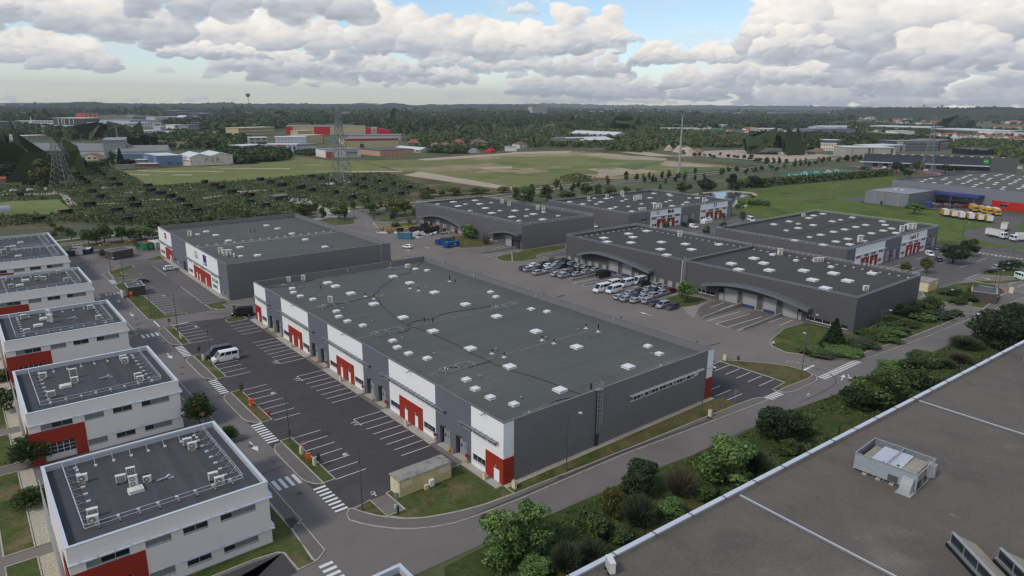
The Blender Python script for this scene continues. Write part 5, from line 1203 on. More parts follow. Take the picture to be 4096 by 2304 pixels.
def make_vehicle(name,cat,pnt,L,Wd,top,belt,hood,cab,wheel_r,axles,roof_w=.8,side=((.0,1.),),van=False,win=True):
 """x forward. hood: list of (x, z) of the lower body's top line from nose to tail (fractions of L from the nose);
    cab: (x base front, x roof front, x roof rear, x base rear)"""
 o=ab(name,'',cat)
 hw=Wd/2;b=MB(pnt)
 X=lambda f:L/2-f*L
 sec=[]
 for f,z in hood:
  taper=1.-.14*max(0,(.1-f)/.1)**2-.1*max(0,(f-.92)/.08)**2
  w_=hw*taper;sec.append([(X(f),-w_*.93,.24),(X(f),-w_,.42),(X(f),-w_*.985,z-.1),(X(f),-w_*.9,z),(X(f),w_*.9,z),(X(f),w_*.985,z-.1),(X(f),w_,.42),(X(f),w_*.93,.24)])
 k=8
 for s,t in zip(sec,sec[1:]):
  for i in range(k-1):b.aq([s[i],t[i],t[i+1],s[i+1]])
 b.aq(sec[0][::-1]);b.aq(sec[-1])
 c0,c1,c2,c3=[X(f)for f in cab];rw=hw*roof_w;bw=hw*.93
 bt=belt-.02
 base=[(c0,-bw,bt),(c0,bw,bt),(c3,bw,bt),(c3,-bw,bt)];rf=[(c1,-rw,top-.05),(c1,rw,top-.05),(c2,rw,top-.05),(c2,-rw,top-.05)]
 rf2=[(c1-.18,-rw*.86,top),(c1-.18,rw*.86,top),(c2+.15,rw*.86,top),(c2+.15,-rw*.86,top)]
 b.raw(base+rf+rf2,[(0,1,5,4),(1,2,6,5),(2,3,7,6),(3,0,4,7),(4,5,9,8),(5,6,10,9),(6,7,11,10),(7,4,8,11),(8,9,10,11)])
 b.aa('body',o)
 def quad_on(p,q,r_,s_,a0,a1,h0_,h1_,off,mt,nm,lab=None):
  """glass pane on the face p-q (bottom) s-r (top): fractions along and up"""
  p,q,r_,s_=[Vector(v)for v in(p,q,r_,s_)]
  n_=(q-p).cross(s_-p).normalized()*off
  f=lambda a,h:(p+(q-p)*a)*(1-h)+(s_+(r_-s_)*a)*h+n_
  bb=MB(mt);A,B_,C_,D_=f(a0,h0_),f(a1,h0_),f(a1,h1_),f(a0,h1_)
  A2,B2,C2,D2=[v-n_*1.6 for v in(A,B_,C_,D_)]
  bb.raw([tuple(v)for v in(A,B_,C_,D_,A2,B2,C2,D2)],[(0,1,2,3),(0,4,5,1),(1,5,6,2),(2,6,7,3),(3,7,4,0)])
  return bb.aa(nm,o)
 off=.012
 quad_on(base[0],base[1],rf[1],rf[0],.05,.95,.06,.94,-off if Vector((1,0,0)).dot((Vector(base[1])-Vector(base[0])).cross(Vector(rf[0])-Vector(base[0])))<0 else off,mCARGL,'windscreen')
 if win:quad_on(base[2],base[3],rf[3],rf[2],.08,.92,.12 if not van else .3,.92,off,mCARGL,'rear_window')
 for sgn,(p,q,r_,s_)in((1,(base[1],base[2],rf[2],rf[1])),(-1,(base[3],base[0],rf[0],rf[3]))):
  for a0,a1 in side:
   if sgn<0:a0,a1=1-a1,1-a0
   quad_on(p,q,r_,s_,a0,a1,.14 if not van else .34,.9,off,mCARGL,'side_window')
 tm,rm=whm(wheel_r,.2)
 for f in axles:
  for s in(-1,1):
   wo=link('wheel',tm,o,(X(f),s*(hw-.09),wheel_r));link('rim',rm,wo)
 zf=hood[0][1]
 for s in(-1,1):
  MB(mLAMP).rbox(L/2-.14,s*hw*.66,zf-.24,.22,.36,.15,-s*.35).aa('headlight',o)
  MB(mTAIL).rbox(-L/2+.08,s*hw*.8,hood[-1][1]-.28,.16,.22,.24).aa('tail_light',o)
 b=MB(mTRIM);b.box(L/2-.12,L/2+.03,-hw*.72,hw*.72,.26,.5);b.box(-L/2-.03,-L/2+.12,-hw*.82,hw*.82,.26,.46);b.aa('bumper',o)
 b=MB(mPLATE);b.box(L/2+.031,L/2+.045,-.26,.26,.36,.47);b.box(-L/2-.045,-L/2-.031,-.26,.26,.5,.61);b.aa('number_plate',o)
 for s in(-1,1):
  MB(pnt).rbox(c0-.25,s*(hw+.06),belt,.16,.16,.14).aa('wing_mirror',o)
 return o
HATCH=dict(L=4.1,Wd=1.74,top=1.47,belt=.97,hood=[(0,.62),(.02,.72),(.1,.8),(.26,.93),(.32,.97),(.9,.98),(.975,.92),(1,.74)],cab=(.22,.42,.86,.965),wheel_r=.31,axles=(.19,.81),roof_w=.76,side=((.17,.47),(.5,.82)))
SUV=dict(L=4.35,Wd=1.82,top=1.62,belt=1.06,hood=[(0,.7),(.02,.82),(.1,.92),(.25,1.02),(.31,1.06),(.93,1.07),(.985,.98),(1,.8)],cab=(.22,.38,.88,.985),wheel_r=.34,axles=(.19,.8),roof_w=.8,side=((.16,.46),(.49,.72),(.75,.9)))
SALOON=dict(L=4.55,Wd=1.8,top=1.44,belt=.95,hood=[(0,.6),(.02,.7),(.1,.8),(.26,.91),(.32,.95),(.84,.97),(.97,.95),(1,.7)],cab=(.23,.42,.74,.9),wheel_r=.32,axles=(.18,.8),roof_w=.76,side=((.17,.48),(.51,.84)))
MPV=dict(L=4.4,Wd=1.8,top=1.8,belt=1.08,hood=[(0,.7),(.02,.82),(.1,.93),(.2,1.04),(.26,1.08),(.95,1.1),(1,.9)],cab=(.16,.36,.97,.995),wheel_r=.32,axles=(.18,.8),roof_w=.84,side=((.14,.4),(.43,.68),(.71,.96)))
VAN=dict(L=5.3,Wd=2.,top=2.3,belt=1.12,hood=[(0,.72),(.015,.95),(.1,1.08),(.16,1.14),(.97,1.16),(1,1.1)],cab=(.11,.3,.985,.998),wheel_r=.35,axles=(.17,.8),roof_w=.88,side=((.1,.28),(.34,.62),(.65,.93)),van=True)
LVAN=dict(L=6.,Wd=2.05,top=2.5,belt=1.15,hood=[(0,.75),(.015,.98),(.09,1.1),(.14,1.16),(.97,1.18),(1,1.1)],cab=(.1,.26,.985,.998),wheel_r=.36,axles=(.16,.78),roof_w=.88,side=((.08,.24),(.3,.6),(.63,.93)),van=True)
PVAN=dict(L=4.3,Wd=1.8,top=1.82,belt=1.08,hood=[(0,.68),(.02,.82),(.1,.95),(.18,1.06),(.24,1.1),(.97,1.12),(1,1.)],cab=(.17,.36,.985,.997),wheel_r=.32,axles=(.18,.8),roof_w=.86,side=((.1,.36),),van=False,win=False)
PROTO={}
def veh(ar,pnt,x,y,rz,ao,ce=None,name='parked_car',cat='car',s=1.):
 spec=dict(hatch=HATCH,suv=SUV,saloon=SALOON,mpv=MPV,van=VAN,lvan=LVAN,pvan=PVAN)[ar]
 key=(ar,pnt.name)
 if key not in PROTO:
  o=make_vehicle(name,cat,pnt,**spec);PROTO[key]=o;o.location=(x,y,.012);o.rotation_euler=(0,0,rz);tag(o,ao,cat,ce);return o
 o=cb(PROTO[key],(x,y,.012),rz,ao,None);
 if ce:o['group']=ce
 elif 'group'in o:del o['group']
 return o
GA='cars parked in rows before the loading shed'
rows=[('second row from the left wall',[]),]
A_=[(87.9,98.9),(87.7,96.5),(93.2,100),(92.3,96.6),(87.2,91.2),(97.4,99.8),(91.8,91.5),(96.6,96.6),(96.4,94),(101.5,99.5),(101.5,97.3),(100.5,93.6),(106.3,99.7),(105.7,97.2),(104.6,93.5)]
A_c=[('hatch',PBLK),('suv',PSIL),('hatch',PWHT),('hatch',PBLU),('suv',PSIL),('hatch',PBLK),('suv',PSIL),('hatch',PWHT),('hatch',PSIL),('hatch',PBLK),('hatch',PSIL),('hatch',PNAV),('hatch',PBLK),('hatch',PNAV),('suv',PSLV)]
A_l=['black hatchback at the outer left end of the parked rows','silver crossover beside the black hatchback at the outer left end of the rows','white hatchback second from the left in the row behind','slate blue hatchback between the white one and the front silver crossovers','silver crossover in the front row, third car from the left end','black hatchback near the small bare tree in the left block','silver crossover in the front row, fourth car from the left end','white hatchback in the middle of the left block','silver hatchback behind the fourth front crossover of the left block','black hatchback on the lawn side of the left block','silver hatchback between two dark cars in the left block','navy hatchback in front of the dock doors in the left block','black hatchback nearest the corner of the shed','navy hatchback nearest the first roller doors','light grey crossover by the shed wall at the end of the left block']
for(x,y),(k,p),l in zip(A_,A_c,A_l):veh(k,p,x,y,.05*random.uniform(-1,1),l,GA)
B_=[(90.4,86.3),(91.2,83.7),(95.4,87),(95.2,84.4),(95.9,82.4),(99.7,87.1),(100.4,85.3),(100.2,82.4),(104.1,89.3),(104.7,87.2),(104.9,85),(104.7,82.5)]
B_c=[('hatch',PSIL),('suv',PSIL),('hatch',PSIL),('hatch',PBLU),('hatch',PSIL),('hatch',PBLK),('hatch',PNAV),('suv',PSIL),('suv',PSIL),('hatch',PSIL),('hatch',PBLK),('suv',PSIL)]
B_l=['silver hatchback at the front left of the block by the low concrete wall','silver crossover front and right of the block by the low concrete wall','silver hatchback behind the front pair of the middle block','slate blue hatchback squeezed in the middle block','silver hatchback against the low concrete wall','black hatchback in the second line of the middle block','navy hatchback in the second line of the middle block','silver crossover at the inner end of the low concrete wall','silver crossover nearest the doors at the back left of the middle block','silver hatchback nearest the doors beside the back left crossover','black hatchback nearest the doors of the middle block','silver crossover next to the tall dock door']
for(x,y),(k,p),l in zip(B_,B_c,B_l):veh(k,p,x,y,.05*random.uniform(-1,1),l,GA)
C_=[(86.3,55.8),(86.4,53.4),(87.3,50.8),(89.6,48.4),(92.1,56.8),(91.4,54),(91.9,51.7),(95.8,56.4),(95.9,54.2),(95.5,51.1),(99.9,56.7),(100.1,54.3),(99.7,51.2),(104.7,57.2),(104.4,54.7),(103.5,51.5)]
C_c=[('hatch',PSIL),('suv',PSIL),('hatch',PSIL),('suv',PSIL),('hatch',PSIL),('hatch',PBLU),('hatch',PSIL),('hatch',PNAV),('hatch',PSIL),('suv',PSIL),('hatch',PSIL),('hatch',PNAV),('suv',PSIL),('suv',PSIL),('hatch',PSIL),('hatch',PRED)]
C_l=['silver hatchback at the front left of the right block','silver crossover second in the front line of the right block','silver hatchback third in the front line of the right block','silver crossover fourth in the front line of the right block','silver hatchback at the left of the second line of the right block','slate blue hatchback in the second line of the right block','silver hatchback next to the lawn in the second line of the right block','navy hatchback at the left of the third line of the right block','silver hatchback in the middle of the third line of the right block','silver crossover beside the lawn in the third line of the right block','silver hatchback at the left of the fourth line of the right block','navy hatchback in the middle of the fourth line of the right block','silver crossover on the lawn side of the fourth line of the right block','silver crossover closest to the doors in the right block','silver hatchback second closest to the doors in the right block','dark red hatchback parked beside the bushy tree']
for(x,y),(k,p),l in zip(C_,C_c,C_l):veh(k,p,x,y,.05*random.uniform(-1,1),l,GA)
D_=[(89.5,45.9),(89.3,43.2),(90.3,40.7)]
veh('saloon',PGRY,*D_[0],PI+.1,'dark grey car facing the lane, left of the boxy silver van',GA);veh('mpv',PSIL,*D_[1],PI+.05,'boxy silver people carrier between two dark cars',GA);veh('suv',PGRY,*D_[2],PI+.05,'dark grey crossover at the right end of the parked rows',GA)
GV='white minibuses parked at the loading shed'
for(x,y),l,k in zip([(88.2,64.5),(90.1,61.7),(94.5,66.1),(98.7,64.4),(104.1,64)],['long white minibus parked at the front left','white minibus parked right of the long one at the front','white minibus hidden behind the two front ones','white minibus in the middle between front and dock','white minibus nearest the dock doors'],['lvan','van','van','van','van']):
 veh(k,PWHT,x,y,PI+.04*random.uniform(-1,1),l,GV,'minibus','minibus')
veh('van',PBLK,*(101.4,76.2),.02,'black van backed out of the dock bay behind the low wall',None,'delivery_van','van');veh('mpv',PBLK,*(103.5,61.4),.03,'black people carrier between minibus and right block of cars',None)
veh('van',PGRY,-15.4,78.2,PI-.05,'dark grey minibus parked beside the white one in the front car park',None,'minibus','minibus');veh('van',PWHT,-15.2,74.4,PI-.03,'white minibus parked alone with the grey one in the front car park',None,'minibus','minibus')
veh('suv',PWHT,*(-3.2,167.5),.05,'white crossover with red door lettering before the blue-signed building');veh('saloon',PNAV,*(-14.6,155.7),PI-.1,'dark blue estate car beside the small grey hut')
veh('hatch',PWHT,*(75.3,152.4),2.,'white hatchback driving across the yard behind the long building');veh('van',PBLK,.2-1.9,104.2,PI/2+1.2,'black van at the far left corner of the long building',None,'delivery_van','van')
veh('mpv',PBLK,*(199.7,118.8),-1.9,'black people carrier in front of the DC building');veh('pvan',PWHT,*(199.8,114.4),-1.75,'small white van in front of the DC building',None,'delivery_van','van');veh('van',PWHT,*(237.2,109.4),-2.2,'white van by the far corner of the DC building',None,'delivery_van','van');veh('hatch',PWHT,*(165,141.9),-1.8,'white hatchback at the corner of the arched-canopy shed')
veh('saloon',PNAV,*(236,28.5),.3,'navy car at the right end of the gym front');veh('pvan',PWHT,*(220.6,25.5),-2.4,'white car parked before the gym porches');veh('hatch',PBLU,*(213.9,20.1),.6,'slate blue hatchback under the big tree of the gym car park')
veh('saloon',PBLK,*(208,2.7),-.55+PI,'black estate car on the right side of the gym car park');veh('suv',PSIL,*(215.8,2.2),-.6,'silver car beside the black estate on the right');veh('van',PGRN,*(204.8,-7.5),-2.2,'pale green van cut by the right edge',None,'delivery_van','van')
for i,(x,y)in enumerate([(-25,435),(-20,434),(-17,434),(-9,434),(20,418)]+[(89,304),(90,297),(101,309),(128,364),(135,359)]+[(136,359),(139,360),(143,361),(149,360),(155,360)]):
 veh('hatch',[PWHT,PBLK,PWHT,PWHT,PSIL,PNAV,PSIL,PBLK,PBLU,PBLK,PNAV,PSIL,PWHT,PBLK,PSIL][i],x,y,[.6,.5,.5,1.4,.3,.2,.5,-.4,.3,.2,.4,.5,.6,.2,.4][i],['white car at the left of the allotment track','black car second on the allotment track','white car third on the allotment track','white car by the big yellow-green trees','silver estate car in front of a long allotment shed','navy car by the large allotment barn','silver car on the gravel lot of the allotments','black car alone on the gravel lot of the allotments','slate blue car among the allotment plots','black car among the plots right of the slate blue one','navy car left of the big pylon','silver car just left of the big pylon','white car at the left foot of the big pylon','black car under the big pylon','silver car at the right foot of the big pylon'][i],'cars left at the allotments')
mYEL=M('lorry_yellow',(.6,.36,.035),ad=.5,n=[(.5,.06)]);mBOXW=M('lorry_box_white',(.66,.67,.66),ad=.5,n=[(.5,.06)]);mBOXR=M('lorry_roof',(.4,.37,.27),ad=.7,n=[(.6,.15)]);mBOXR2=M('lorry_roof_white',(.62,.64,.66),ad=.6)
def bm(body,door,roof,cabm,L=8.6):
 o=ab('lorry','','lorry');w=1.22;cx=L/2
 b=MB(body);b.box(-L/2,L/2-2.1,-w,w,1.,3.42,top=False);b.use(roof);b.box(-L/2,L/2-2.1,-w,w,3.42,3.48);b.aa('cargo_box',o)
 b=MB(door)
 for s in(0,1):b.box(-L/2-.05,-L/2,-w+.03+s*w,.0-.03+s*w,1.05,3.36)
 b.box(-L/2-.14,-L/2-.05,-w+.1,w-.1,1.,2.4);b.aa('tail_lift',o)
 b=MB(cabm);y=w*.96
 b.raw([(L/2-1.95,-y,.7),(L/2-.02,-y,.7),(L/2,-y,1.5),(L/2-.35,-y*.95,2.75),(L/2-1.95,-y*.95,2.8),(L/2-1.95,y,.7),(L/2-.02,y,.7),(L/2,y,1.5),(L/2-.35,y*.95,2.75),(L/2-1.95,y*.95,2.8)],[(0,1,2,3,4),(9,8,7,6,5),(1,6,7,2),(2,7,8,3),(3,8,9,4),(4,9,5,0)]);b.aa('cab',o)
 b=MB(mCARGL);b.raw([(L/2+.01-.02,-y*.9,1.62),(L/2+.01-.02,y*.9,1.62),(L/2-.28,y*.88,2.58),(L/2-.28,-y*.88,2.58)],[(0,1,2,3)]);b.aa('windscreen',o)
 for s in(-1,1):b=MB(mCARGL);b.raw([(L/2-1.3,s*(y+.012),1.6),(L/2-.35,s*(y+.012),1.6),(L/2-.52,s*(y*.97+.012),2.4),(L/2-1.3,s*(y*.97+.012),2.4)],[(0,1,2,3)]);b.aa('side_window',o)
 b=MB(mTRIM);b.box(-L/2,L/2-.1,-.45,.45,.55,1.);b.box(L/2-.2,L/2+.05,-w*.95,w*.95,.4,.75);b.aa('chassis',o)
 tm,rm=whm(.48,.32)
 for x in(L/2-1.2,-L/2+1.8):
  for s in(-1,1):wo=link('wheel',tm,o,(x,s*(w-.2),.48));link('rim',rm,wo)
 for s in(-1,1):MB(mLAMP).rbox(L/2+.03,s*w*.75,.8,.06,.36,.2).aa('headlight',o)
 return o
GL='lorries of the depot by the red wall'
ly=bm(mYEL,mBOXW,mBOXR2,mYEL);lw=bm(mBOXW,mBOXW,mBOXR,PWHT);lwl=bm(mBOXW,mBOXW,mBOXR2,PWHT,10.5);lyo=bm(mYEL,mBOXW,mBOXR,mYEL)
front=[(333,60),(332,56),(330,52),(330,48),(330,44),(329,40)];back=[(364,57),(361,52),(359,49),(358,45)]
nm=['leftmost in the front row','second in the front row, its roof dull','third in the front row','fourth in the front row, white roofed','fifth in the front row, its side striped','rightmost in the front row, turned a little']
for i,(x,y)in enumerate(front):
 src=ly if i in(0,2,3)else lyo;lab='yellow box lorry '+nm[i]
 if i==0:ly.location=(x,y,.05);ly.rotation_euler=(0,0,.55);tag(ly,lab,'lorry',GL)
 elif i==1:lyo.location=(x,y,.05);lyo.rotation_euler=(0,0,.55);tag(lyo,lab,'lorry',GL)
 else:cb(src,(x,y,.05),.55,lab,GL)
for i,(x,y)in enumerate(back):cb(lyo if i<2 else ly,(x,y,.05),PI+.55,'yellow box lorry '+['leftmost','second','third','rightmost'][i]+' of the row by the red wall, facing the camera',GL)
x,y=(284,23);lw.location=(x,y,.05);lw.rotation_euler=(0,0,-2.);tag(lw,'white lorry at the bend of the depot road','lorry',GL)
x,y=(302,26);cb(lyo,(x+6,y+1,.05),.2,'yellow lorry partly hidden behind the white one at the bend',GL)
x,y=(280,15);lwl.location=(x+3,y-2,.05);lwl.rotation_euler=(0,0,2.45);tag(lwl,'long white lorry cut by the right edge','lorry',GL)
mSKB=M('skip_blue',(.012,.075,.24),ad=.55,n=[(.8,.12)]);mSKT=M('skip_teal',(.055,.19,.29),ad=.6,n=[(.8,.15)],col2=((.2,.17,.14)),n2=(1.5,.66,.8));mSKD=M('skip_dark',(.035,.04,.06),ad=.7,n=[(.8,.2)]);mSKW=M('skip_white',(.5,.5,.48),ad=.7,n=[(.8,.1)])
mRUST=M('rust_red',(.17,.075,.04),ad=.9,n=[(.6,.2)]);mCGREEN=M('container_green',(.012,.2,.1),ad=.6,n=[(.5,.08)]);mCWHITE=M('container_white',(.56,.54,.47),ad=.6,n=[(.5,.08)]);mJUNK=M('scrap',(.22,.2,.17),n=[(1.5,.5),(6,.3)])
def skip(name,ao,cat,x,y,rz,L,Wd,hh,mat,fill=None,ce=None,lid=None,text=None):
 o=ab(name,ao,cat,(x,y,.02),rz,ce)
 b=MB(mat);t=.08;z0=.12
 b.box(-L/2,L/2,-Wd/2,-Wd/2+t,z0,hh);b.box(-L/2,L/2,Wd/2-t,Wd/2,z0,hh);b.box(-L/2,-L/2+t,-Wd/2+t,Wd/2-t,z0,hh);b.box(L/2-t,L/2,-Wd/2+t,Wd/2-t,z0,hh);b.box(-L/2+t,L/2-t,-Wd/2+t,Wd/2-t,z0,z0+.1)
 b.aa('body',o)
 for k in range(max(3,int(L/.7))):
  xx=-L/2+.2+k*(L-.4)/(max(3,int(L/.7))-1)
  b=MB(mat)
  for s in(-1,1):b.box(xx-.05,xx+.05,s*(Wd/2+.04)-.04,s*(Wd/2+.04)+.04,z0,hh-.05)
  b.aa('rib',o)
 b=MB(mat);b.box(-L/2-.06,L/2+.06,-Wd/2-.08,-Wd/2+.06,hh-.05,hh+.06);b.box(-L/2-.06,L/2+.06,Wd/2-.06,Wd/2+.08,hh-.05,hh+.06);b.box(-L/2-.06,-L/2+.06,-Wd/2+.06,Wd/2-.06,hh-.05,hh+.06);b.box(L/2-.06,L/2+.06,-Wd/2+.06,Wd/2-.06,hh-.05,hh+.06);b.aa('rim',o)
 if fill:
  b=MB(fill);n=6;r=random.Random(int(x*7))
  P_=[[(-L/2+.1+(L-.2)*i/n,-Wd/2+.1+(Wd-.2)*j/3,hh-.35+r.uniform(-.15,.5))for j in range(4)]for i in range(n+1)]
  for i in range(n):
   for j in range(3):b.aq([P_[i][j],P_[i+1][j],P_[i+1][j+1],P_[i][j+1]])
  b.aa('load',o)
 if text:
  F=fro(-L/2,-Wd/2,1,0)
  letr(o,F,text[0],L*.55,hh*.55,.45,.09,au);letr(o,F,text[1],L*.25,hh*.28,.25,.09,au)
 return o
K_=[(86.4,150.8),(87.5,148.7),(88.2,144.6)]
skip('skip','blue open skip at the back of three on the yard','skip',K_[0][0]+4.2,K_[0][1]+.5,.18,6.,2.3,1.7,mSKB,mSKD,'blue skips side by side on the yard')
skip('skip','blue open skip in the middle of three on the yard','skip',K_[1][0]+4.,K_[1][1]+.3,.18,6.,2.3,1.8,mSKB,mSKD,'blue skips side by side on the yard')
skip('skip','blue skip with white BDS lettering at the front of three on the yard','skip',K_[2][0]+1.6,K_[2][1]-.2,.18,6.2,2.4,2.1,mSKB,mSKT,'blue skips side by side on the yard',text=('BDS','04 71 07 21 50 31'))
skip('skip','teal ribbed skip full of timber in front of the cable drums','skip',*(84.5,169.3),-.85,5.6,2.4,2.4,mSKT,mTIMBER)
GS='skips by the bend of the access road'
for(px_,lab,m_,f_)in(((-24.4,211.8),'dark skip full of scrap, first of three by the bend',mSKD,mJUNK),((-21.9,212),'white skip in the middle of three by the bend',mSKW,mJUNK),((-19.6,212),'dark blue skip at the right of three by the bend',M('skip_navy',(.02,.03,.1),n=[(.8,.15)]),mSKW)):
 skip('skip',lab,'skip',px_[0],px_[1]+.5,1.2,5.,2.2,1.8,m_,f_,GS)
o=ab('bottle_bank','dark blue waste bin half hidden behind the far white office','waste bin',(-26.6,214.5,0));MB(mSKB).rbox(0,0,0,2,1.6,1.5).aa('body',o)
def contr(ao,x,y,rz,mat,top,L=6.06,ce='shipping containers behind the second building',graffiti=False):
 o=ab('shipping_container',ao,'container',(x,y,.05),rz,ce)
 b=MB(mat);Wd,hh=2.44,2.59
 for F,LL in((fro(-L/2,-Wd/2,1,0),L),(fro(L/2,-Wd/2,0,1),Wd),(fro(L/2,Wd/2,-1,0),L),(fro(-L/2,Wd/2,0,-1),Wd)):ag(b,F,0,LL,.05,hh-.02,vribs=(.28,.03))
 b.aa('wall',o);BX(top,'roof',o,-L/2,L/2,-Wd/2,Wd/2,hh-.02,hh+.03)
 if graffiti:b=MB(mSKW);b.box(-L/2-.06,-L/2-.04,-.7,.3,.8,1.8);b.use(mBLK);b.box(-L/2-.075,-L/2-.061,-.5,.2,1.,1.5);b.aa('graffiti',o)
 return o
g0=(-2.8,206.2)
contr('green container with a rusty roof behind the second building',g0[0]+1.,g0[1]+1.8,PI/2+.25,mCGREEN,mRUST,graffiti=True);contr('white container in the middle, right of the green one',g0[0]+4.,g0[1]+1.6,PI/2+.25,mCWHITE,mCWHITE);contr('cream container against the second building',g0[0]+7.,g0[1]+2.6,PI/2+.25,mCWHITE,M('container_grey',(.4,.4,.37),n=[(1,.1)]))
o=ab('waste_container','white recycling container with two solar panels before the DC building','container',(*(215.3,118.7),.02),.1)
b=MB(mBOXW);b.prism([(-3.4,-1.2),(3.4,-1.2),(3.4,1.2),(-3.4,1.2)],.1,1.5);b.raw([(-3.3,-1.2,1.5),(3.3,-1.2,1.5),(3.,0,2.6),(-2.8,0,2.6),(-3.3,1.2,1.5),(3.3,1.2,1.5)],[(0,1,2,3),(5,4,3,2),(0,3,4),(1,5,2)]);b.aa('body',o)
for xx in(-.3,1.5):
 b=MB(M('solar_panel',(.012,.015,.04),ad=.15));b.raw([(xx-.65,-1.1+.12,1.62+.06),(xx+.65,-1.1+.12,1.62+.06),(xx+.65,-.25,2.38+.05),(xx-.65,-.25,2.38+.05)],[(0,1,2,3)]);b.aa('solar_panel',o)
a7=M('black_cable_drum',(.02,.021,.024),ad=.6,n=[(3,.3)]);mDRUMW=M('wooden_drum',(.34,.245,.14),n=[(1.5,.2),(6,.2)]);mDBL=M('blue_cable',(.02,.06,.17),ad=.6);mDWH=M('white_drum',(.6,.6,.58),n=[(1.5,.1)])
def b5(fl,core,r=1.,w=.9):
 o=ab('cable_drum','','cable drum')
 for s in(-1,1):
  MB(fl).cyl((s*w/2-.05,0,r),(s*w/2+.05,0,r),r,16).aa('flange',o)
 MB(core).cyl((-w/2+.05,0,r),(w/2-.05,0,r),r*.72,14,caps=False).aa('cable',o);return o
DR=[(b5(a7,a7),'black'),(b5(mDRUMW,mDRUMW),'wooden'),(b5(a7,mDBL),'blue-wound'),(b5(mDWH,mDRUMW),'white-flanged')]
dused=set()
def drum(k,x,y,rz,s,ao,z=.02):
 o,_=DR[k];gname='cable drums heaped in the yard'
 if k not in dused:dused.add(k);o.location=(x,y,z);o.rotation_euler=(0,0,rz);o.scale=(s,)*3;tag(o,ao,'cable drum',gname)
 else:cb(o,(x,y,z),rz,ao,gname,s)
dl=[(94.5,180),(94.9,179.1),(95.8,179),(96.1,178),(96.9,177.4),(97.3,176),(98.4,175.8),(99.5,174.9),(101,175.1),(102.8,175.1)]
for i,(x,y)in enumerate(dl):drum(2 if i<4 else 0,x,y,.5,1.05 if i%2 else 1.2,('blue-wound cable drum 'if i<4 else 'black cable drum ')+ORD[i]+' from the left in the front line of drums')
dl=[(95.4,183.3),(90.4,184.8),(91,184.4),(91.8,184.3),(102.4,184.8),(105.5,186.8),(107.2,186.9),(107.1,182.8),(106,178.6),(105.2,176),(105.8,172.9),(104.4,173.9)]
dk=[0,0,0,0,0,0,1,1,0,0,0,1]
for i,(x,y)in enumerate(dl):drum(dk[i],x,y,.7 if dk[i]==0 else 2.3,[.8,.75,.75,.75,1.,1.1,1.35,.9,.8,.7,.75,.6][i],['black cable drum left behind the front line of drums','first small black drum left of the teal skip','second small black drum left of the teal skip','third small black drum left of the teal skip','black drum behind the front line near the wall','black drum at the back of the heap near the tall door','largest wooden drum on end at the back of the heap','wooden drum right of the largest one','small black drum at the right end of the heap','second small black drum at the right end of the heap','black drum by the small white doors','small wooden drum near the small white doors'][i])
dl=[(84.4,183.6),(85.5,183.3),(88,184.8),(88.7,170.4),(90.7,171.3),(92.2,172.2),(85.8,190.4),(106.1,183.5)]
for i,(x,y)in enumerate(dl):drum(3 if i in(3,4,5)else 1,x,y,[2.2,2.,2.4,.8,.7,.7,2.,2.][i],[.8,.85,.7,1.,.95,.95,.7,.6][i],['wooden drum at the left end, showing its round face','wooden drum second at the left end','wooden drum behind the left pair','white-flanged drum touching the teal skip','white-flanged drum second from the teal skip','white-flanged drum third from the teal skip','wooden drum on the poles at the left','wooden drum beside the yellow timber'][i])
mPOLE=M('yellow_timber_pole',(.36,.225,.075),n=[(.8,.2)]);bp=M('white_pipe',(.62,.64,.62),n=[(1,.1)]);bs=M('crate_wood',(.42,.31,.18),n=[(1.2,.25)])
pl=[(86.6,193.8),(97,191.6),(87,191.7),(98.9,189.4),(89.3,190.4),(105.4,189.7),(88.2,195.4),(93.2,195.8),(90.6,188.9),(101.8,188.3),(89.5,193.1),(98.6,191.9)]
for i in range(0,len(pl),2):
 o=ab('timber_pole','yellowish timber pole '+ORD[i//2]+' of the pile left of the drums','pole',(*pl[i],.2+.12*(i//4)),0,'timber poles piled on the yard');dx,dy=pl[i+1][0]-pl[i][0],pl[i+1][1]-pl[i][1]
 b=MB(mPOLE);b.cyl((0,0,.1),(dx,dy,.12),.17,7,.13);b.cyl((.2,.5,.1),(dx+.1,dy+.5,.1),.16,7);b.cyl((.1,-.4,.1),(dx,dy-.4,.1),.15,7);b.aa('shaft',o)
r=random.Random(4)
jx=[(83.1,189.7),(82.9,185.9),(83.2,184.5),(85.5,186.7),(85.2,194.8),(88.6,166.9),(90,167),(92.1,169.1),(89.3,168),(94,170.1),(96.4,172.1),(95,168.2),(96.1,168.6),(97.8,169.8),(100.1,170.6),(101.2,171.1),(102,168.5),(102.7,168.6),(103.9,169.1),(105.2,169.4),(95.9,188.3),(96.5,186.5),(94.6,185.2),(87.2,181.5),(98.9,170.2),(96.1,174.8),(97.4,172.6)]
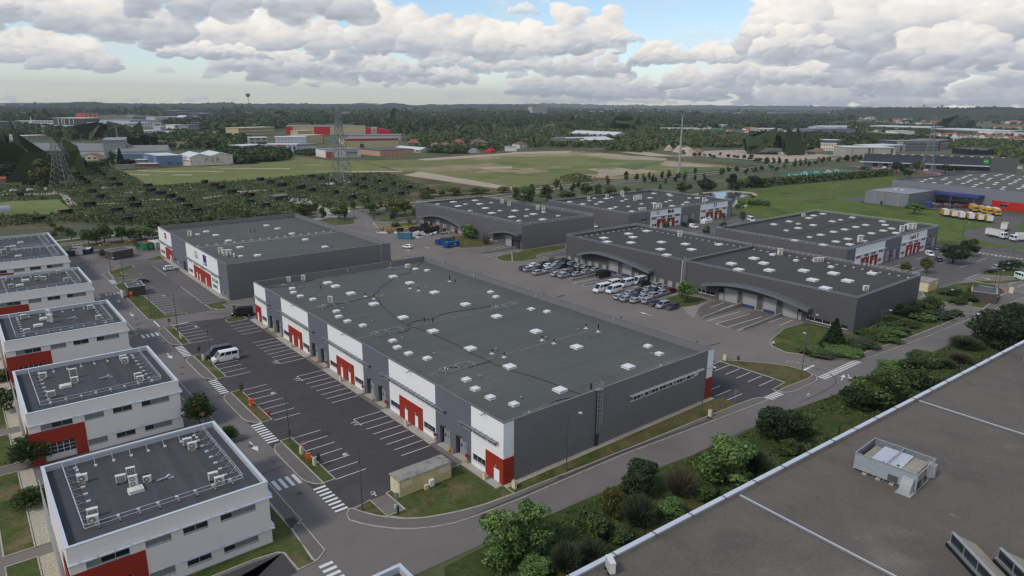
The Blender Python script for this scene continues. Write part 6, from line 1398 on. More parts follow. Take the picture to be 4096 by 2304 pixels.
for i,(x,y)in enumerate(jx):
 m_=[bs,bp,bp,bs,bs,bp,bp,a7,bp,mDWH,a7,mDWH,mDWH,a7,mDWH,a7,a7,mDWH,a7,cj,bs,bs,bs,bp,mDWH,mDWH,a7][i]
 ar={bs.name:('timber_offcut','timber offcuts','timber'),bp.name:('pipe_bundle','white plastic pipes','pipes'),a7.name:('cable_coil','black cable coil','cable coil'),mDWH.name:('packing_case','white wrapped packing case','packing case'),cj.name:('concrete_block','pale concrete block','block')}[m_.name]
 o=ab(ar[0],ar[1]+' lying in the heap of cable drums, '+ORD[i]+' of the loose goods',ar[2],(x,y,.02),r.uniform(0,3),'loose goods around the cable drums')
 b=MB(m_)
 if m_ is bp:
  for k in range(5):b.cyl((-2,k*.25-.5,.15+.2*(k%2)),(2,k*.25-.5+r.uniform(-.3,.3),.15+.2*(k%2)),.12,6)
  b.aa('pipe',o)
 elif m_ is a7:b.ca([(.5,.02),(.75,.1),(.75,.45),(.5,.5),(.3,.45),(.3,.05)],10);b.aa('coil',o)
 else:
  for k in range(3):b.rbox(r.uniform(-.5,.5),r.uniform(-.4,.4),.25*k,r.uniform(.9,1.8),r.uniform(.4,.9),.32,r.uniform(-.4,.4))
  b.aa('stack',o)
mHYD=M('safety_red',(.42,.015,.015),ad=.5)
for(x,y),l in zip([(108.3,180.5),(107.3,166.6)],['red fire hose cabinet left of the small doors','red fire hose cabinet between the roller doors']):
 o=ab('hose_cabinet',l,'fire cabinet',(min(x,107.5),y,.02));BX(mHYD,'casing',o,-.3,.3,-.35,.35,.1,1.7)
mPOST=M('lamp_post_grey',(.105,.108,.115),ad=.45,metal=.3);mLHEAD=M('lamp_head',(.42,.44,.46),ad=.35,metal=.2)
def make_lamp(hh=9.1,arm=1.75,mat=None):
 o=ab('street_lamp','','street lamp');b=MB(mat or mPOST);b.cyl((0,0,0),(0,0,hh),.1,8,.055);b.cyl((0,0,0),(0,0,.5),.13,8);b.aa('post',o)
 b=MB(mat or mPOST);b.bar((0,0,hh-.18),(arm,0,hh-.05),.06);b.bar((0,0,hh-.02),(-.3,0,hh-.06),.05);b.aa('arm',o)
 MB(mLHEAD).ca([(0,.16),(.2,.13),(.34,.04),(.36,-.02),(.2,-.06),(0,-.07)],12,(arm+.2,0),hh-.08).aa('lamp_head',o);return o
lp=make_lamp();lused=[]
def dc(x,y,rz,ao,src=None,s=1.):
 src=src or lp;gname='street lamps of the business park'
 if src.name not in lused:lused.append(src.name);src.location=(x,y,.05);src.rotation_euler=(0,0,rz);src.scale=(s,)*3;tag(src,ao,'street lamp',gname)
 else:cb(src,(x,y,.05),rz,ao,gname,s)
dc(-18.6,6.7,PI,'street lamp standing on the small corner lawn before the striped crossing');dc(-18.7,31.2,PI,'street lamp at the end of the bed with the no entry sign');dc(-18.6,72.5,PI,'street lamp beside the white minibus in the front car park');dc(-17.9,100.8,PI,'street lamp in the bed at the top of the front car park')
dc(9.9,-2.6,-.35,'street lamp before the corrugated end wall, left of the wall ladder');dc(40.8,-4.1,-.3,'street lamp before the end wall below its row of windows');dc(71.2,-6.,PI/2-.9,'street lamp on the island left of the long striped crossing');dc(101.3,-7.6,-.5,'street lamp in the hedge strip right of the pointed conifer');dc(132.2,-9.5,-.4,'street lamp in the hedge strip near the short crossing');dc(84.8,.6,-.4,'street lamp on the lawn before the pointed conifer')
dc(-20.2,116.4,PI,'street lamp on the long lawn before the small car park');dc(-19.3,152.5,PI,'street lamp on the lawn left of the small grey hut');dc(-18.9,175.3,PI,'street lamp by the no entry sign at the top of the street')
for(x,y),l in zip([(171.1,-9.2),(183.3,-7),(257.7,27.3),(239,4.6),(302,37),(280,34)]+[(347,124),(341,93),(359,68),(340,55),(339,37)]+[(101.1,237.5),(125,232.2),(94.8,199.5)]+[(243.7,219.7),(388,238)]+[(260.5,118)],['street lamp beside the flat-roofed wooden hut','street lamp on the grass bank right of the hut','street lamp behind the big tree of the gym car park','street lamp by the right crossing of the gym car park','street lamp on the green below the yellow lorries','street lamp on the green left of the depot road','street lamp on the meadow left of the grey annex','street lamp before the grey annex','street lamp under the blue canopy','street lamp in front of the stacked trolleys','street lamp beside the red wall of the depot','street lamp at the park gate','street lamp right of the park gate','sign mast before the shed with arched canopy','street lamp in front of the field','street lamp on the far road below the mono pole','street lamp on the lawn right of the DC building']):
 dc(x,y,-.6,l,None,.92)
mSIGNR=M('sign_face_red',(.48,.012,.02),ad=.4);mSIGNW=M('sign_face_white',(.8,.8,.8),ad=.4);mSBK=M('sign_back',(.3,.32,.34),ad=.5,metal=.4)
def b8(ao,x,y,rz,ar='noentry',hh=2.5,s=1.):
 """face looks along local -Y"""
 o=ab('road_sign',ao,'road sign',(x,y,.05),rz);MB(ba).cyl((0,0,0),(0,0,hh),.045,6).aa('post',o)
 z=hh-.3;R_=.36*s
 def disc(m,r_,y0_,y1_):
  bb=MB(m);bb.cyl((0,y0_,z),(0,y1_,z),r_,18);return bb
 if ar=='noentry':
  disc(mSIGNW,R_,-.07,-.05).aa('sign_plate',o);disc(mSIGNR,R_*.93,-.085,-.071).aa('sign_face',o);BX(mSIGNW,'white_bar',o,-R_*.68,R_*.68,-.1,-.086,z-.07,z+.07)
 elif ar=='noparking':
  disc(mSIGNR,R_,-.07,-.05).aa('sign_plate',o);disc(mSBLUE,R_*.78,-.085,-.071).aa('sign_face',o);MB(mSIGNR).bar((-R_*.5,-.095,z+R_*.5),(R_*.5,-.095,z-R_*.5),.06).aa('red_bar',o)
 elif ar=='mirror':
  disc(mSIGNW,R_,-.09,-.05).aa('sign_plate',o);disc(aj,R_*.86,-.1,-.091).aa('mirror_face',o)
 else:
  disc(mSBK,R_,-.07,-.05).aa('sign_plate',o)
  if ar=='back2':BX(mSBK,'lower_plate',o,-.2,.2,-.07,-.05,z-.65,z-.42)
 return o
fc=lambda x,y:math.atan2(CAMP.y-y,CAMP.x-x)+PI/2
b8('red no entry sign on the planted bed beside the orange box',-18.8,25.2,-.45,'noentry',2.6);b8('red no entry sign beside the roof edge of the nearest office',-27.7,45.4,-.2,'noentry',2.6);b8('small red no entry sign at the top of the street',*(-18.5,174.1),-.3,'noentry',2.2,1.3);b8('red no entry sign beside the wooden hut on the right',*(172.3,-11.4),-.9,'noentry',3.2,1.3)
b8('grey-backed round sign and box on a post beside the parking bay',-15.3,3.3,2.6,'back2',3.,1.1);o=ab('meter_box','dark grey box fixed low beside the round sign post','meter box',(-15.3,3.15,.1));b=MB(M('meter_grey',(.06,.075,.09),ad=.5));b.box(-.14,.14,-.2,.05,.0,1.2);b.use(au);b.box(-.5,-.18,-.12,-.05,1.1,1.6);b.aa('casing',o)
b8('grey-backed round sign at the mouth of the yard road',76.3,-5.3,2.4,'back',3.,1.2);b8('round traffic mirror on a post below the street',59.6,-13.4,-.6,'mirror',2.6,1.);b8('round traffic mirror by the dark car park right of the long building',50.5,-4.4,-.3,'back',2.7,1.2);b8('grey-backed round sign beside the short crossing',*(150.3,-10),2.3,'back',2.8,1.4)
for(x,y),l in zip([(197.9,29.7),(220.6,29.2)]+[(196.5,121.2)],['blue and red no parking sign at the left gym porches','blue and red no parking sign at the right gym porches','blue and red no parking sign before the DC porches']):b8(l,x,y,-.5,'noparking',2.6,1.5)
mORANGE=M('post_box_orange',(.72,.1,.015),ad=.5);mBOXC=M('cream_cabinet',(.66,.6,.43),ad=.6,n=[(1.5,.06)])
for x,y,l in((-19.,23.2,'orange post box on legs beside the no entry sign'),(-18.9,48.,'orange post box on legs in the middle bed'),(*(-20.2,139.1),'orange post box on legs beside the small grey hut')):
 o=ab('post_box',l,'post box',(x,y,.12),-.5,'orange post boxes');b=MB(mORANGE)
 for sx in(-.2,.2):b.box(sx-.06,sx+.06,-.08,.08,0,.8)
 b.aa('leg',o);b=MB(mORANGE);b.box(-.36,.36,-.24,.24,.8,1.55);b.raw([(-.36,-.24,1.55),(.36,-.24,1.55),(.36,.24,1.55),(-.36,.24,1.55),(-.36,0,1.68),(.36,0,1.68)],[(0,1,5,4),(2,3,4,5),(0,4,3),(1,2,5)]);b.aa('case',o)
for i,(x,y,l,s)in enumerate(((-18.75,26.4,'cream utility cabinet behind the no entry sign',1.),(-18.6,21.9,'cream utility cabinet right of the orange box in the near bed',1.),(-18.8,48.9,'cream utility cabinet behind the orange box in the middle bed',.9),(-18.8,77.2,'cream utility cabinet in front of the two minibuses',1.),(-18.7,94.9,'cream utility cabinet in the bed at the top of the car park',1.),(42.3,-4.9,'cream utility cabinet at the edge of the pavement by the end wall',1.),(67.9,9.4,'cream utility cabinet at the corner of the dark side car park',1.1),(.7,-1.6,'cream utility cabinet at the near corner of the long building',1.),(182.5,-10.6,'cream utility cabinet far right beside the hut',1.6),(-1.2,2.9,'cream letter cabinet beside the nearest red entrance',.9),(-1.3,24.6,'cream letter cabinet between the red doors B3 and B2',.9),(-1.3,49.1,'cream letter cabinet between the red doors of the middle entrance',.9),(-1.3,73.6,'cream letter cabinet between the red doors of the far entrance',.9),(-52.2,51.,'cream cabinet by the porch of the second office',1.2))):
 o=ab('utility_cabinet',l,'cabinet',(x,y,.12),0,'cream utility cabinets');BX(mBOXC,'case',o,-.18*s,.18*s,-.34*s,.34*s,0,1.15*s);BX(cj,'lid',o,-.2*s,.2*s,-.36*s,.36*s,1.15*s,1.2*s)
o=ab('fire_hydrant','red fire hydrant at the end of the middle bed','hydrant',(-17.75,42.5,.02));MB(mHYD).ca([(.16,0),(.16,.6),(.22,.65),(.22,.95),(.1,1.1),(0,1.12)],10).aa('barrel',o);BX(mHYD,'nozzle',o,-.3,.3,-.1,.1,.65,.85)
mBOLL=M('bollard_yellow',(.66,.42,.02),ad=.5)
bo=None;bi=0
for k in range(4):
 for y in(8.2,12.,12.9,16.6):
  yy=y+24.5*k;l='yellow bollard '+ORD[bi]+' from the near end of the dock doors';bi+=1
  if bo is None:bo=ab('bollard',l,'bollard',(-.55,yy,0),0,'yellow bollards guarding the dock doors');MB(mBOLL).cyl((0,0,0),(0,0,1.05),.075,8).aa('post',bo)
  else:cb(bo,(-.55,yy,0),0,l)
fb=None
for i,y in enumerate((8.3,17.,32.9,41.5,57.4,66.)):
 l='red alarm box on a grey post, '+ORD[i]+' from the near end of the facade'
 if fb is None:
  fb=ab('alarm_box',l,'alarm box',(-.45,y,0),0,'red alarm boxes along the facade');MB(mPOST).cyl((0,0,0),(0,0,1.2),.05,6).aa('post',fb);BX(mHYD,'case',fb,-.14,.14,-.2,.2,1.15,1.6)
 else:cb(fb,(-.45,y,0),0,l)
mHUT=M('hut_cream',(.62,.53,.27),ad=.8,n=[(.4,.05),(3,.04)],col2=((.5,.42,.22)),n2=(.8,.58,.8,.6));mHUTR=M('hut_roof',(.3,.285,.255),ad=.95,n=[(.8,.15),(5,.2)],col2=((.16,.15,.13)),n2=(.9,.5,.7,.8));mHUTD=M('hut_door',(.7,.66,.46),ad=.6)
def hut(ao,x0,x1,y0,y1,hh):
 o=ab('transformer_hut',ao,'hut',((x0+x1)/2,(y0+y1)/2,.1),world=True);BX(mHUT,'wall',o,x0,x1,y0,y1,.0,hh,top=False)
 b=MB(mHUTR);b.prism([(x0-.15,y0-.15),(x1+.15,y0-.15),(x1+.15,y1+.15),(x0-.15,y1+.15)],hh,hh+.14,bottom=True);b.prism([(x0,y0),(x1,y0),(x1,y1),(x0,y1)],hh+.14,hh+.2);b.aa('roof',o)
 F=bj(x0,x1,y0,y1);L=x1-x0
 for a,c,p,q in((.35,2.,hh-1.,hh-.1),(L-2.2,L-.3,hh-1.1,hh-.15)):FBX(mHUTD,'vent',o,F['S'],a,c,p,q,0,.03)
 Ly=y1-y0
 for a,c in((.25,Ly/2-.04),(Ly/2+.04,Ly-.25)):
  for p,q in((.15,hh*.42),(hh*.46,hh-.12)):FBX(mHUTD,'door',o,F['W'],a,c,p,q,0,.04)
 return o
hut('cream transformer hut on the lawn by the corner of the street',-13.1,-4.6,6.3,8.9,2.5);hut('cream transformer hut right of the canopy shed, near the gym',163.6,170.6,5.,9.6,2.9)
o=ab('meter_cabinet','pair of white cabinets against the near transformer hut','cabinet',(-8.5,5.9,.1));BX(mBOXC,'case',o,-.9,-.3,-.2,.3,0,.7);BX(au,'case',o,-.1,.6,-.25,.3,.2,1.2)
mWOODD=M('dark_boards',(.085,.073,.066),ad=.9,n=[(.8,.15),(6,.2)],cd=(2,.16,.3))
def fhut(ao,x,y,rz,L,Wd,hh,cg=None):
 o=ab('wooden_hut',ao,'hut',(x,y,.05),rz);n=int(hh/.2);b=MB(cg or mWOODD)
 b.box(-L/2,L/2,-Wd/2,Wd/2,0,hh,bottom=False,top=False);b.aa('wall',o)
 for k in range(n):
  b=MB(cg or mWOODD);z=.05+k*hh/n
  for F,LL in((fro(-L/2,-Wd/2,1,0),L),(fro(L/2,-Wd/2,0,1),Wd),(fro(L/2,Wd/2,-1,0),L),(fro(-L/2,Wd/2,0,-1),Wd)):ae(b,F,0,LL,z,z+hh/n-.03,0,.03)
  b.aa('board',o)
 b=MB(cq);b.box(-L/2,L/2,-Wd/2,Wd/2,hh-.12,hh-.08);b.use(ba)
 for(a0,a1,b0,b1)in((-L/2-.1,L/2+.1,-Wd/2-.1,-Wd/2+.2),(-L/2-.1,L/2+.1,Wd/2-.2,Wd/2+.1),(-L/2-.1,-L/2+.2,-Wd/2+.2,Wd/2-.2),(L/2-.2,L/2+.1,-Wd/2+.2,Wd/2-.2)):b.box(a0,a1,b0,b1,hh-.08,hh+.06)
 b.aa('roof',o);return o
x,y=(-18.9,140.5);fhut('small dark boarded hut on the lawn of the small car park',x+.6,y+3.,-.05,4.2,6.4,2.7);o=ab('recycling_board','white panel leaning on the small dark hut','panel',(x-3.2,y+.6,.1));BX(au,'sheet',o,-.1,.1,-1.2,1.2,0,1.9)
x,y=(-13.1,195.3);fhut('dark boarded bin store at the bend by the skips',x+.8,y+2.8,.35,7,5,2.9)
x,y=(164.2,-10.9);fhut('flat-roofed wooden hut by the right-hand street',x+4.2,y+3.2,.28,8.5,6.,2.9,M('weathered_boards',(.105,.088,.076),ad=.9,n=[(.8,.2),(6,.2)]))
o=ab('gate','dark plank gate beside the wooden hut','gate',(172.9,-10.4,.05),.2);b=MB(mWOODD)
for k in range(6):b.box(-1.2+k*.4,-.84+k*.4,-.05,.05,0,2.)
b.aa('plank',o)
for(xa,ya),(xb,yb),ha,hb,l in(((89.6,78.8),(106.8,78.8),.75,1.15,'low concrete ramp wall beside the black van'),((89,30.3),(107.2,30.5),.55,1.25,'low concrete ramp wall in front of the right canopy'),((89,18.7),(107.2,19.),.55,1.,'low concrete ramp wall at the right end of the canopy'),((91.7,128.1),(107.5,127),.6,1.,'low concrete ramp wall by the shed with arched canopies')):
 o=ab('ramp_wall',l,'wall',(xa,ya,0),math.atan2(yb-ya,xb-xa));LL=math.hypot(xb-xa,yb-ya);b=MB(mPLINTH);b.raw([(0,-.18,0),(LL,-.18,0),(LL,-.18,hb),(0,-.18,ha),(0,.18,0),(LL,.18,0),(LL,.18,hb),(0,.18,ha)],[(0,1,2,3),(7,6,5,4),(3,2,6,7),(0,3,7,4),(1,5,6,2)]);b.aa('concrete',o)
for(x,y),l in zip([(60.9,137.3),(63.4,137.5)],['left yellow guard rail behind the second building','right yellow guard rail behind the second building']):
 o=ab('guard_rail',l,'guard rail',(x,y,.02),.1,'yellow guard rails');b=MB(M('rail_yellow',(.62,.52,.09),ad=.5));b.bar((-1.2,0,1.1),(1.2,0,1.1),.08);b.bar((-1.2,0,.55),(1.2,0,.55),.06)
 for xx in(-1.2,1.2):b.bar((xx,0,0),(xx,0,1.1),.08)
 b.aa('tube',o)
pb=None
for i,(x,y)in enumerate([(-12,224.5),(-4.5,224.9),(-2.9,225.6),(3.3,224.1)]):
 l=['picnic table nearest the white skip','left one of two picnic tables under the trees','right one of two picnic tables under the trees','picnic table behind the containers'][i]
 if pb is None:
  pb=ab('picnic_table',l,'picnic table',(x,y,0),.1,'picnic tables on the grass');BX(mPOLE,'table_top',pb,-1.2,1.2,-.4,.4,.72,.8)
  for s in(-1,1):BX(mPOLE,'seat',pb,-1.2,1.2,s*.75-.15,s*.75+.15,.42,.48)
  for s in(-.9,.9):b=MB(mPOLE);b.bar((s,-.8,0),(s,-.1,.72),.1);b.bar((s,.8,0),(s,.1,.72),.1);b.aa('leg',pb)
 else:cb(pb,(x,y,0),.1,l)
o=ab('notice_board','white notice board behind the skips','notice board',(*(-21.5,222.5),0),.1);BX(au,'board',o,-1.5,1.5,-.04,.04,.6,1.8);b=MB(mPOST);b.box(-1.3,-1.2,.04,.1,0,1.8);b.box(1.2,1.3,.04,.1,0,1.8);b.aa('leg',o);b=MB(mSKD);b.box(-1.2,-.5,-.06,-.041,1.2,1.6);b.box(-.3,.3,-.06,-.041,1.2,1.5);b.box(.5,1.2,-.06,-.041,1.2,1.6);b.aa('lettering',o)
o=ab('gate_sign','dark blank sign board beside the gate drive','sign board',(*(99.8,208.1),.05),.3);BX(mSKD,'board',o,-.1,3.2,-.06,.06,1.2,3.6);b=MB(mPOST);b.bar((0,0,0),(0,0,5.5),.1);b.bar((3.4,0,0),(3.4,0,5),.1);b.aa('post',o)
o=ab('stone','pale boulder at the tip of the planted island','boulder',(86.2,8.9,.12));MB(cj).ca([(.0,.55),(.3,.5),(.45,.3),(.5,0)],8).aa('rock',o)
mGROOF=M('roof_gravel',(.14,.122,.106),ad=1,n=[(.04,.1),(.3,.1),(3,.16),(22,.5)],col2=[((.215,.192,.16),(.06,.58,.74,.75)),((.105,.092,.082),(.11,.52,.7,.7)),((.3,.27,.22),(.35,.68,.8,.5))],bump=(24,.8,.05))
RH=8.;rd=Vector((106.2+13.6,-32.7+27.1)).normalized()
TR=ab('warehouse','wide flat gravel roof edged by a pale metal rail, filling the lower right','building',(60,-60,0),world=True)
def RP(u,v):return(-13.6+rd.x*u+rd.y*v,-27.1+rd.y*u-rd.x*v)
cor=[RP(-12,0),RP(190,0),RP(190,130),RP(-12,130)]
b=MB(mGROOF);b.aq([(*RP(-11.7,.9),RH-.35),(*RP(190,.9),RH-.35),(*RP(190,130),RH-.35),(*RP(-11.7,130),RH-.35)]);b.aa('roof',TR)
b=MB(M('parapet_upstand',(.115,.1,.09),ad=1,n=[(.6,.2)]));b.aq([(*RP(-12,.55),RH-.05),(*RP(190,.55),RH-.05),(*RP(190,.92),RH-.36),(*RP(-12,.92),RH-.36)]);b.aa('parapet',TR)
MB(mCLADL).prism([RP(-12,.05),RP(190,.05),RP(190,130),RP(-12,130)],0,RH-.4,top=False).aa('wall',TR)
for k in range(34):
 u0=-12+k*6.
 b=MB(aj)
 vs=[(*RP(u,v),z)for v,z in((-.06,RH-.25),(-.06,RH+.1),(.56,RH+.14),(.56,RH-.1))for u in(u0+.02,u0+5.98)]
 b.raw(vs,[(0,1,3,2),(2,3,5,4),(4,5,7,6)]);b.aa('coping',TR)
 b=MB(mPOST);p,q=RP(u0,-.05),RP(u0,.62);b.bar((*p,RH+.16),(*q,RH+.2),.07,.05);b.bar((*q,RH-.3),(*q,RH+.2),.07);b.aa('coping_clip',TR)
for u in(26.3,72.6,119,165):
 b=MB(ba);p,q=RP(u,.9),RP(u,128);b.bar((*p,RH-.22),(*q,RH-.22),.34,.16);b.use(aj);b.bar((*p,RH-.12),(*q,RH-.12),.07,.08);b.aa('expansion_joint',TR)
PX=[29.52,-34.72];PY=[29.78,-42.02];PZ=[35.8,-42.04]
_a=Vector(PY)-Vector(PX);LP=_a.length;ang=math.atan2(_a.y,_a.x)
V_=ab('ventilation_plant','grey louvred screen round a ventilation plant on the gravel roof','ventilation plant',(PX[0],PX[1],RH-.35),ang)
WV=max(3.,min(6.5,abs((Vector(PZ)-Vector(PY)).length)));HV=2.35
mLOUV=M('louvre_blue_grey',(.22,.255,.285),ad=.5,metal=.25,n=[(1.2,.08)])
n=15
def louvre(x0,y0,x1,y1,inside=False):
 d=Vector((x1-x0,y1-y0)).normalized();q=Vector((d.y,-d.x))*.07
 for k in range(n):
  z=.35+k*(HV-.35)/n;b=MB(mLOUV)
  b.raw([(x0+q.x,y0+q.y,z),(x1+q.x,y1+q.y,z),(x1,y1,z+(HV-.35)/n*.96),(x0,y0,z+(HV-.35)/n*.96),(x0-q.x*.2,y0-q.y*.2,z+.01),(x1-q.x*.2,y1-q.y*.2,z+.01)],[(0,1,2,3),(0,4,5,1),(4,3,2,5)]);b.aa('slat',V_)
louvre(0,0,LP,0);louvre(0,WV,0,0);louvre(LP,WV,0,WV)
b=MB(ba)
for x in np.linspace(0,LP,7):
 for y in(.05,WV-.05):b.bar((x,y,.05),(x,y,HV+.05),.1)
for y in np.linspace(0,WV,4):b.bar((.05,y,.05),(.05,y,HV+.05),.09);b.bar((LP,y,.05),(LP,y,HV+.05),.09)
b.bar((0,0,HV+.05),(LP,0,HV+.05),.14);b.bar((0,WV,HV+.05),(LP,WV,HV+.05),.14);b.bar((0,0,HV+.05),(0,WV,HV+.05),.12);b.bar((LP,0,HV+.05),(LP,WV,HV+.05),.12);b.bar((LP*.5,0,HV),(LP*.5,WV,HV),.12);b.bar((LP,0,.1),(LP,WV,.1),.12)
b.aa('frame',V_)
b=MB(cj)
for x in(LP*.2,LP*.42,LP*.64,LP*.86):b.box(x-.25,x+.25,-.3,.1,0,.18)
b.aa('foot_block',V_)
mDUST=M('dusty_metal',(.33,.3,.24),ad=.9,n=[(1,.15)])
b=MB(mDUST);b.box(LP*.06,LP*.26,.6,WV-.6,.3,1.7);b.box(LP*.7,LP*.93,.7,WV-.6,.3,1.95);b.aa('unit_casing',V_)
BX(mDOORL,'unit_casing',V_,LP*.26,LP*.7,1.,WV-1.,.3,1.3)
b=MB(aj);k=16
for i in range(k):
 x0_=LP*.22+(LP*.48)*i/k;x1_=LP*.22+(LP*.48)*(i+1)/k;zz=(0,.06)
 b.aq([(x0_,.7,1.95),(x1_-.06,.7,1.95),(x1_-.06,WV-.8,2.15),(x0_,WV-.8,2.15)]);b.aq([(x1_-.06,.7,1.95),(x1_-.03,.7,2.03),(x1_-.03,WV-.8,2.23),(x1_-.06,WV-.8,2.15)]);b.aq([(x1_-.03,.7,2.03),(x1_,.7,1.95),(x1_,WV-.8,2.15),(x1_-.03,WV-.8,2.23)])
b.use(mRUST);b.box(LP*.61,LP*.65,1.3,1.6,2.06,2.1);b.box(LP*.4,LP*.42,1.,1.15,2.02,2.06);b.aa('sheet_roof',V_)
b=MB(mDOORL);xx0,xx1=LP*.8,LP*.97;pr=[(-1.35+.0,.12)]
arc=[(-1.25+1.25*(1-math.cos(t)),.12+1.75*math.sin(t))for t in np.linspace(0,PI/2,8)]
arc=[(y,z)for y,z in arc]+[(.02,.9)]
for(ya,za),(yb,zb)in zip(arc,arc[1:]):b.aq([(xx0,ya,za),(xx1,ya,za),(xx1,yb,zb),(xx0,yb,zb)])
b.aq([(xx0,y,z)for y,z in arc]+[(xx0,.02,.12)]);b.aq([(xx1,y,z)for y,z in arc]+[(xx1,.02,.12)])
b.box(xx0-.25,xx1+.25,-1.6,.1,0,.14);b.aa('duct_hood',V_)
BX(mACG,'access_hatch',V_,LP*.56,LP*.72,-.075,-.07,.4,1.25)
MB(mDOORL).cyl((LP-.2,WV*.9,.2),(LP-.2,WV*.9,1.9),.6,12).aa('duct',V_)
ac(1,*(-9.5,-28.9),RH-.35,math.radians(62),'white air conditioner alone on the gravel roof near the metal rail',1.5)
mSAW=M('sawtooth_roof',(.34,.305,.225),ad=1,n=[(.5,.12),(4,.1)])
sa=Vector([22.7,-52.61]);sb=Vector([20.17,-55.37]);sdir=(sb-sa).normalized();sq=Vector((-sdir.y,sdir.x))
def sawtooth(lab,c,Ls):
 o=ab('roof_light',lab,'roof light',(c.x,c.y,RH-.35),math.atan2(sdir.y,sdir.x),'saw-tooth roof lights on the gravel roof')
 b=MB(mSAW);b.aq([(0,0,1.55),(Ls,0,1.55),(Ls,2.6,.3),(0,2.6,.3)]);b.aq([(0,0,.0),(0,0,1.55),(0,2.6,.3),(0,2.6,0)]);b.aa('roof_slope',o)
 b=MB(ba);b.box(-.05,Ls,-.1,.22,1.5,1.62);b.box(-.05,Ls,-.3,-.02,.28,.5);b.box(-.05,.06,-.08,.02,.4,1.5);b.box(2.3,2.4,-.08,.02,.4,1.5);b.box(4.6,4.7,-.08,.02,.4,1.5);b.aa('frame',o)
 BX(a3,'pane',o,0,Ls,-.02,.0,.5,1.5);BX(mBLK,'gutter',o,0,Ls,-.5,-.02,0,.28)
sawtooth('saw-tooth roof light with dark glass in the lower right corner',sa,14);sawtooth('saw-tooth roof light behind, at the right edge',sa+sq*3.4+sdir*2.6,14);sawtooth('saw-tooth roof light at the very bottom edge',sa-sq*3.4-sdir*2.4,14)
o2=ab('ventilation_plant','louvred plant screen cut by the right edge of the gravel roof','ventilation plant',(*(92.3,-36.3),RH-.35),ang)
b=MB(mLOUV)
for k in range(14):b.box(0,9,0,.1,.3+k*.15,.42+k*.15);b.box(-.1,0,0,5,.3+k*.15,.42+k*.15)
b.aa('slat',o2)
def cc(nm,c,tr=.12):return M('leaf_'+nm,tuple(1.4*v for v in c),ad=.75,spec=.25,n=[(.35,.22),(2.5,.25)],trans=tr)
LG=[cc('green',(.046,.075,.02)),cc('green_dark',(.026,.046,.014)),cc('green_light',(.075,.108,.027))]
LB=[cc('bright',(.085,.15,.038)),cc('bright_mid',(.055,.108,.028)),cc('bright_pale',(.125,.185,.055))]
LD=[cc('deep',(.023,.037,.014)),cc('deep_mid',(.034,.052,.018)),cc('deep_dark',(.015,.025,.01))]
LY=[cc('amber',(.125,.105,.022)),cc('olive',(.075,.085,.022)),cc('olive_dark',(.045,.055,.016))]
LP_=[cc('purple',(.022,.012,.016)),cc('purple_mid',(.032,.018,.022)),cc('purple_dark',(.013,.009,.01))]
LS=[cc('sage',(.06,.078,.04)),cc('sage_dark',(.036,.05,.026)),cc('sage_brown',(.075,.072,.04))]
LT=[M('twig_grey',(.12,.098,.075),ad=1,n=[(3,.2)]),M('twig_brown',(.085,.062,.042),ad=1),cc('sparse',(.085,.085,.035))]
mBARK=M('bark',(.085,.065,.048),ad=1,n=[(2,.2),(8,.2)])
def ci(P,N,size,rng,elong=1.5,flat=.6):
 """leaf quads at points P with rough outward directions N"""
 n=len(P)
 R=rng.normal(size=(n,3));R/=np.linalg.norm(R,axis=1)[:,None]
 D=N*flat+R*(1-flat)*1.2;D/=np.linalg.norm(D,axis=1)[:,None]+1e-9
 T=np.cross(D,rng.normal(size=(n,3)));T/=np.linalg.norm(T,axis=1)[:,None]+1e-9
 B=np.cross(D,T);s=(size*rng.uniform(.6,1.35,n))[:,None]
 V=np.empty((n,4,3));V[:,0]=P-T*s*elong*.5;V[:,1]=P+B*s*.42+D*s*.1;V[:,2]=P+T*s*elong*.5;V[:,3]=P-B*s*.42+D*s*.1
 return V.reshape(-1,3),np.arange(n*4).reshape(-1,4)
def crown(name,lobes,n,size,ak,rng,flat=.6,fill=.25):
 L=np.array(lobes,float);wts=L[:,3]*L[:,4]+L[:,3]*L[:,5];idx=rng.choice(len(L),n,p=wts/wts.sum())
 D=rng.normal(size=(n,3));D/=np.linalg.norm(D,axis=1)[:,None]
 rad=1-fill*rng.random(n)**1.5+rng.normal(0,.07,n)
 P=L[idx,:3]+D*L[idx,3:6]*rad[:,None]
 keep=P[:,2]>.05;P,D,idx=P[keep],D[keep],idx[keep]
 lob=rng.integers(0,3,len(L));mi=np.where(rng.random(len(P))<.62,lob[idx],rng.integers(0,3,len(P)))
 V,F=ci(P,D,size,rng,flat=flat);return b3(name,V,F,ak,mi=mi)
def aw(H,r,limbs,rng,top=.62,mat=None):
 b=MB(mat or mBARK);b.cyl((0,0,0),(0,0,H*.35),r,7,r*.75,caps=False);b.cyl((0,0,H*.35),(0,0,H*top),r*.75,6,r*.3,caps=False)
 for k in range(limbs):
  a=2*PI*k/max(1,limbs)+rng.uniform(-.4,.4);z=H*rng.uniform(.28,.45);l=H*rng.uniform(.18,.3)
  b.cyl((0,0,z),(l*math.cos(a),l*math.sin(a),z+l*1.1),r*.45,5,r*.15,caps=False)
 return b.mesh('trunk')
def bh(rng,W,H,z0,k):
 out=[(0,0,(z0+H)/2,W*.3,W*.3,(H-z0)*.4)]
 for i in range(k):
  a=rng.uniform(0,2*PI);t=rng.uniform(0,1);rr=W*.5*(.35+.42*math.sqrt(max(0,1-(2*t-.85)**2)))
  s=W*rng.uniform(.13,.22);out.append((rr*math.cos(a)*.92,rr*math.sin(a)*.92,z0+(H-z0)*(.12+.72*t),s,s,s*rng.uniform(.7,1.)))
 return out
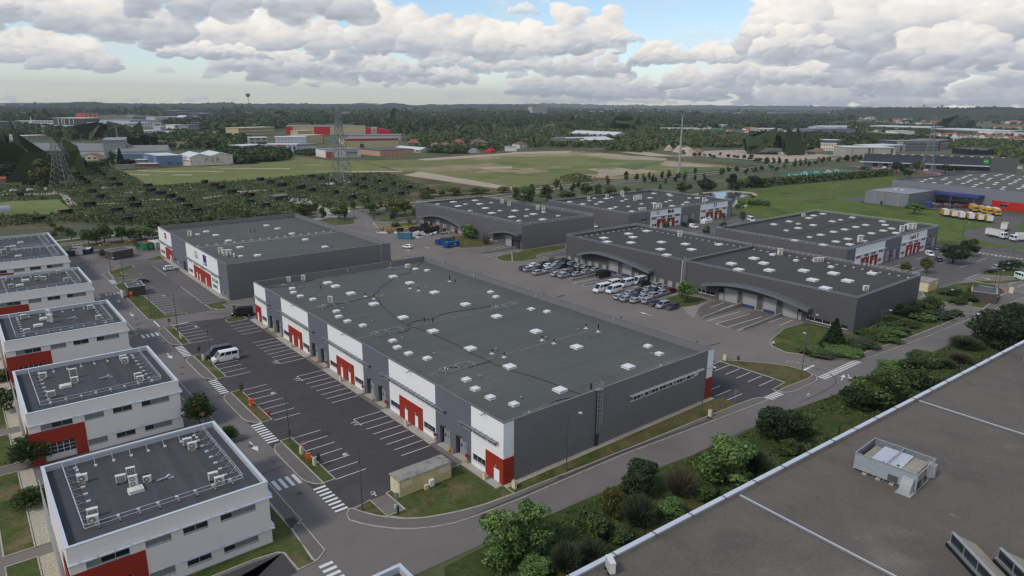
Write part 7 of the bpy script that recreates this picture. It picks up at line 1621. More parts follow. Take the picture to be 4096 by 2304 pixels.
def lobes_column(rng,W,H,z0,k):
 out=[]
 for i in range(k):
  t=(i+.5)/k;w=W*.5*(1-abs(2*t-.8)**1.7*.75);a=rng.uniform(0,2*PI)
  out.append((w*.45*math.cos(a),w*.45*math.sin(a),z0+(H-z0)*t*.95,w*.62,w*.62,(H-z0)/k*1.3))
 return out
def lobes_bush(rng,W,H,k):
 out=[(0,0,H*.36,W*.34,W*.34,H*.42)]
 for i in range(k):
  a=rng.uniform(0,2*PI);rr=W*rng.uniform(.12,.36);s=W*rng.uniform(.12,.2)
  out.append((rr*math.cos(a),rr*math.sin(a),H*rng.uniform(.22,.78)*(1.08-rr/W),s,s,min(s,H*.3)))
 return out
def conifer_mesh(name,W,H,n,size,ak,rng,z0=.04):
 t=rng.random(n)**1.35;lay=np.floor(t*13)/13;z=H*(z0+(1-z0)*(t*.65+lay*.35));r=W*.5*(1-t)*(.55+.5*rng.random(n)**.5)*(1-.22*((t*13)%1));a=rng.uniform(0,2*PI,n)
 P=np.stack([r*np.cos(a),r*np.sin(a),z-r*.22],1);P[:,2]=np.maximum(P[:,2],.1);N=np.stack([np.cos(a),np.sin(a),-.35*np.ones(n)],1)
 V,F=ci(P,np.cross(N,[0,0,1.])*.3+np.array([0,0,.8]),size,rng,2.,.55);return b3(name,V,F,ak,mi=rng.integers(0,3,n))
def blades_mesh(name,W,H,n,ak,rng,wd=.05,twigs=False):
 a=rng.uniform(0,2*PI,n);sp=np.sqrt(rng.random(n));el=rng.uniform(.35,1,n)
 base=np.stack([sp*W*.12*np.cos(a),sp*W*.12*np.sin(a),np.zeros(n)],1)
 tip=np.stack([sp*W*.5*np.cos(a),sp*W*.5*np.sin(a),H*el*np.sqrt(np.clip(1.05-sp**2*.8,.05,1))],1)+rng.normal(0,.08,(n,3));tip[:,2]=np.abs(tip[:,2])+.1
 mid=base*.4+tip*.6;mid[:,2]+=H*.1
 d=tip-base;s=np.cross(d,rng.normal(size=(n,3)));s/=np.linalg.norm(s,axis=1)[:,None]+1e-9;s*=(wd*rng.uniform(.6,1.4,n))[:,None]
 V=np.empty((n,6,3));V[:,0]=base-s*.4;V[:,1]=base+s*.4;V[:,2]=mid+s;V[:,3]=mid-s;V[:,4]=tip+s*.15;V[:,5]=tip-s*.15
 i=np.arange(n)[:,None]*6;F=np.concatenate([i+np.array([[0,1,2,3]]),i+np.array([[3,2,4,5]])]);mi=np.tile(rng.integers(0,3,n),2)
 return b3(name,V.reshape(-1,3),F,ak,mi=mi)
TP={}
def c8(ar,lod,ak,var):
 """unit plant: height 8, width 6 (trees); crown and trunk meshes"""
 key=(ar,lod,ak[0].name,var)
 if key in TP:return TP[key]
 rng=np.random.default_rng(abs(hash((ar,lod,var)))%9973 if False else(sum(map(ord,ar))*31+lod*7+var*101+sum(map(ord,ak[0].name))))
 n,size=((3400,.3),(900,.52),(230,.95))[lod];tk=None
 if ar=='broad':c=crown('crown',bh(rng,6,8,2.,(20,14,9)[lod]),n,size,ak,rng);tk=aw(8,.2,5 if lod<2 else 2,rng)
 elif ar=='full':c=crown('crown',bh(rng,6,8,.3,(24,16,9)[lod]),int(n*1.25),size,ak,rng);tk=aw(8,.18,4 if lod<2 else 2,rng)
 elif ar=='column':c=crown('crown',lobes_column(rng,6,8,.8,(9,7,5)[lod]),int(n*.8),size*1.1,ak,rng);tk=aw(8,.16,0,rng)
 elif ar=='thin':c=crown('crown',bh(rng,6,8,1.8,9),int(n*.45),size,ak,rng,fill=.6);tk=aw(8,.13,5,rng,.8)
 elif ar=='conifer':c=conifer_mesh('crown',6,8,int(n*1.3),size*1.,ak,rng);tk=aw(8,.16,0,rng,.9)
 elif ar=='bush':c=crown('crown',lobes_bush(rng,6,8,(14,9,6)[lod]),n,size,ak,rng)
 elif ar=='spray':c=blades_mesh('crown',6,8,int(n*.55),ak,rng,.06)
 elif ar=='twig':
  c=blades_mesh('crown',6,8,int(n*.22),ak,rng,.028)
 elif ar=='feather':
  a=crown('crown',bh(rng,6,8,1.5,10),int(n*.25),size,ak,rng,fill=.5);bpy.data.meshes.remove(a)
  rr=rng;m=420;ang=rr.uniform(0,2*PI,m);el=rr.uniform(.1,1.35,m);L=rr.uniform(.7,1.,m)
  o=np.zeros((m,3));o[:,2]=1.6;tip=np.stack([3.1*L*np.cos(ang)*np.cos(el),3.1*L*np.sin(ang)*np.cos(el),1.8+6*L*np.sin(el)],1)
  k=8;T=np.linspace(.25,1,k)[None,:,None];P=(o[:,None]*(1-T)+tip[:,None]*T).reshape(-1,3)+rr.normal(0,.12,(m*k,3));N=np.repeat(tip-o,k,0);N/=np.linalg.norm(N,axis=1)[:,None]
  V,F=ci(P,np.cross(N,rr.normal(size=N.shape)),.34,rr,2.2,.8);c=b3('crown',V,F,ak,mi=rr.integers(0,3,len(F)));tk=aw(8,.14,6,rng,.7)
 TP[key]=(c,tk);return TP[key]
def plnt(ar,lod,ak,x,y,H,W,ao,cat='tree',ce=None,name='tree',var=0,z=.02):
 c,tk=c8(ar,lod,ak,var)
 o=ab(name,ao,cat,(x,y,z),random.uniform(0,6.28),ce)
 o.scale=(W/6,W/6,H/8)
 k=link('crown'if tk else 'foliage',c,o)
 if tk:link('trunk',tk,o)
 return o
VB='shrubs and trees on the verge below the street'
VP=[('full',LB,'bright green leafy tree in front at the bottom of the verge, left of its twin',[(-10.5,-12.9,6.9,5.7)]),('full',LB,'taller bright green twin leaning over the street at the bottom of the verge',[(-6.6,-13.5,6.8,5.4)]),('bush',LG,'dense dark bush with ochre tips between bright tree and spiky bushes',[(.9,-16.4,5,5.7)]),('full',LY,'small yellowing tree beside the street',[(6.3,-15.2,5.1,3.1)]),('spray',LS,'tall fountain-like sage bush right of the yellowing tree',[(7.8,-18.2,4.6,5)]),('bush',LB,'low light green shrub behind the fountain-like bush',[(12.6,-19.6,3.1,4.7)]),('full',LD,'dark green tree standing at the street edge, left of the bare bush',[(13.8,-13.3,5.1,5.9)]),('twig',LT,'bare grey-brown twiggy bush between two green trees',[(17.9,-17.1,4.9,6.3)]),('full',LB,'large fresh green tree in the middle of the verge',[(25.9,-19.1,7.4,7.8)]),('spray',LS,'dark spiky bush right of the large fresh green tree',[(32.1,-19.6,3.7,4.9)]),('spray',LS,'front left spiky sage bush near the metal rail',[(-5.8,-18.9,3.8,4.3)]),('spray',LS,'second spiky sage bush near the metal rail',[(-1.8,-19.3,2.5,4.6)]),('bush',LB,'spreading green shrub at the very bottom of the verge',[(-9.1,-17.3,2.5,4.7)]),('bush',LG,'low green thicket in front of the spiky bushes',[(3.7,-18.8,2.2,4.4)]),('bush',LG,'low green shrub on the slope under the bare bush',[(20.3,-19.4,2.3,4.5)]),('full',LD,'dark tree of the pair right of the spiky bush',[(43.6,-17.2,5.9,7.4)]),('full',LG,'rounder tree behind the dark one, near the traffic mirror',[(49.4,-17.8,3.5,5.5)]),('full',LD,'front tree of the big dark pair in the right half of the verge',[(66.6,-19.3,4.1,6.7)]),('full',LG,'back tree of the big pair, taller and yellow tipped',[(71.5,-21,7,10)]),('full',LG,'upright tree beside the spreading hedge on the right of the verge',[(85.6,-21.8,6.8,7.5)]),('bush',LG,'rounded shrub behind the upright tree',[(98.3,-19.9,3.2,4.2)]),('bush',LB,'flat spreading green hedge left of the upright tree',[(91.4,-15.8,2,7.8)]),('spray',LS,'small brown spiky bush near the upper metal rail',[(101.9,-21.6,1.7,4.2)]),('spray',LT,'reddish spiky bush by bare earth near the upper rail',[(107.4,-22.2,2.2,5.6)]),('spray',LS,'tall grey-green grass bush high on the verge',[(118.7,-19.6,2.7,8.1)]),('spray',LS,'spiky bush before the largest dark trees',[(120.5,-19.1,2.3,6)]),('full',LD,'largest dark tree at the top right of the verge',[(126.2,-23.5,8.7,13.4)]),('full',LD,'dark tree cut by the right edge',[(142.9,-23.4,7,9.7)]),('bush',LG,'low shrubs by the street below the hut',[(104.6,-16,1.1,6.6)]),('bush',LG,'dense shrub filling the slope under the large fresh tree',[(41.4,-20.5,2.1,5.2)])]
for i,(k,m,l,t)in enumerate(VP):
 x,y,H,W=t[0];plnt(k,0,m,x,y,H,W,l,'shrub'if k in('bush','spray','twig')else 'tree',None,{'bush':'shrub','spray':'spiky_shrub','twig':'bare_shrub'}.get(k,'tree'),i%3,.06)
HS=[(87.4,.1,1.2,8.4),(92.4,-3,1.6,7.8),(100.8,-4.6,2,8.2),(108.9,-6.2,1.7,8.5),(109.1,-2.3,1.8,6.9),(114.2,-5.3,2.5,8.2),(117.1,-6.6,2.3,4.7),(125.1,-5.1,1.9,6.3),(125.2,-2.2,2.4,6.6),(133.2,-5.2,2.1,8),(138.9,-6.4,2.1,8.5),(142.2,-7.9,1.8,5.2),(144.8,-8.8,2.1,4),(92.5,-5.8,1.7,7.3),(88,-3,1.3,6.2)]
hn=['hedge shrub at the island tip under the pointed conifer','hedge shrub below the pointed conifer','hedge shrub right of the pointed conifer','broad hedge shrub in the middle of the strip','hedge shrub against the end wall of the shed','bright hedge shrub in the middle of the strip','small hedge shrub next to the lamp','grey-green hedge shrub behind the lamp','hedge shrub close to the shed wall','long hedge shrub left of the last lamp','long hedge shrub at the last lamp','hedge shrub right of the last lamp','last small hedge shrub of the strip','front hedge shrub along the pavement','front hedge shrub near the first lamp']
for i,((x,y,H,W),l)in enumerate(zip(HS,hn)):plnt('bush',0 if i%3 else 1,[LG,LB,LS,LG][i%4],x,y,H,W,l,'hedge shrub','shrubs of the hedge strip before the shed','hedge_shrub',i%3,.1)
one=[('full',LG,'tree between the hedge strip and the shed wall',[(117.4,-3.1,4.1,5.3)]),('full',LD,'dark tree against the shed end wall',[(133.3,-1,3.4,7.5)]),('bush',LG,'shrub at the shed corner',[(138.4,-1.6,2.1,4.3)]),('full',LG,'round tree in front of the second transformer hut',[(143.1,-3,4.4,7.2)]),('conifer',LD,'pointed dark conifer at the near corner of the canopy shed',[(95.6,-.5,6.6,6.5)]),('bush',LG,'rounded shrub right of the second transformer hut',[(166,-.6,2.6,7.2)]),('bush',LD,'dark rounded shrub in the group left of the wooden hut',[(164.9,-3.2,2.5,5.4)]),('bush',LG,'front shrub of the group left of the wooden hut',[(157.9,-4.8,2,5.3)]),('thin',LY,'golden young tree behind the wooden hut',[(170.9,-4.4,4.1,4.2)]),('bush',LG,'shrub right against the wooden hut',[(163.2,-5.7,2.6,5.7)]),('broad',LD,'largest dark tree on an islet of the gym car park',[(213.7,15.4,7.1,9.3)]),('broad',LD,'dark tree right of the largest one in the gym car park',[(231.4,16.3,6.7,6.4)]),('broad',LY,'slim tree on the front islet of the gym car park',[(189.9,15.1,5.5,4.2)]),('broad',LY,'slim tree half hidden behind the canopy shed',[(180.4,17.6,4.7,4.1)]),('broad',LD,'dark tree on the bank at the right edge',[(216.3,-1.1,3.9,7.8)]),('thin',LG,'tree growing behind the shed roof edge',[(174.2,43.8,4.5,3.8)]),('broad',LY,'small tree by the left DC porches',[(185.6,118.8,3.6,3.4)]),('broad',LY,'small tree between the black and white vans',[(208.9,122.7,2.4,2.9)]),('broad',LY,'small tree by the right DC porches',[(229.6,119.7,3.5,2.7)]),('bush',LD,'dark shrub below the right DC porches',[(212.4,107.5,2.7,4.2)]),('broad',LG,'tree in front of the DC car park, near the gym roof',[(186.9,98.9,4.7,3.4)]),('broad',LG,'small tree before the DC side wall',[(169.8,136.8,2.3,2.9)]),('broad',LG,'tree beyond the DC car park by the fence',[(230.7,110,5.3,3.2)]),('full',LB,'light bushy tree beside the parked cars at the canopy shed',[(98.4,42.2,6,5.5)]),('twig',LT,'small bare shrub at the left end of the parked cars',[(102.2,101.2,2.9,3.9)]),('full',LB,'light green tree before the wall with the arched canopy',[(104.6,153.5,6,5.8)]),('twig',LT,'leafless brownish tree beside the light green one',[(103,140.2,6.4,5.2)]),('bush',LG,'dense green bush left of the arched canopy',[(93.9,192.9,3.5,4.2)]),('twig',LT,'thin bare bush by the shed wall',[(104.4,199,3.5,4.1)]),('twig',LT,'tiny bare shrub by the small lawn',[(100,157.8,1.4,2)]),('feather',LG,'feathery young tree between two white offices and the street',[(-27.9,46.9,5.7,5.1)]),('feather',LG,'feathery tree peeping over the nearest office roof',[(-26,37.6,2.7,3.3)]),('feather',LG,'feathery tree before the red porch of the second office',[(-51.2,48.5,4.8,6.7)]),('full',LG,'tree at the left edge beside the second office',[(-52.6,72.8,4.7,4.1)]),('full',LG,'tree at the left edge beside the third office',[(-52.3,90.1,2.5,3.6)]),('feather',LG,'feathery tree at the left of the nearest office',[(-52.3,35.9,2.1,5.6)]),('thin',LG,'sapling in the bed before the first bays',[(-18.1,21.3,2.3,.9)]),('thin',LT,'thin sapling at the end of the near bed',[(-18.2,32.4,1.7,.6)]),('thin',LT,'thin sapling in the middle bed',[(-18.8,53.1,3,.8)]),('thin',LT,'thin sapling by the white minibus',[(-18.6,80.4,2.8,.8)]),('thin',LT,'thin sapling on the small islet by the far corner',[(-3.8,103.4,3.6,1.1)]),('thin',LT,'thin sapling on the far bed',[(-18.2,107,1.8,.8)]),('thin',LT,'thin sapling on the island by the street crossing',[(68,6.3,2.3,.7)]),('broad',LG,'small round tree by the skips',[(-17.1,201.3,2.7,3)]),('thin',LG,'small tree in front of the green container',[(-5.3,206.3,3.5,2.5)]),('broad',LB,'single light green tree on the lawn before the grey annex',[(327,72,5.9,9)])]
for i,(k,m,l,t)in enumerate(one):
 x,y,H,W=t[0];plnt(k,0 if i<13 or k=='feather'else 1,m,x,y,H,W,l,'shrub'if k in('bush',)else 'tree',None,'shrub'if k=='bush'else 'tree',i%3,.08)
rowsets=[('trees along the park road behind the offices','leafy roadside tree behind the white offices, ',LG,'broad',1,[(-25.9,251.7,3.2,4),(-21.9,259.7,3.6,5.1),(-20.6,244.3,5.1,4.1),(-17.1,228.2,6.4,5),(-14.2,231,3.6,4.7),(-11.7,229.2,7.7,6.8),(-5.8,229.7,6.3,4.7),(.7,228.3,5.5,11.7),(11.6,258.9,3.2,5.5),(-16.4,205.2,2.4,3.1),(-23,277,2.5,2.4),(-24,326,.9,2.4),(-29,322,1.5,2.7)]),('trees and bushes behind the second building','tree or bush behind the second building roof, ',LG,'full',1,[(24.3,253.8,2.7,11.1),(32,252.6,3.9,6.2),(41.4,252.5,2.2,11.3),(51.1,254.9,4.2,3.1),(59.6,251.1,3.2,11.4),(75.9,252,6,10.6),(84.7,256.3,5.1,3.3),(10.6,252.3,4.8,4.9),(18.9,256.7,2.3,4)]),('trees round the park gate','tree by the gate drive, ',LG,'broad',1,[(84.6,229,7.3,8.3),(103.5,233.8,5.8,8.1),(110.3,221.2,8.4,10.8),(116.9,224,6.8,7),(114.5,210.7,5.3,4.5),(73.1,241.1,7.3,10.4),(92.9,257.6,4.7,3.4),(99.6,244.6,6.1,2.8),(113.7,242.5,4.7,2.8),(118.8,265.4,4.5,2.3),(114.9,263.6,3.9,3.3),(154.8,266.9,4.8,9.2),(162,272,4.9,8.8),(179,271,5,10.8),(193.7,266.9,3.8,14),(208.5,262.3,3.9,10.5),(170,272,3.3,5.4)]),('slender cypresses at the gate','slender dark cypress near the gate drive, ',LD,'column',1,[(79.8,236.2,6.2,3.7),(88.2,230,7.7,2.4),(84.6,255.5,5.1,2.8),(120.8,268.7,4.3,2)]),('avenue trees in front of the dry field','roadside tree in front of the dry field, ',LD,'column',2,[(293,254,6.7,4.1),(314,255,8.3,4.6),(335,264,5.1,4.5),(328,252,5.6,4.4),(346,261,6.2,3.4),(329,244,7,3.2),(326,239,5.5,2.3),(356,258,6.3,3.4),(334,237,4.5,3.6),(366,259,5.9,5.1),(348,239,6.4,3.7),(361,246,5.8,3.2),(356,237,7.5,4.1),(365,235,5.8,2.7),(416,272,4.5,3.9),(376,235,5.1,3.2),(400,236,8.2,4.8),(447,262,4.5,4.4),(460,263,4.2,6.2),(440,241,6,3.9),(465,249,4.9,6.2),(478,251,5,4.7),(245.4,253.6,7.5,4.6),(246.8,240,6.2,3.8),(264.9,253,5.2,4),(244.2,248.1,4.4,2.7)]),('bushy trees behind the arched and DC buildings','bushy tree before the far avenue, ',LG,'full',1,[(205.7,219,9.9,7.5),(190.6,219.9,10.1,10.6),(213.3,240.2,7.6,4.3),(197.7,236.1,7.3,4.6),(243.2,224.7,7.6,8.1),(249.4,220.3,7.7,5),(252.3,212.4,6.3,9.2),(266.9,213.6,4.8,5.1),(226.2,225.5,3.9,9),(229.5,223.1,2.8,6.7),(301,215,3.9,2.4),(282,216,2.4,4.5),(294,178,2.5,5)]),('large trees by the sports court','large tree by the sports court, ',LD,'full',1,[(300,196,7.2,10.5),(321,194,8.6,12.8),(339,187,10.7,11.1),(367,188,8.4,13.1),(374,185,6.5,8.9)]),('young trees along the gravel site','young dark tree at the edge of the gravel site, ',LD,'broad',2,[(564,382,5.3,6.7),(570,379,5.3,5.6),(587,385,2.8,4.8),(567,364,5.2,5.1),(559,354,4.6,5.4),(602,376,4.4,4.1),(584,353,4.7,5.1),(583,346,4.2,4.6),(580,340,4.2,3.9),(579,332,5.6,4.6),(567,317,6.9,6.6),(563,306,4.8,9.7),(527,276,9,6.1),(580,408,6.6,4.8)]),('roadside trees left of the dark warehouse','roadside tree left of the dark warehouse, ',LD,'column',2,[(565,291,5.8,4.4),(558,281,7.5,4.3),(554,271,6,4.7),(522,255,4.4,4),(540,255,8.1,4.1),(555,258,6.4,4.2),(569,261,7.4,4.3),(562,253,5.1,4.2),(578,255,4.2,4.3),(607,263,6.8,4.5),(637,272,5,5.2),(633,260,5.4,5.5),(652,262,7,7),(688,270,5.2,7.4),(679,260,6.1,7.2),(667,268,4.2,5.3),(658,258,5.1,5.2),(496,252,5,5.6),(491,244,4.1,4.6)]),('trees before the dark warehouse','round tree before the dark warehouse, ',LD,'broad',1,[(556,174,9.9,10.7),(580,168,9.3,12),(529,154,6.4,7.5),(591,150,7.5,12.1),(610,148,6.1,10.4),(552,198,4.4,8.9),(620,146,4.1,6.2),(547,165,6.2,6.6)]),('bushes around the pond','bush by the pond behind the DC building, ',LB,'bush',1,[(280,142,4.7,6.4),(268.3,136.7,3.6,3.9),(288,141,3.7,5.9),(291,139,4.2,7.1),(291,134,3.6,6.4),(298,181,1.7,3.8),(315,157,2.3,3.2)])]
for gname,pre,ak,ar,lod,T in rowsets:
 T2_=sorted(range(len(T)),key=lambda i:(Vector((T[i][0],T[i][1]))-CAMP.xy).normalized().dot(Vector((-_r.x,-_r.y))),reverse=True)
 for q,i in enumerate(T2_):
  x,y,H,W=T[i]
  plnt(ar if(q%5 or ar!='column')else 'broad',lod,ak if q%4 else(LG if ak is LD else LY),x,y,H,W,pre+ORD[q]+' from the left','bush'if ar=='bush'else 'tree',gname,'bush'if ar=='bush'else 'tree',q%3)
old=[('full',LD,'big dark evergreen at the left edge of the allotments',[(-21,510,13.4,19)]),('full',LY,'large yellow-green tree left of the lattice pylon',[(-7,452,18.6,17.1)]),('full',LY,'yellow-green tree behind the large one',[(-7,522,14.5,14.2)]),('full',LG,'green tree between dark evergreen and yellow-green tree',[(-9,510,8,10.6)]),('full',LG,'leafy tree behind the dark evergreen',[(-8,669,7.5,13.4)]),('conifer',LD,'broad dark cedar beside the lattice pylon',[(22,566,21.1,15.8)]),('full',LD,'dark bushy tree under the cedar',[(25,564,10.8,13.9)]),('column',LD,'dark round-topped conifer before the blue shed',[(57,608,12.1,8.5)]),('conifer',LD,'pointed dark conifer before the blue shed',[(61,594,14.1,9.3)]),('full',LP_,'purple-leaved tree left of the blue shed',[(66,591,6,10.7)]),('full',LG,'bushy tree right of the cedar',[(35,589,6.1,15.4)]),('full',LG,'bushy tree in front of the small gabled house',[(48,591,6.7,10.7)]),('full',LG,'tree below the gabled house',[(43,595,5,12.7)]),('bush',LG,'shrub at the right end of the white graffiti shed',[(143,560,4,5.7)]),('bush',LG,'second shrub right of the white graffiti shed',[(149,557,4.4,7.6)]),('full',LD,'dark bushy tree right of the graffiti shed',[(157,555,6.3,10.5)])]
for i,(k,m,l,t)in enumerate(old):x,y,H,W=t[0];plnt(k,1,m,x,y,H,W,l,'tree',None,'tree',i%3)
def scat(name,pts,size,ak,ao,cat,up=.35,seed=3,ar='stuff',elong=1.4):
 rng=np.random.default_rng(seed);P=np.array(pts,float);N=rng.normal(size=P.shape)*.5+np.array([0,0,up])
 N/=np.linalg.norm(N,axis=1)[:,None];V,F=ci(P,N,np.asarray(size),rng,elong,.7)
 o=link(name,b3(name,V,F,ak,mi=rng.integers(0,len(ak),len(F))));tag(o,ao,cat,None,ar);return o
def c9(P,ap):
 x,y=P[:,0],P[:,1];ins=np.zeros(len(P),bool);k=len(ap)
 for i in range(k):
  (x0,y0),(x1,y1)=ap[i],ap[(i+1)%k]
  c=((y0>y)!=(y1>y))&(x<(x1-x0)*(y-y0)/((y1-y0)if y1!=y0 else 1e-9)+x0);ins^=c
 return ins
def rin(ap,n,rng):
 a=np.array(ap);lo,hi=a.min(0),a.max(0);out=np.zeros((0,2))
 while len(out)<n:
  p=rng.uniform(lo,hi,(n*2,2));out=np.concatenate([out,p[c9(p,ap)]])
 return out[:n]
rng=np.random.default_rng(8)
verge=[(-9,-10),(21,-11.4),(56,-13.2),(121,-17.6),(200,-21),(200,-37),(-12,-27.5),(-18,-20)]
p=rin(verge,26000,rng);pn=np.sin(p[:,0]*.31)+np.cos(p[:,1]*.5+p[:,0]*.12);p=p[pn>-.6]
scat('grass',np.c_[p,.08+rng.random(len(p))*.22],rng.uniform(.12,.42,len(p)),[LG[0],LG[2],LS[0],LY[1]],'long uneven grass covering the verge below the street','grass',.1,elong=2.)
hp=[]
for(x0,y0),(x1,y1)in(((354,192),(449,179)),((449,179),(534,169))):
 n=1500;t=rng.random(n);hp.append(np.c_[x0+(x1-x0)*t+rng.normal(0,1.6,n),y0+(y1-y0)*t+rng.normal(0,1.6,n),rng.random(n)**.7*5.2])
hp=np.concatenate(hp);o=scat('hedge',hp,rng.uniform(.9,1.7,len(hp)),LG+[LY[1]],'long tall hedge between the green meadow and the sports court','hedge',.3,ar='thing')
ALL=[(-41,503),(-6,445),(38,592),(52,583),(49,488),(44,423),(114,422)]+[(177,437),(213,407),(191,341),(178,302),(163,295),(143.9,269.5),(104.8,264.1),(92,273)]+[(45,226.9),(15.6,248.7),(14,279),(-40,296),(-48,302)]
b=MB(mALLOT);b.c7(ALL,-.04);ah('allotment_ground',b)
mead=[(-43,389),(-9,382),(-9,336),(-19,324),(-38,331),(-45,333)]
b=MB(mFIELD2);b.c7(mead,-.02);ah('mown_meadow',b)
for t in([(-5,415),(-2,413),(-4,351),(-8,352)],[(-37,423),(-25,428),(-17,419),(-6,423),(-2,411),(-7,407),(-17,411),(-26,420),(-37,415)],[(95,317),(101,309),(99,287),(92.7,253.7),(87.6,250.6),(92,274),(89,292),(89,306)],[(81,362),(97,363),(98,356),(81,353)],[(27,398),(38,395),(37,390),(25,392)],[(27,353),(45,353),(44,349),(26,348)],[(57,345),(72,350),(71,346),(55,339)],[(2,354),(15,348),(14,343),(1,349)]):
 b=MB(mTRACK);b.c7(t,-.012);ah('track',b)
be([(-50,309),(-16,316),(25,309),(20,286),(-19,287),(-50,289)],mBROWN,-.03,'rough_grass');
far_road=[(-90,236),(-30,236.5),(10,234.5),(60,240),(100,248),(140,247),(200,246.5),(255,260),(306,262.5),(350,256.5),(410,258),(511,266),(620,285),(760,300)]
fr=sline(far_road,5)
b=MB(mROAD2);ribm(b,fr,7.5,-.005);ah('park_road',b)
b=MB(mTRACK);ribm(b,[(x+.5,y+10)for x,y in fr],2.2,-.006);ah('footpath',b)
b=MB(ai);ribm(b,[(x+.3,y+6.4)for x,y in fr],4.4,-.016);ah('verge',b)
b=MB(mDRYG);b.c7([(-62,219.5),(10,217.5),(60,217.5),(83,222.5),(80,233),(10,230),(-62,232)],-.014);ah('lawn',b)
b=MB(mROAD2);b.c7([(83.5,214),(95,212.5),(104,240),(103,246),(84,246),(87,236)],.002);ah('gate_drive',b)
b=MB(cj);b.c7([(74.9,237.9),(92.3,254),(102.2,253),(91.8,232.8),(83.6,235.2),(75.3,232.3)],-.004);ah('paved_forecourt',b)
p=rin(ALL,22000,rng);k=~c9(p,mead);p=p[k]
d0_=np.sin(p[:,0]*.21+np.sin(p[:,1]*.13))+np.sin(p[:,1]*.29+1.3);p=p[d0_>-1.25]
hh_=rng.gamma(2.,.35,len(p));scat('vegetable_plots',np.c_[p,hh_*.6],rng.uniform(.45,1.25,len(p)),[LG[0],LG[1],LB[1],LY[1],LS[0],LG[2]],'dense mixed vegetable beds and bushes of the allotment gardens','vegetation',.5,9)
q=rin(ALL,1500,rng);q=q[~c9(q,mead)];scat('garden_clutter',np.c_[q,.2+rng.random(len(q))*.4],rng.uniform(.3,.9,len(q)),[bp,bs,mSKB,mTRACK,bs,mDBL],'small pale boards, water butts and pots spread over the allotments','garden clutter',.8,10)
q=rin([(-49,336),(-16,316),(25,307),(70,298),(45,226.9),(12.9,250.7),(-18,298),(-50,292)],6000,rng);scat('roadside_scrub',np.c_[q,rng.random(len(q))*1.1],rng.uniform(.4,1.3,len(q)),[LG[0],LY[1],LG[1],LT[2],LS[2]],'rough brownish scrub between allotments and park road','scrub',.4,12)
mSHED=M('shed_boards',(.055,.043,.037),ad=.9,n=[(.8,.2),(5,.2)]);mSHEDR=M('shed_roof',(.105,.112,.135),ad=.7,n=[(.6,.15)]);mSHEDR2=M('shed_roof_pale',(.36,.42,.48),ad=.5,n=[(.6,.1)])
def b4(L,D,pale=False,barrel=True):
 o=ab('allotment_shed','','shed');h=2.1;b=MB(mSHED)
 b.box(-L/2,L/2,D/2-.08,D/2,0,h-.25);b.box(-L/2,-L/2+.08,-D/2,D/2-.08,0,h-.1);b.box(L/2-.08,L/2,-D/2,D/2-.08,0,h-.1);b.box(-L/2,L*.1,-D/2+.5,-D/2+.58,0,h-.05);b.aa('wall',o)
 b=MB(mSHEDR);b.raw([(-L/2-.2,-D/2-.3,h+.15),(L/2+.2,-D/2-.3,h+.15),(L/2+.2,D/2+.2,h-.25),(-L/2-.2,D/2+.2,h-.25),(-L/2-.2,-D/2-.3,h+.25),(L/2+.2,-D/2-.3,h+.25),(L/2+.2,D/2+.2,h-.15),(-L/2-.2,D/2+.2,h-.15)],[(0,1,2,3),(4,7,6,5),(0,4,5,1),(1,5,6,2),(2,6,7,3),(3,7,4,0)]);b.aa('roof',o)
 if pale:b=MB(mSHEDR2);b.raw([(L*.15,-D/2-.32,h+.26),(L/2+.25,-D/2-.32,h+.26),(L/2+.25,D/2+.22,h-.14),(L*.15,D/2+.22,h-.14)],[(0,1,2,3)]);b.aa('roof_sheet',o)
 if barrel:MB(mSKB).cyl((-L*.25,-D/2-.4,0),(-L*.25,-D/2-.4,1.),.42,8).aa('water_butt',o)
 return o
shp=[b4(5.,2.6),b4(5.6,2.6,True),b4(3.6,2.4,False,False),b4(7.,2.6,True)]
SD=[(10,402),(10,374),(0,342),(29,434),(33,471),(33,507),(34,531),(36,559),(17,495),(16,477),(16,457),(18,523),(21,351),(18,326),(7,311),(5,279),(-26,302),(-13,470),(-16,475),(-24,409),(-13,320),(43,415),(39,389),(40,371),(41,352)]+[(41,332),(38,307),(37,287),(78,417),(77,393),(76,378),(75,354),(78,333),(69,305),(71,288),(114,414),(113,392),(112,371),(115,351),(116,333),(150,412),(150,395)]+[(116,334),(119,354),(149,376),(168,386),(149,394),(172,374),(173,355),(151,344),(150,332),(174,336),(153,311),(172,313),(153,290),(121,290),(176,298),(124,317),(151,414)]
SDK=[1,0,1,3,2,2,2,2,0,0,2,1,2,1,0,0,0,2,2,2,0,0,1,3,0,0,0,0,2,0,1,1,3,0,1,0,0,3,0,0,0,2,0,2,0,0,2,2,1,2,1,2,0,1,0,0,2,2,0]
su=set();lastcol={}
SDO=sorted(range(len(SD)),key=lambda i:(Vector(SD[i])-CAMP.xy).length)
desc={0:'dark lean-to allotment shed with blue butt',1:'dark allotment shed, roof half pale',2:'small dark open-fronted allotment shed',3:'long allotment shed with a pale end of roof'}
where=['in the row nearest the park road','in the second line behind the park road','in the middle of the allotments','towards the far field','in the farthest line of the allotments']
cnt={}
for rank,i in enumerate(SDO):
 x,y=SD[i];k=SDK[i%len(SDK)];wz=where[min(4,rank*5//len(SD))];cnt[(k,wz)]=cnt.get((k,wz),0)+1
 lab=ORD[cnt[(k,wz)]-1]+' '+desc[k]+' '+wz
 rz=.25+.1*math.sin(i*1.7)
 if k not in su:su.add(k);o=shp[k];o.location=(x,y,-.03);o.rotation_euler=(0,0,rz);tag(o,lab,'shed','sheds of the allotment gardens')
 else:cb(shp[k],(x,y,-.03),rz,lab,'sheds of the allotment gardens',random.uniform(.92,1.1))
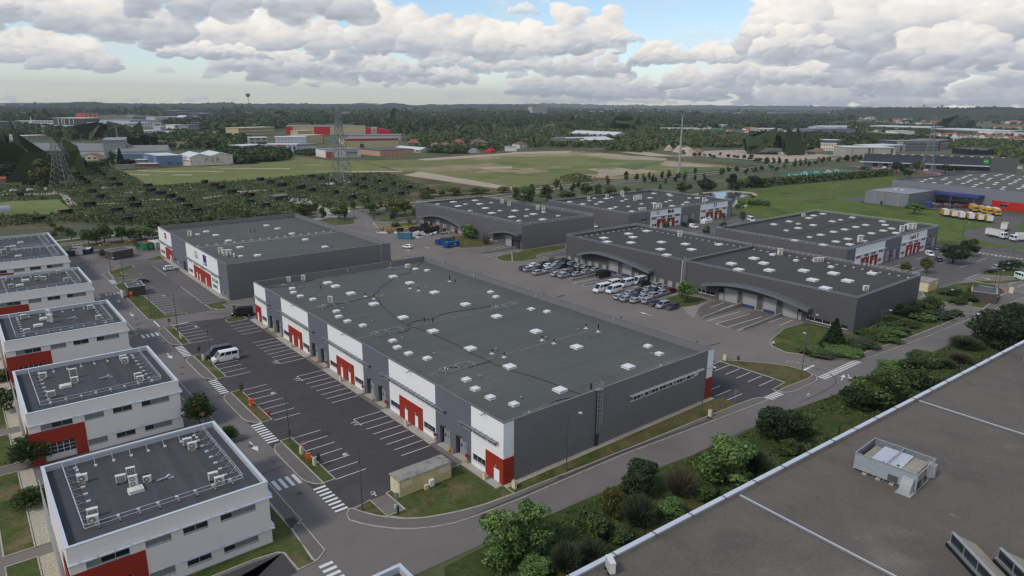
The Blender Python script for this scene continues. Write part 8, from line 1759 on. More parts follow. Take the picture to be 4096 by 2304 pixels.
o=ab('barn','larger dark barn with a low gable by the gravel lot of the allotments','shed',(*(87,310),-.03),.25);BX(mSHED,'wall',o,-4.2,4.2,-2.6,2.6,0,2.5);b=MB(M('barn_roof',(.19,.18,.165),ad=.9));b.raw([(-4.5,-2.9,2.45),(4.5,-2.9,2.45),(4.5,2.9,2.45),(-4.5,2.9,2.45),(-4.5,0,3.3),(4.5,0,3.3)],[(0,1,5,4),(2,3,4,5),(0,4,3),(1,2,5)]);b.aa('roof',o)
o=ab('tent','pale plastic tunnel at the left edge of the mown meadow','tunnel',(*(-36,347),0),.4);b=MB(mSHEDR2);b.raw([(-3,math.cos(t)*2.,math.sin(t)*2.6)for t in np.linspace(0,PI,7)]+[(3,math.cos(t)*2.,math.sin(t)*2.6)for t in np.linspace(0,PI,7)],[(i,i+1,i+8,i+7)for i in range(6)]+[tuple(range(7)),tuple(range(13,6,-1))]);b.aa('sheet',o)
def bk(ao,pts,hh=1.8,step=2.5,mesh=True,col=None,name='fence'):
 o=ab(name,ao,'fence',(pts[0][0],pts[0][1],0),world=True);n=0
 for(x0,y0),(x1,y1)in zip(pts,pts[1:]):
  L=math.hypot(x1-x0,y1-y0);k=max(1,int(L/step))
  for i in range(k+1):
   if n>280:break
   t=i/k;b=MB(col or mFGREEN);b.bar((x0+(x1-x0)*t,y0+(y1-y0)*t,0),(x0+(x1-x0)*t,y0+(y1-y0)*t,hh),.07);b.aa('post',o);n+=1
  if mesh:
   b=MB(col or mFGREEN)
   for z in np.linspace(.15,hh-.05,7):b.bar((x0,y0,z),(x1,y1,z),.022)
   b.aa('wire',o)
 return o
mFGREEN=M('fence_green',(.018,.042,.03),ad=.5);mFTIM=M('fence_timber',(.12,.09,.06),ad=.9)
bk('green wire fence along the park road behind the offices',[(-62,231),(-26,231.5),(-13,230.2),(7,227),(40,229),(70,231)]);bk('green fence left of the gate drive',[(73.1,233.9),(81.7,231.2),(89.5,223.6),(94.7,234.5)],2);bk('green fence right of the gate drive',[(94.6,214.7),(102.4,228.8),(111.9,231.6),(125.1,228.1)],2)
bk('dark fence at the bend by the skips',[(-25.6,185.4),(-22,190.7),(-18.6,193.7)],2.2,1.5);bk('green fence beside the boarded bin store',[(-10,199.9),(-5.5,201.8),(1.7,201.8)],1.6)
bk('post fence below the depot road on the right',[(253.2,33.3),(253.4,21.9),(251.8,4.5)],1.6,6,True,M('fence_dark',(.03,.035,.03),ad=.7));bk('fence between avenue and dry field',[(255,268),(306,272),(350,268),(410,269),(511,276)],1.6,3.5,True,mFTIM);bk('long green fence along the near side of the avenue',[(330,249),(360,249),(415,250.5),(511,257.5),(560,266)],2.,3);bk('fence behind the DC building',[(274,142),(280,126)]+[(272,111),(278,125)],1.6,4)
bk('wooden fence along the meadow track',[(334,158),(343,149)],1.4,3,True,mFTIM)
bk('wire fence hidden below the pale metal rail of the gravel roof',[RP(2+10*k,-.9)for k in range(14)],7.6+1.2,3.2,False,mFGREEN)
ct=[(456,223),(434,201),(519,196),(551,221),(516,230)]
b=MB(M('court_green',(.022,.155,.105),ad=.8,n=[(.1,.08)]));b.c7(ct,.02);ah('sports_court',b)
bk('tall green netting round the sports court',[(449,222),(432,200),(519,192)],3.4,4);bk('tall green netting behind the sports court',[(458,231),(538,241),(579,231),(539,201)],3.4,4)
for i,(x,y)in enumerate([(456,213),(457,208),(473,211),(472,207),(486,216),(496,212),(503,207),(511,208),(527,210),(519,214)]):
 o=ab('sports_goal','white goal or net frame on the sports court, '+ORD[i]+' of the set','goal',(x,y,.03),.4+i,'white goals on the sports court');b=MB(au)
 for s in(-1.5,1.5):b.bar((s,0,0),(s,0,1.9),.16);b.bar((s,1.,0),(s,0,1.9),.12)
 b.bar((-1.5,0,1.9),(1.5,0,1.9),.16);b.box(-1.5,1.5,.0,.9,.9,1.);b.aa('frame',o)
def c7(name,mat,ap,z):b=MB(mat);b.c7(ap,z);return ah(name,b)
c7('rough_grass',mBROWN,[(51,573),(91,563),(167,574)]+[(232,648),(249,604),(253,546),(334,550),(467,570)]+[(556,560),(560,481),(548,413),(529,303),(531,276)]+[(547,265),(694,270)]+[(620,282),(511,263),(410,256),(306,259),(200,247),(110,250),(112,300)]+[(178,302),(191,341),(213,407),(177,437),(114,422)]+[(44,423),(49,488)],-.05)
c7('dry_field',mFIELD2,[(51,542),(52,503),(50,471),(46,425),(115,424)]+[(155,433),(178,438),(225,414),(246,527),(229,548),(221,621),(160,553)]+[(143,548),(88,550)],-.045)
c7('dry_field',mFIELD,[(249,535),(232,429),(238,395),(232,281)]+[(232,281),(270,283),(326,293),(326,276),(371,271),(429,276),(500,284),(502,301),(514,386),(532,456),(529,532),(453,552)]+[(445,543),(311,513)],-.04)
for t in([(63,542),(82,520),(99,511),(114,494),(112,489),(98,505),(80,514),(61,535)],[(113,536),(144,508)]+[(167,493),(163,484),(142,503)]+[(125,517)],[(49,512),(63,502),(62,495),(48,506)],[(76,491),(88,483),(86,476),(74,486)],[(306,520),(445,543)]+[(451,549),(525,528),(494,503),(428,522)]+[(353,505),(303,500)],[(215,392),(240,408),(239,385),(233,283),(223,271),(219,294),(217,339)],[(193,445),(231,422),(227,412),(189,436)],[(301,411),(331,403)]+[(328,399),(320,390)]+[(320,390),(297,397)]):
 c7('bare_gravel',mSAND,t,-.034)
for t in([(498,481),(533,488),(516,434),(532,423),(525,387),(502,370),(470,414),(480,457)],[(473,354),(498,366),(498,337),(497,298),(477,300),(450,323),(455,339)],[(369,348),(394,355),(408,322),(401,295),(367,297),(324,294),(358,324)]):
 c7('bare_gravel',M('thin_gravel',(.36,.295,.205),ad=1,n=[(.06,.2),(.4,.25)],col2=[((.19,.18,.075),(.03,.56,.68))]),t,-.033)
for t in([(373,369),(417,358),(488,365),(486,359),(439,337),(397,318),(405,348),(373,352),(363,361)],[(453,315),(495,281),(429,276),(407,280)]):c7('green_strip',M('field_green',(.1,.145,.038),ad=1,n=[(.1,.2),(.8,.2)]),t,-.032)
c7('gravel_site',mSAND,[(560,481),(594,481),(561,405),(658,441),(717,432),(731,396)]+[(717,387),(736,335),(729,298),(674,282),(614,287),(574,302)]+[(585,317),(589,354),(586,389),(561,397),(539,419)],-.03)
c7('meadow',mLUSH,[(328,184),(445,177),(535,169),(536,163),(476,144),(444,136),(415,135),(354,108)]+[(253.2,33.3)]+[(256,33),(243.5,62),(244,82),(250,100),(255,120)]+[(259.4,122),(269.8,144.7)],-.028)
c7('meadow',mLUSH,[(335,127),(364,112),(354,66),(331,35)]+[(345,29),(250.8,4.3),(253.4,21.9),(253.2,33.3)]+[(256,33),(243.5,62),(244,82),(250,100)],-.026)
c7('depot_road',cw,[(349,123),(367,121),(375,117),(354,108),(352,111),(346,105),(348,84),(359,70),(383,65),(363,34)]+[(345,29),(321,27),(309,20),(270,9),(268.7,18.6),(274,31),(283,35),(294,37),(309,36),(330,35)]+[(329,44),(327,60),(350,67),(348,108)],-.02)
c7('court_apron',cw,[(477,243),(571,249),(699,266),(615,233),(528,188),(552,142),(601,159),(594,197),(599,219)],-.03)if False else None
c7('warehouse_yard',cw,[(591,224),(620,230),(638,134),(571,149),(576,198)],-.031)
c7('pond',M('pond_water',(.075,.085,.105),ad=.12,spec=.6,n=[(.2,.1)]),[(302,187),(313,188),(333,184),(334,170),(327,163),(306,163),(288,148),(285,141),(273,136),(273,147),(287,167)],-.018)
c7('pond_bank',mSAND,[(299,189),(318,191),(337,187),(340,172),(331,163),(323,161),(333,169),(332,183),(312,187),(301,186)],-.016)
mound=[(299,290,5.5,31.6)][0]
def heap(ao,x,y,H,W,mat,name='gravel_heap',cat='heap',ce=None,seed=1):
 r=random.Random(seed);o=ab(name,ao,cat,(x,y,-.05),r.uniform(0,3),ce);b=MB(mat);n=16;rings=[(1,0),(.82,.28),(.55,.62),(.28,.9),(0,1)]
 P_=[[(W/2*q*(1+.18*math.sin(3*t+seed))*math.cos(t),W/2*q*(1+.18*math.sin(2*t+seed))*math.sin(t),H*h_*r.uniform(.88,1.08))for t in np.linspace(0,2*PI,n,endpoint=False)]for q,h_ in rings]
 for A,B_ in zip(P_,P_[1:]):
  for i in range(n):b.aq([A[i],A[(i+1)%n],B_[(i+1)%n],B_[i]])
 b.aa('mound',o);return o
heap('wide overgrown earth mound at the near edge of the dry field',mound[0],mound[1],4.5,mound[3],mBROWN,'earth_mound','mound')
mm=mound;q=np.random.default_rng(3).normal(0,.22,(420,2));hz_=4.5*np.clip(1-(np.abs(q).sum(1))*1.3,0,1);scat('mound_scrub',np.c_[mm[0]+q[:,0]*mm[3],mm[1]+q[:,1]*mm[3],hz_+.2],np.full(420,1.1),LG+[LY[1]],'scrub growing over the earth mound','scrub',.5,4)
for i,(t,mt,l)in enumerate((([(633,470,6.8,11)],mSAND,'left pale gravel heap beyond the field'),([(621,445,7.9,16.3)],mSAND,'tallest pale gravel heap behind the mono pole'),([(618,432,7.2,20.4)],mSAND,'wide pale gravel heap right of the mono pole'),([(640,433,4.2,15.2)],M('earth_heap',(.26,.155,.09),n=[(.3,.2)]),'reddish brown earth heap beside the gravel heaps'),([(695,421,1.4,5.9)],mSAND,'small pale heap on the gravel site'),([(775,355,4.5,20.6)],M('earth_heap2',(.22,.14,.075),n=[(.3,.2)]),'brown earth heap before the white house with arched windows'))):
 x,y,H,W=t[0];heap(l,x,y,H,W,mt,seed=i+2,ce='heaps of the gravel site')
FOOT=[]
def polyb(ao,ap,h,wall,roof,name='warehouse',par=.6,ribs=None,vribs=None):
 """flat building on any outline (listed anticlockwise)"""
 k=len(ap);c=np.mean(np.array(ap),0);FOOT.append(ap)
 T=ab(name,ao,'building',(c[0],c[1],0),world=True)
 fr_=[]
 a_=sum(ap[i][0]*ap[(i+1)%k][1]-ap[(i+1)%k][0]*ap[i][1]for i in range(k))
 if a_<0:ap=ap[::-1]
 b=MB(wall)
 for i in range(k):
  p,q=Vector(ap[i]),Vector(ap[(i+1)%k]);d=(q-p);L=d.length;d.normalize();F=fro(p.x,p.y,d.x,d.y);fr_.append((F,L));ag(b,F,0,L,-.1,h,ribs=ribs,vribs=vribs)
 b.aa('wall',T)
 MB(roof).c7(ap,h-par).aa('roof',T)
 b=MB(bz if wall is not b6 else aj)
 for F,L in fr_:ae(b,F,-.05,L+.05,h-.02,h+.12,-.4,.06)
 b.aa('coping',T);return T,fr_
mGCLAD=M('depot_cladding',(.205,.215,.245),ad=.55,metal=.1,n=[(.05,.04),(1,.04)])
gA=[390.3,110.];gB=[380.9,40.5];gC=[498.6,102.9]
gd=(Vector(gB)-Vector(gA)).normalized();gn=Vector((-gd.y,gd.x));gE=Vector(gA)+gd*150;GW=118
TG,gfr=polyb('large grey depot with a red lower wall, blue canopy and rows of pale roof lights',[tuple(gA),tuple(gE),tuple(gE+gn*GW),tuple(Vector(gA)+gn*GW)],10.5,mGCLAD,mROOF4)
gF=fro(gA[0],gA[1],gd.x,gd.y);ur=(Vector([380.7,64.4])-Vector(gA)).dot(gd)
FBX(mREDB,'red_panel',TG,gF,56,150,-.05,4.6,.0,.15)
for u in(60,72,78):c6(TG,gF,u,u+4,1.6,3.,2,an=-.18,out=.02,sill=False)
FBX(mBUMP,'canopy',TG,gF,26,52,5.2,6.6,.05,7);b=MB(ba)
for u in(28,38,50):b.cyl(WP(gF,u,0,6.5),WP(gF,u,5.2,6.5),.12,6)
b.aa('canopy_post',TG);FBX(a5,'dock_opening',TG,gF,24,54,0,1.8,.02,.2)
for i in range(9):
 for j in range(13):
  if(i*5+j*3)%4==0:continue
  p=Vector(gA)+gd*(6+j*7.2+(i%2)*3)+gn*(8+i*12);skyl(TG,p.x,p.y,9.9,3.,mDOME if(i+j)%3 else bq,s2=1.6)
b=MB(M('rust_line',(.27,.17,.09)));p=Vector(gA)+gd*62+gn*20;b.bar((*p,9.95),(*(p+gn*40+gd*6),9.95),.5);b.aa('roof_pipe',TG)
TA,afr=polyb('grey windowless annex of the depot, standing out on the meadow',[(349,107),(349,84),(383,82),(383,104)],7.2,mGCLAD,M('annex_roof',(.27,.285,.31),ad=.5,metal=.2,n=[(.2,.05)]),par=.05)
for y in(98,94.5):skyl(TA,367,y,7.15,3.2,mDOME,s2=1.4)
BX(a5,'door',TA,348.9,349,97,98.2,0,2.1)
for y in(89,101.5):BX(mJOINT,'rain_pipe',TA,348.9,348.99,y,y+.2,0,7.1)
for i in range(16):
 p=Vector((365,78))+Vector((random.uniform(-3,3),0))+(Vector((373,63))-Vector((365,78)))*(i/15)
 o=ab('roll_cage','grey metal roll cage '+ORD[i]+' from the left under the canopy of the depot','roll cage',(p.x,p.y,0),random.uniform(0,3),'roll cages and trolleys outside the depot');b=MB([ba,mBUMP,mRAIL,mHYD][(i*5)%4 if i<14 else 3])
 for z in(.2,.7,1.2,1.7):b.box(-1.2,1.2,-.7,.7,z,z+.06)
 for x_ in(-1.2,1.2):
  for y_ in(-.7,.7):b.bar((x_,y_,0),(x_,y_,1.8),.08)
 b.aa('frame',o)
o=ab('container','blue container under the left end of the blue canopy','container',(*(361,78),0),.3);BX(mBUMP,'body',o,-3,3,-1.5,1.5,0,2.8);BX(mJOINT,'label',o,-2.9,-2.2,-1.54,-1.5,.5,1.4)
mHCL=M('anthracite_cladding',(.05,.056,.075),ad=.55,n=[(.05,.05)]);mHCR=M('stone_grey_cladding',(.12,.118,.115),ad=.6,n=[(.05,.05)])
hA,hB,hC=(608,225),(652,136),(667,120)
hA=Vector(hA);hB=Vector(hB);hC=Vector(hC);hx=(hC-hB)
TH,hfr=polyb('long anthracite warehouse with a green sign, behind the right lattice pylon',[tuple(hA),tuple(hB),tuple(hC),tuple(hA+hx)],11.5,mHCL,M('pale_roof',(.36,.38,.41),ad=.6,n=[(.05,.06)]),par=.2)
hd=(hB-hA).normalized();HL=(hB-hA).length;hF=fro(hA.x,hA.y,hd.x,hd.y)
FBX(mHCR,'cladding',TH,fro(hB.x,hB.y,hx.normalized().x,hx.normalized().y),.1,hx.length,0,11.4,.0,.12)
FBX(mCLADL,'base_wall',TH,hF,0,HL*.72,0,3.6,.02,.2);FBX(aj,'canopy',TH,hF,-3,HL*.99,3.7,4.4,0,3.5)
for k in range(8):FBX(a5,'dock_door',TH,hF,8+k*8.5,12+k*8.5,.1,3.2,.2,.3)
b=MB(mSGREEN);ae(b,hF,HL*.945,HL*.985,6.2,9.8,.05,.2);sg=b.aa('sign',TH);letr(sg,hF,'NOVEA',HL*.948,7.6,.9,.21,au,sx=.8)
for k in range(12):
 for j in range(2):p=hA+hd*(12+k*7.6)+hx*(.2+.4*j);skyl(TH,p.x,p.y,11.3,3.4,mDOME,s2=1.5)
for i in range(40):
 p=Vector((586,221))+(Vector((579,151))-Vector((586,221)))*(i/39)
 if i==0:o=ab('road_barrier','red and white plastic barrier of the line before the dark warehouse','barrier',(p.x,p.y,0),-1.,'red and white barriers before the dark warehouse');BX(mSRED,'red_half',o,-.5,.5,-.25,.25,0,.9);BX(au,'white_half',o,.5,1.5,-.25,.25,0,.9);rb_=o
 else:cb(rb_,(p.x,p.y,0),-1.)
veh('pvan',PWHT,*(598,202),.8,'white van at the left docks of the dark warehouse',None,'delivery_van','van');veh('pvan',PWHT,*(599,168),.8,'white van under the right lattice pylon',None,'delivery_van','van');veh('lvan',PWHT,*(700,127),.8,'white van at the right end of the dark warehouse',None,'delivery_van','van')
mLAT=M('lattice_steel',(.215,.225,.24),ad=.5,metal=.3,n=[(.3,.1)])
def pylon(ao,x,y,rz,H,base,top,arms,mt=None,w=.3):
 o=ab('lattice_pylon',ao,'pylon',(x,y,0),rz,None);n=9;mt=mt or mLAT
 lv=[H*(1-(1-i/n)**1.25)for i in range(n+1)]
 def hw(z):t=z/H;return base/2*(1-t)**1.35+top/2
 C_=[[(sx*hw(z),sy*hw(z),z)for sx,sy in((-1,-1),(1,-1),(1,1),(-1,1))]for z in lv]
 for k in range(4):
  b=MB(mt)
  for i in range(n):b.bar(C_[i][k],C_[i+1][k],w)
  b.aa('leg',o)
 b=MB(mt)
 for i in range(n):
  for k in range(4):
   j=(k+1)%4;b.bar(C_[i][k],C_[i+1][j],w*.55);b.bar(C_[i][j],C_[i+1][k],w*.55);b.bar(C_[i+1][k],C_[i+1][j],w*.5)
 b.aa('bracing',o)
 for z,L in arms:
  b=MB(mt);h_=hw(z)
  for s in(-1,1):
   for sy in(-1,1):b.bar((s*h_,sy*h_,z),(s*L,0,z+.3),w*.6);b.bar((s*h_,sy*h_,z+1.6),(s*L,0,z+.3),w*.5)
   b.bar((s*(h_+L)/2,-.4,z),(s*(h_+L)/2,.4,z+1.),w*.4);b.cyl((s*L,0,z+.2),(s*L,0,z-1.8),.12,5)
  b.aa('cross_arm',o)
 return o
pm=(149,360)
pylon('tall grey lattice pylon rising from the allotments in the middle of the view',pm[0],pm[1],.55,49.5,9.5,2.,((45,3.2),(41.5,3.4),(38,3.2)),w=.34)
p2=(1,444);po=pylon('squat lattice pylon with a wide portal head at the left, before the cedar',p2[0],p2[1],-.65,27,7.5,3.2,((20.5,6.4),(23.5,5.2)),w=.22)
b=MB(mLAT)
for s in(-3.4,3.4):b.bar((s-.7,0,22.5),(s,0,29),.2);b.bar((s+.7,0,22.5),(s,0,29),.2);b.bar((s-.7,.6,22.5),(s,0,29),.16)
b.aa('peak',po)
p3=(580,160);pylon('lattice pylon at the right, standing before the dark warehouse',p3[0],p3[1],.2,45,8.,1.8,((39,5.5),(34,6.),(29,5.5)),w=.26)
def mono(ao,x,y,H,r0,r1,armz,L,mt):
 o=ab('steel_pole',ao,'pole',(x,y,0),-.65);MB(mt).cyl((0,0,0),(0,0,H),r0,12,r1).aa('shaft',o)
 for z in armz:
  b=MB(mt)
  for s in(-1,1):b.cyl((s*.3,0,z-.4),(s*L,0,z+.5),.22,6,.1);b.cyl((s*L,0,z+.5),(s*(L+2.8),.0,z+.3),.1,5)
  b.aa('cross_arm',o)
 b=MB(mt);b.bar((0,0,H),(-2.,0,H+2.6),.3);b.bar((0,0,H),(1.4,0,H+1.6),.22);b.aa('tip',o)
mono('tall smooth steel mono pole carrying two cross arms at the edge of the dry field',*(401,277),44.5,1.05,.42,(38,25.5),4.2,M('pole_steel',(.36,.39,.44),ad=.4,metal=.4))
o=ab('mast','slim grey chimney-like mast behind the pale warehouse at left','mast',(*(104,841),0));MB(mLAT).cyl((0,0,0),(0,0,24),.9,8,.7).aa('shaft',o)
for i,((x,y),l)in enumerate(zip([(575,715),(718,866),(719,843),(733,815),(733,784)]+[(681,931),(633,810),(751,1005)]+[(1931,929),(2406,1021)],['first wooden power pole from the left in the scrub','taller T-topped power pole in the scrub','power pole right of the T-topped one','power pole in the middle of the scrub','power pole left of the long sheds','power pole behind the red-roofed houses','power pole right of the red-roofed houses','small power pole far in the scrub','tall thin pole before the right forest','thin pole at the right of the forest'])):
 o=ab('power_pole',l,'power pole',(x,y,0),.3,'power poles in the scrub');MB(mRAIL).cyl((0,0,0),(0,0,17 if i>7 else 12),.22,6).aa('shaft',o);MB(mRAIL).bar((-1.8,0,11.6),(1.8,0,11.6),.25).aa('cross_arm',o)
C_=lambda nm,c,**k:M('far_'+nm,c,ad=.8,n=[(.15,.05)],**k)
fW=C_('white',(.66,.655,.64));fG=C_('grey',(.27,.28,.3));fD=C_('dark',(.075,.08,.092));fY=C_('yellow',(.47,.4,.235));fR=C_('red',(.46,.022,.03));fO=C_('orange',(.5,.085,.035));fB=C_('blue',(.115,.2,.33));fBL=C_('pale_blue',(.42,.47,.54));fC=C_('cream',(.52,.45,.35));fT=C_('tile',(.3,.105,.055));fT2=C_('tile_old',(.2,.1,.065));fRG=C_('roof_grey',(.22,.22,.22));fRW=C_('roof_white',(.6,.61,.62));fST=C_('stone',(.3,.27,.23));fSA=C_('salmon',(.5,.3,.21));fCO=C_('concrete',(.38,.37,.34));fGN=C_('green',(.1,.24,.15));fTR=C_('terracotta',(.38,.19,.12));fRD=C_('roof_dark',(.11,.11,.115))
def farb(ao,q,an,wall,roof,ar='flat',rows=0,cols=0,cf=None,ce=None,name='building',cat='building',slope=.45,band=None,ofs=0):
 ax,ay,bx,by,h=q;A=Vector((ax,ay));B_=Vector((bx,by));d=B_-A;L=d.length;d.normalize()
 n_=Vector((-d.y,d.x))
 if n_.dot(A-CAMP.xy)<0:n_=-n_
 dep=n_*an;FOOT.append([tuple(A),tuple(B_),tuple(B_+dep),tuple(A+dep)])
 T=ab(name,ao,cat,(A.x,A.y,0),0,ce,world=True)
 h=max(2.6,h);rise=0
 if ar in('gable','hip','gable_front'):rise=min(h*.45,min(L,an)*slope*.5);hw=h-rise
 else:hw=h
 MB(wall).prism([tuple(A),tuple(B_),tuple(B_+dep),tuple(A+dep)],-.1,hw,top=False).aa('wall',T)
 b=MB(roof);o_=.5;P0,P1,P2,P3=A-d*o_-n_*o_,B_+d*o_-n_*o_,B_+d*o_+dep+n_*o_,A-d*o_+dep+n_*o_
 if ar=='flat':b.prism([tuple(P0),tuple(P1),tuple(P2),tuple(P3)],hw-.02,hw+max(.3,h*.04),bottom=True)
 elif ar=='gable':
  M0,M1=(P0+P3)/2,(P1+P2)/2
  b.raw([(*P0,hw),(*P1,hw),(*P2,hw),(*P3,hw),(*M0,hw+rise),(*M1,hw+rise)],[(0,1,5,4),(2,3,4,5)]);b.use(wall);b.raw([(*A,hw-.05),(*(A+dep),hw-.05),(*((A+A+dep)/2),hw+rise-.1),(*B_,hw-.05),(*(B_+dep),hw-.05),(*((B_+B_+dep)/2),hw+rise-.1)],[(0,1,2),(3,4,5)])
 elif ar=='gable_front':
  M0,M1=(P0+P1)/2,(P2+P3)/2
  b.raw([(*P0,hw),(*P1,hw),(*P2,hw),(*P3,hw),(*M0,hw+rise),(*M1,hw+rise)],[(0,4,5,3),(1,2,5,4)]);b.use(wall);m0=(A+B_)/2;b.raw([(*A,hw-.05),(*B_,hw-.05),(*m0,hw+rise-.1),(*(A+dep),hw-.05),(*(B_+dep),hw-.05),(*(m0+dep),hw+rise-.1)],[(0,1,2),(3,4,5)])
 else:
  k=min(L,an)*.45;M0=(P0+P3)/2+d*k;M1=(P1+P2)/2-d*k
  b.raw([(*P0,hw),(*P1,hw),(*P2,hw),(*P3,hw),(*M0,hw+rise),(*M1,hw+rise)],[(0,1,5,4),(2,3,4,5),(0,4,3),(1,2,5)])
 b.aa('roof',T)
 F=(A.x,A.y,d.x,d.y,-n_.x,-n_.y)
 for r in range(rows):
  for c in range(cols):
   u0,u1=L*(c+.22)/cols,L*(c+.78)/cols;z0,z1=hw*(r+.35+ofs)/rows,hw*(r+.78+ofs)/rows
   w_=MB(cf or fD);ae(w_,F,u0,u1,z0,min(z1,hw-.2),.03,.14);w_.aa('window',T)
 if band:
  for(m_,u0,u1,z0,z1)in band:bb=MB(m_);ae(bb,F,L*u0,L*u1,hw*z0,hw*z1,.05,.25 if u1-u0<.99 else .2);bb.aa('panel',T)
 return T,F,L,hw
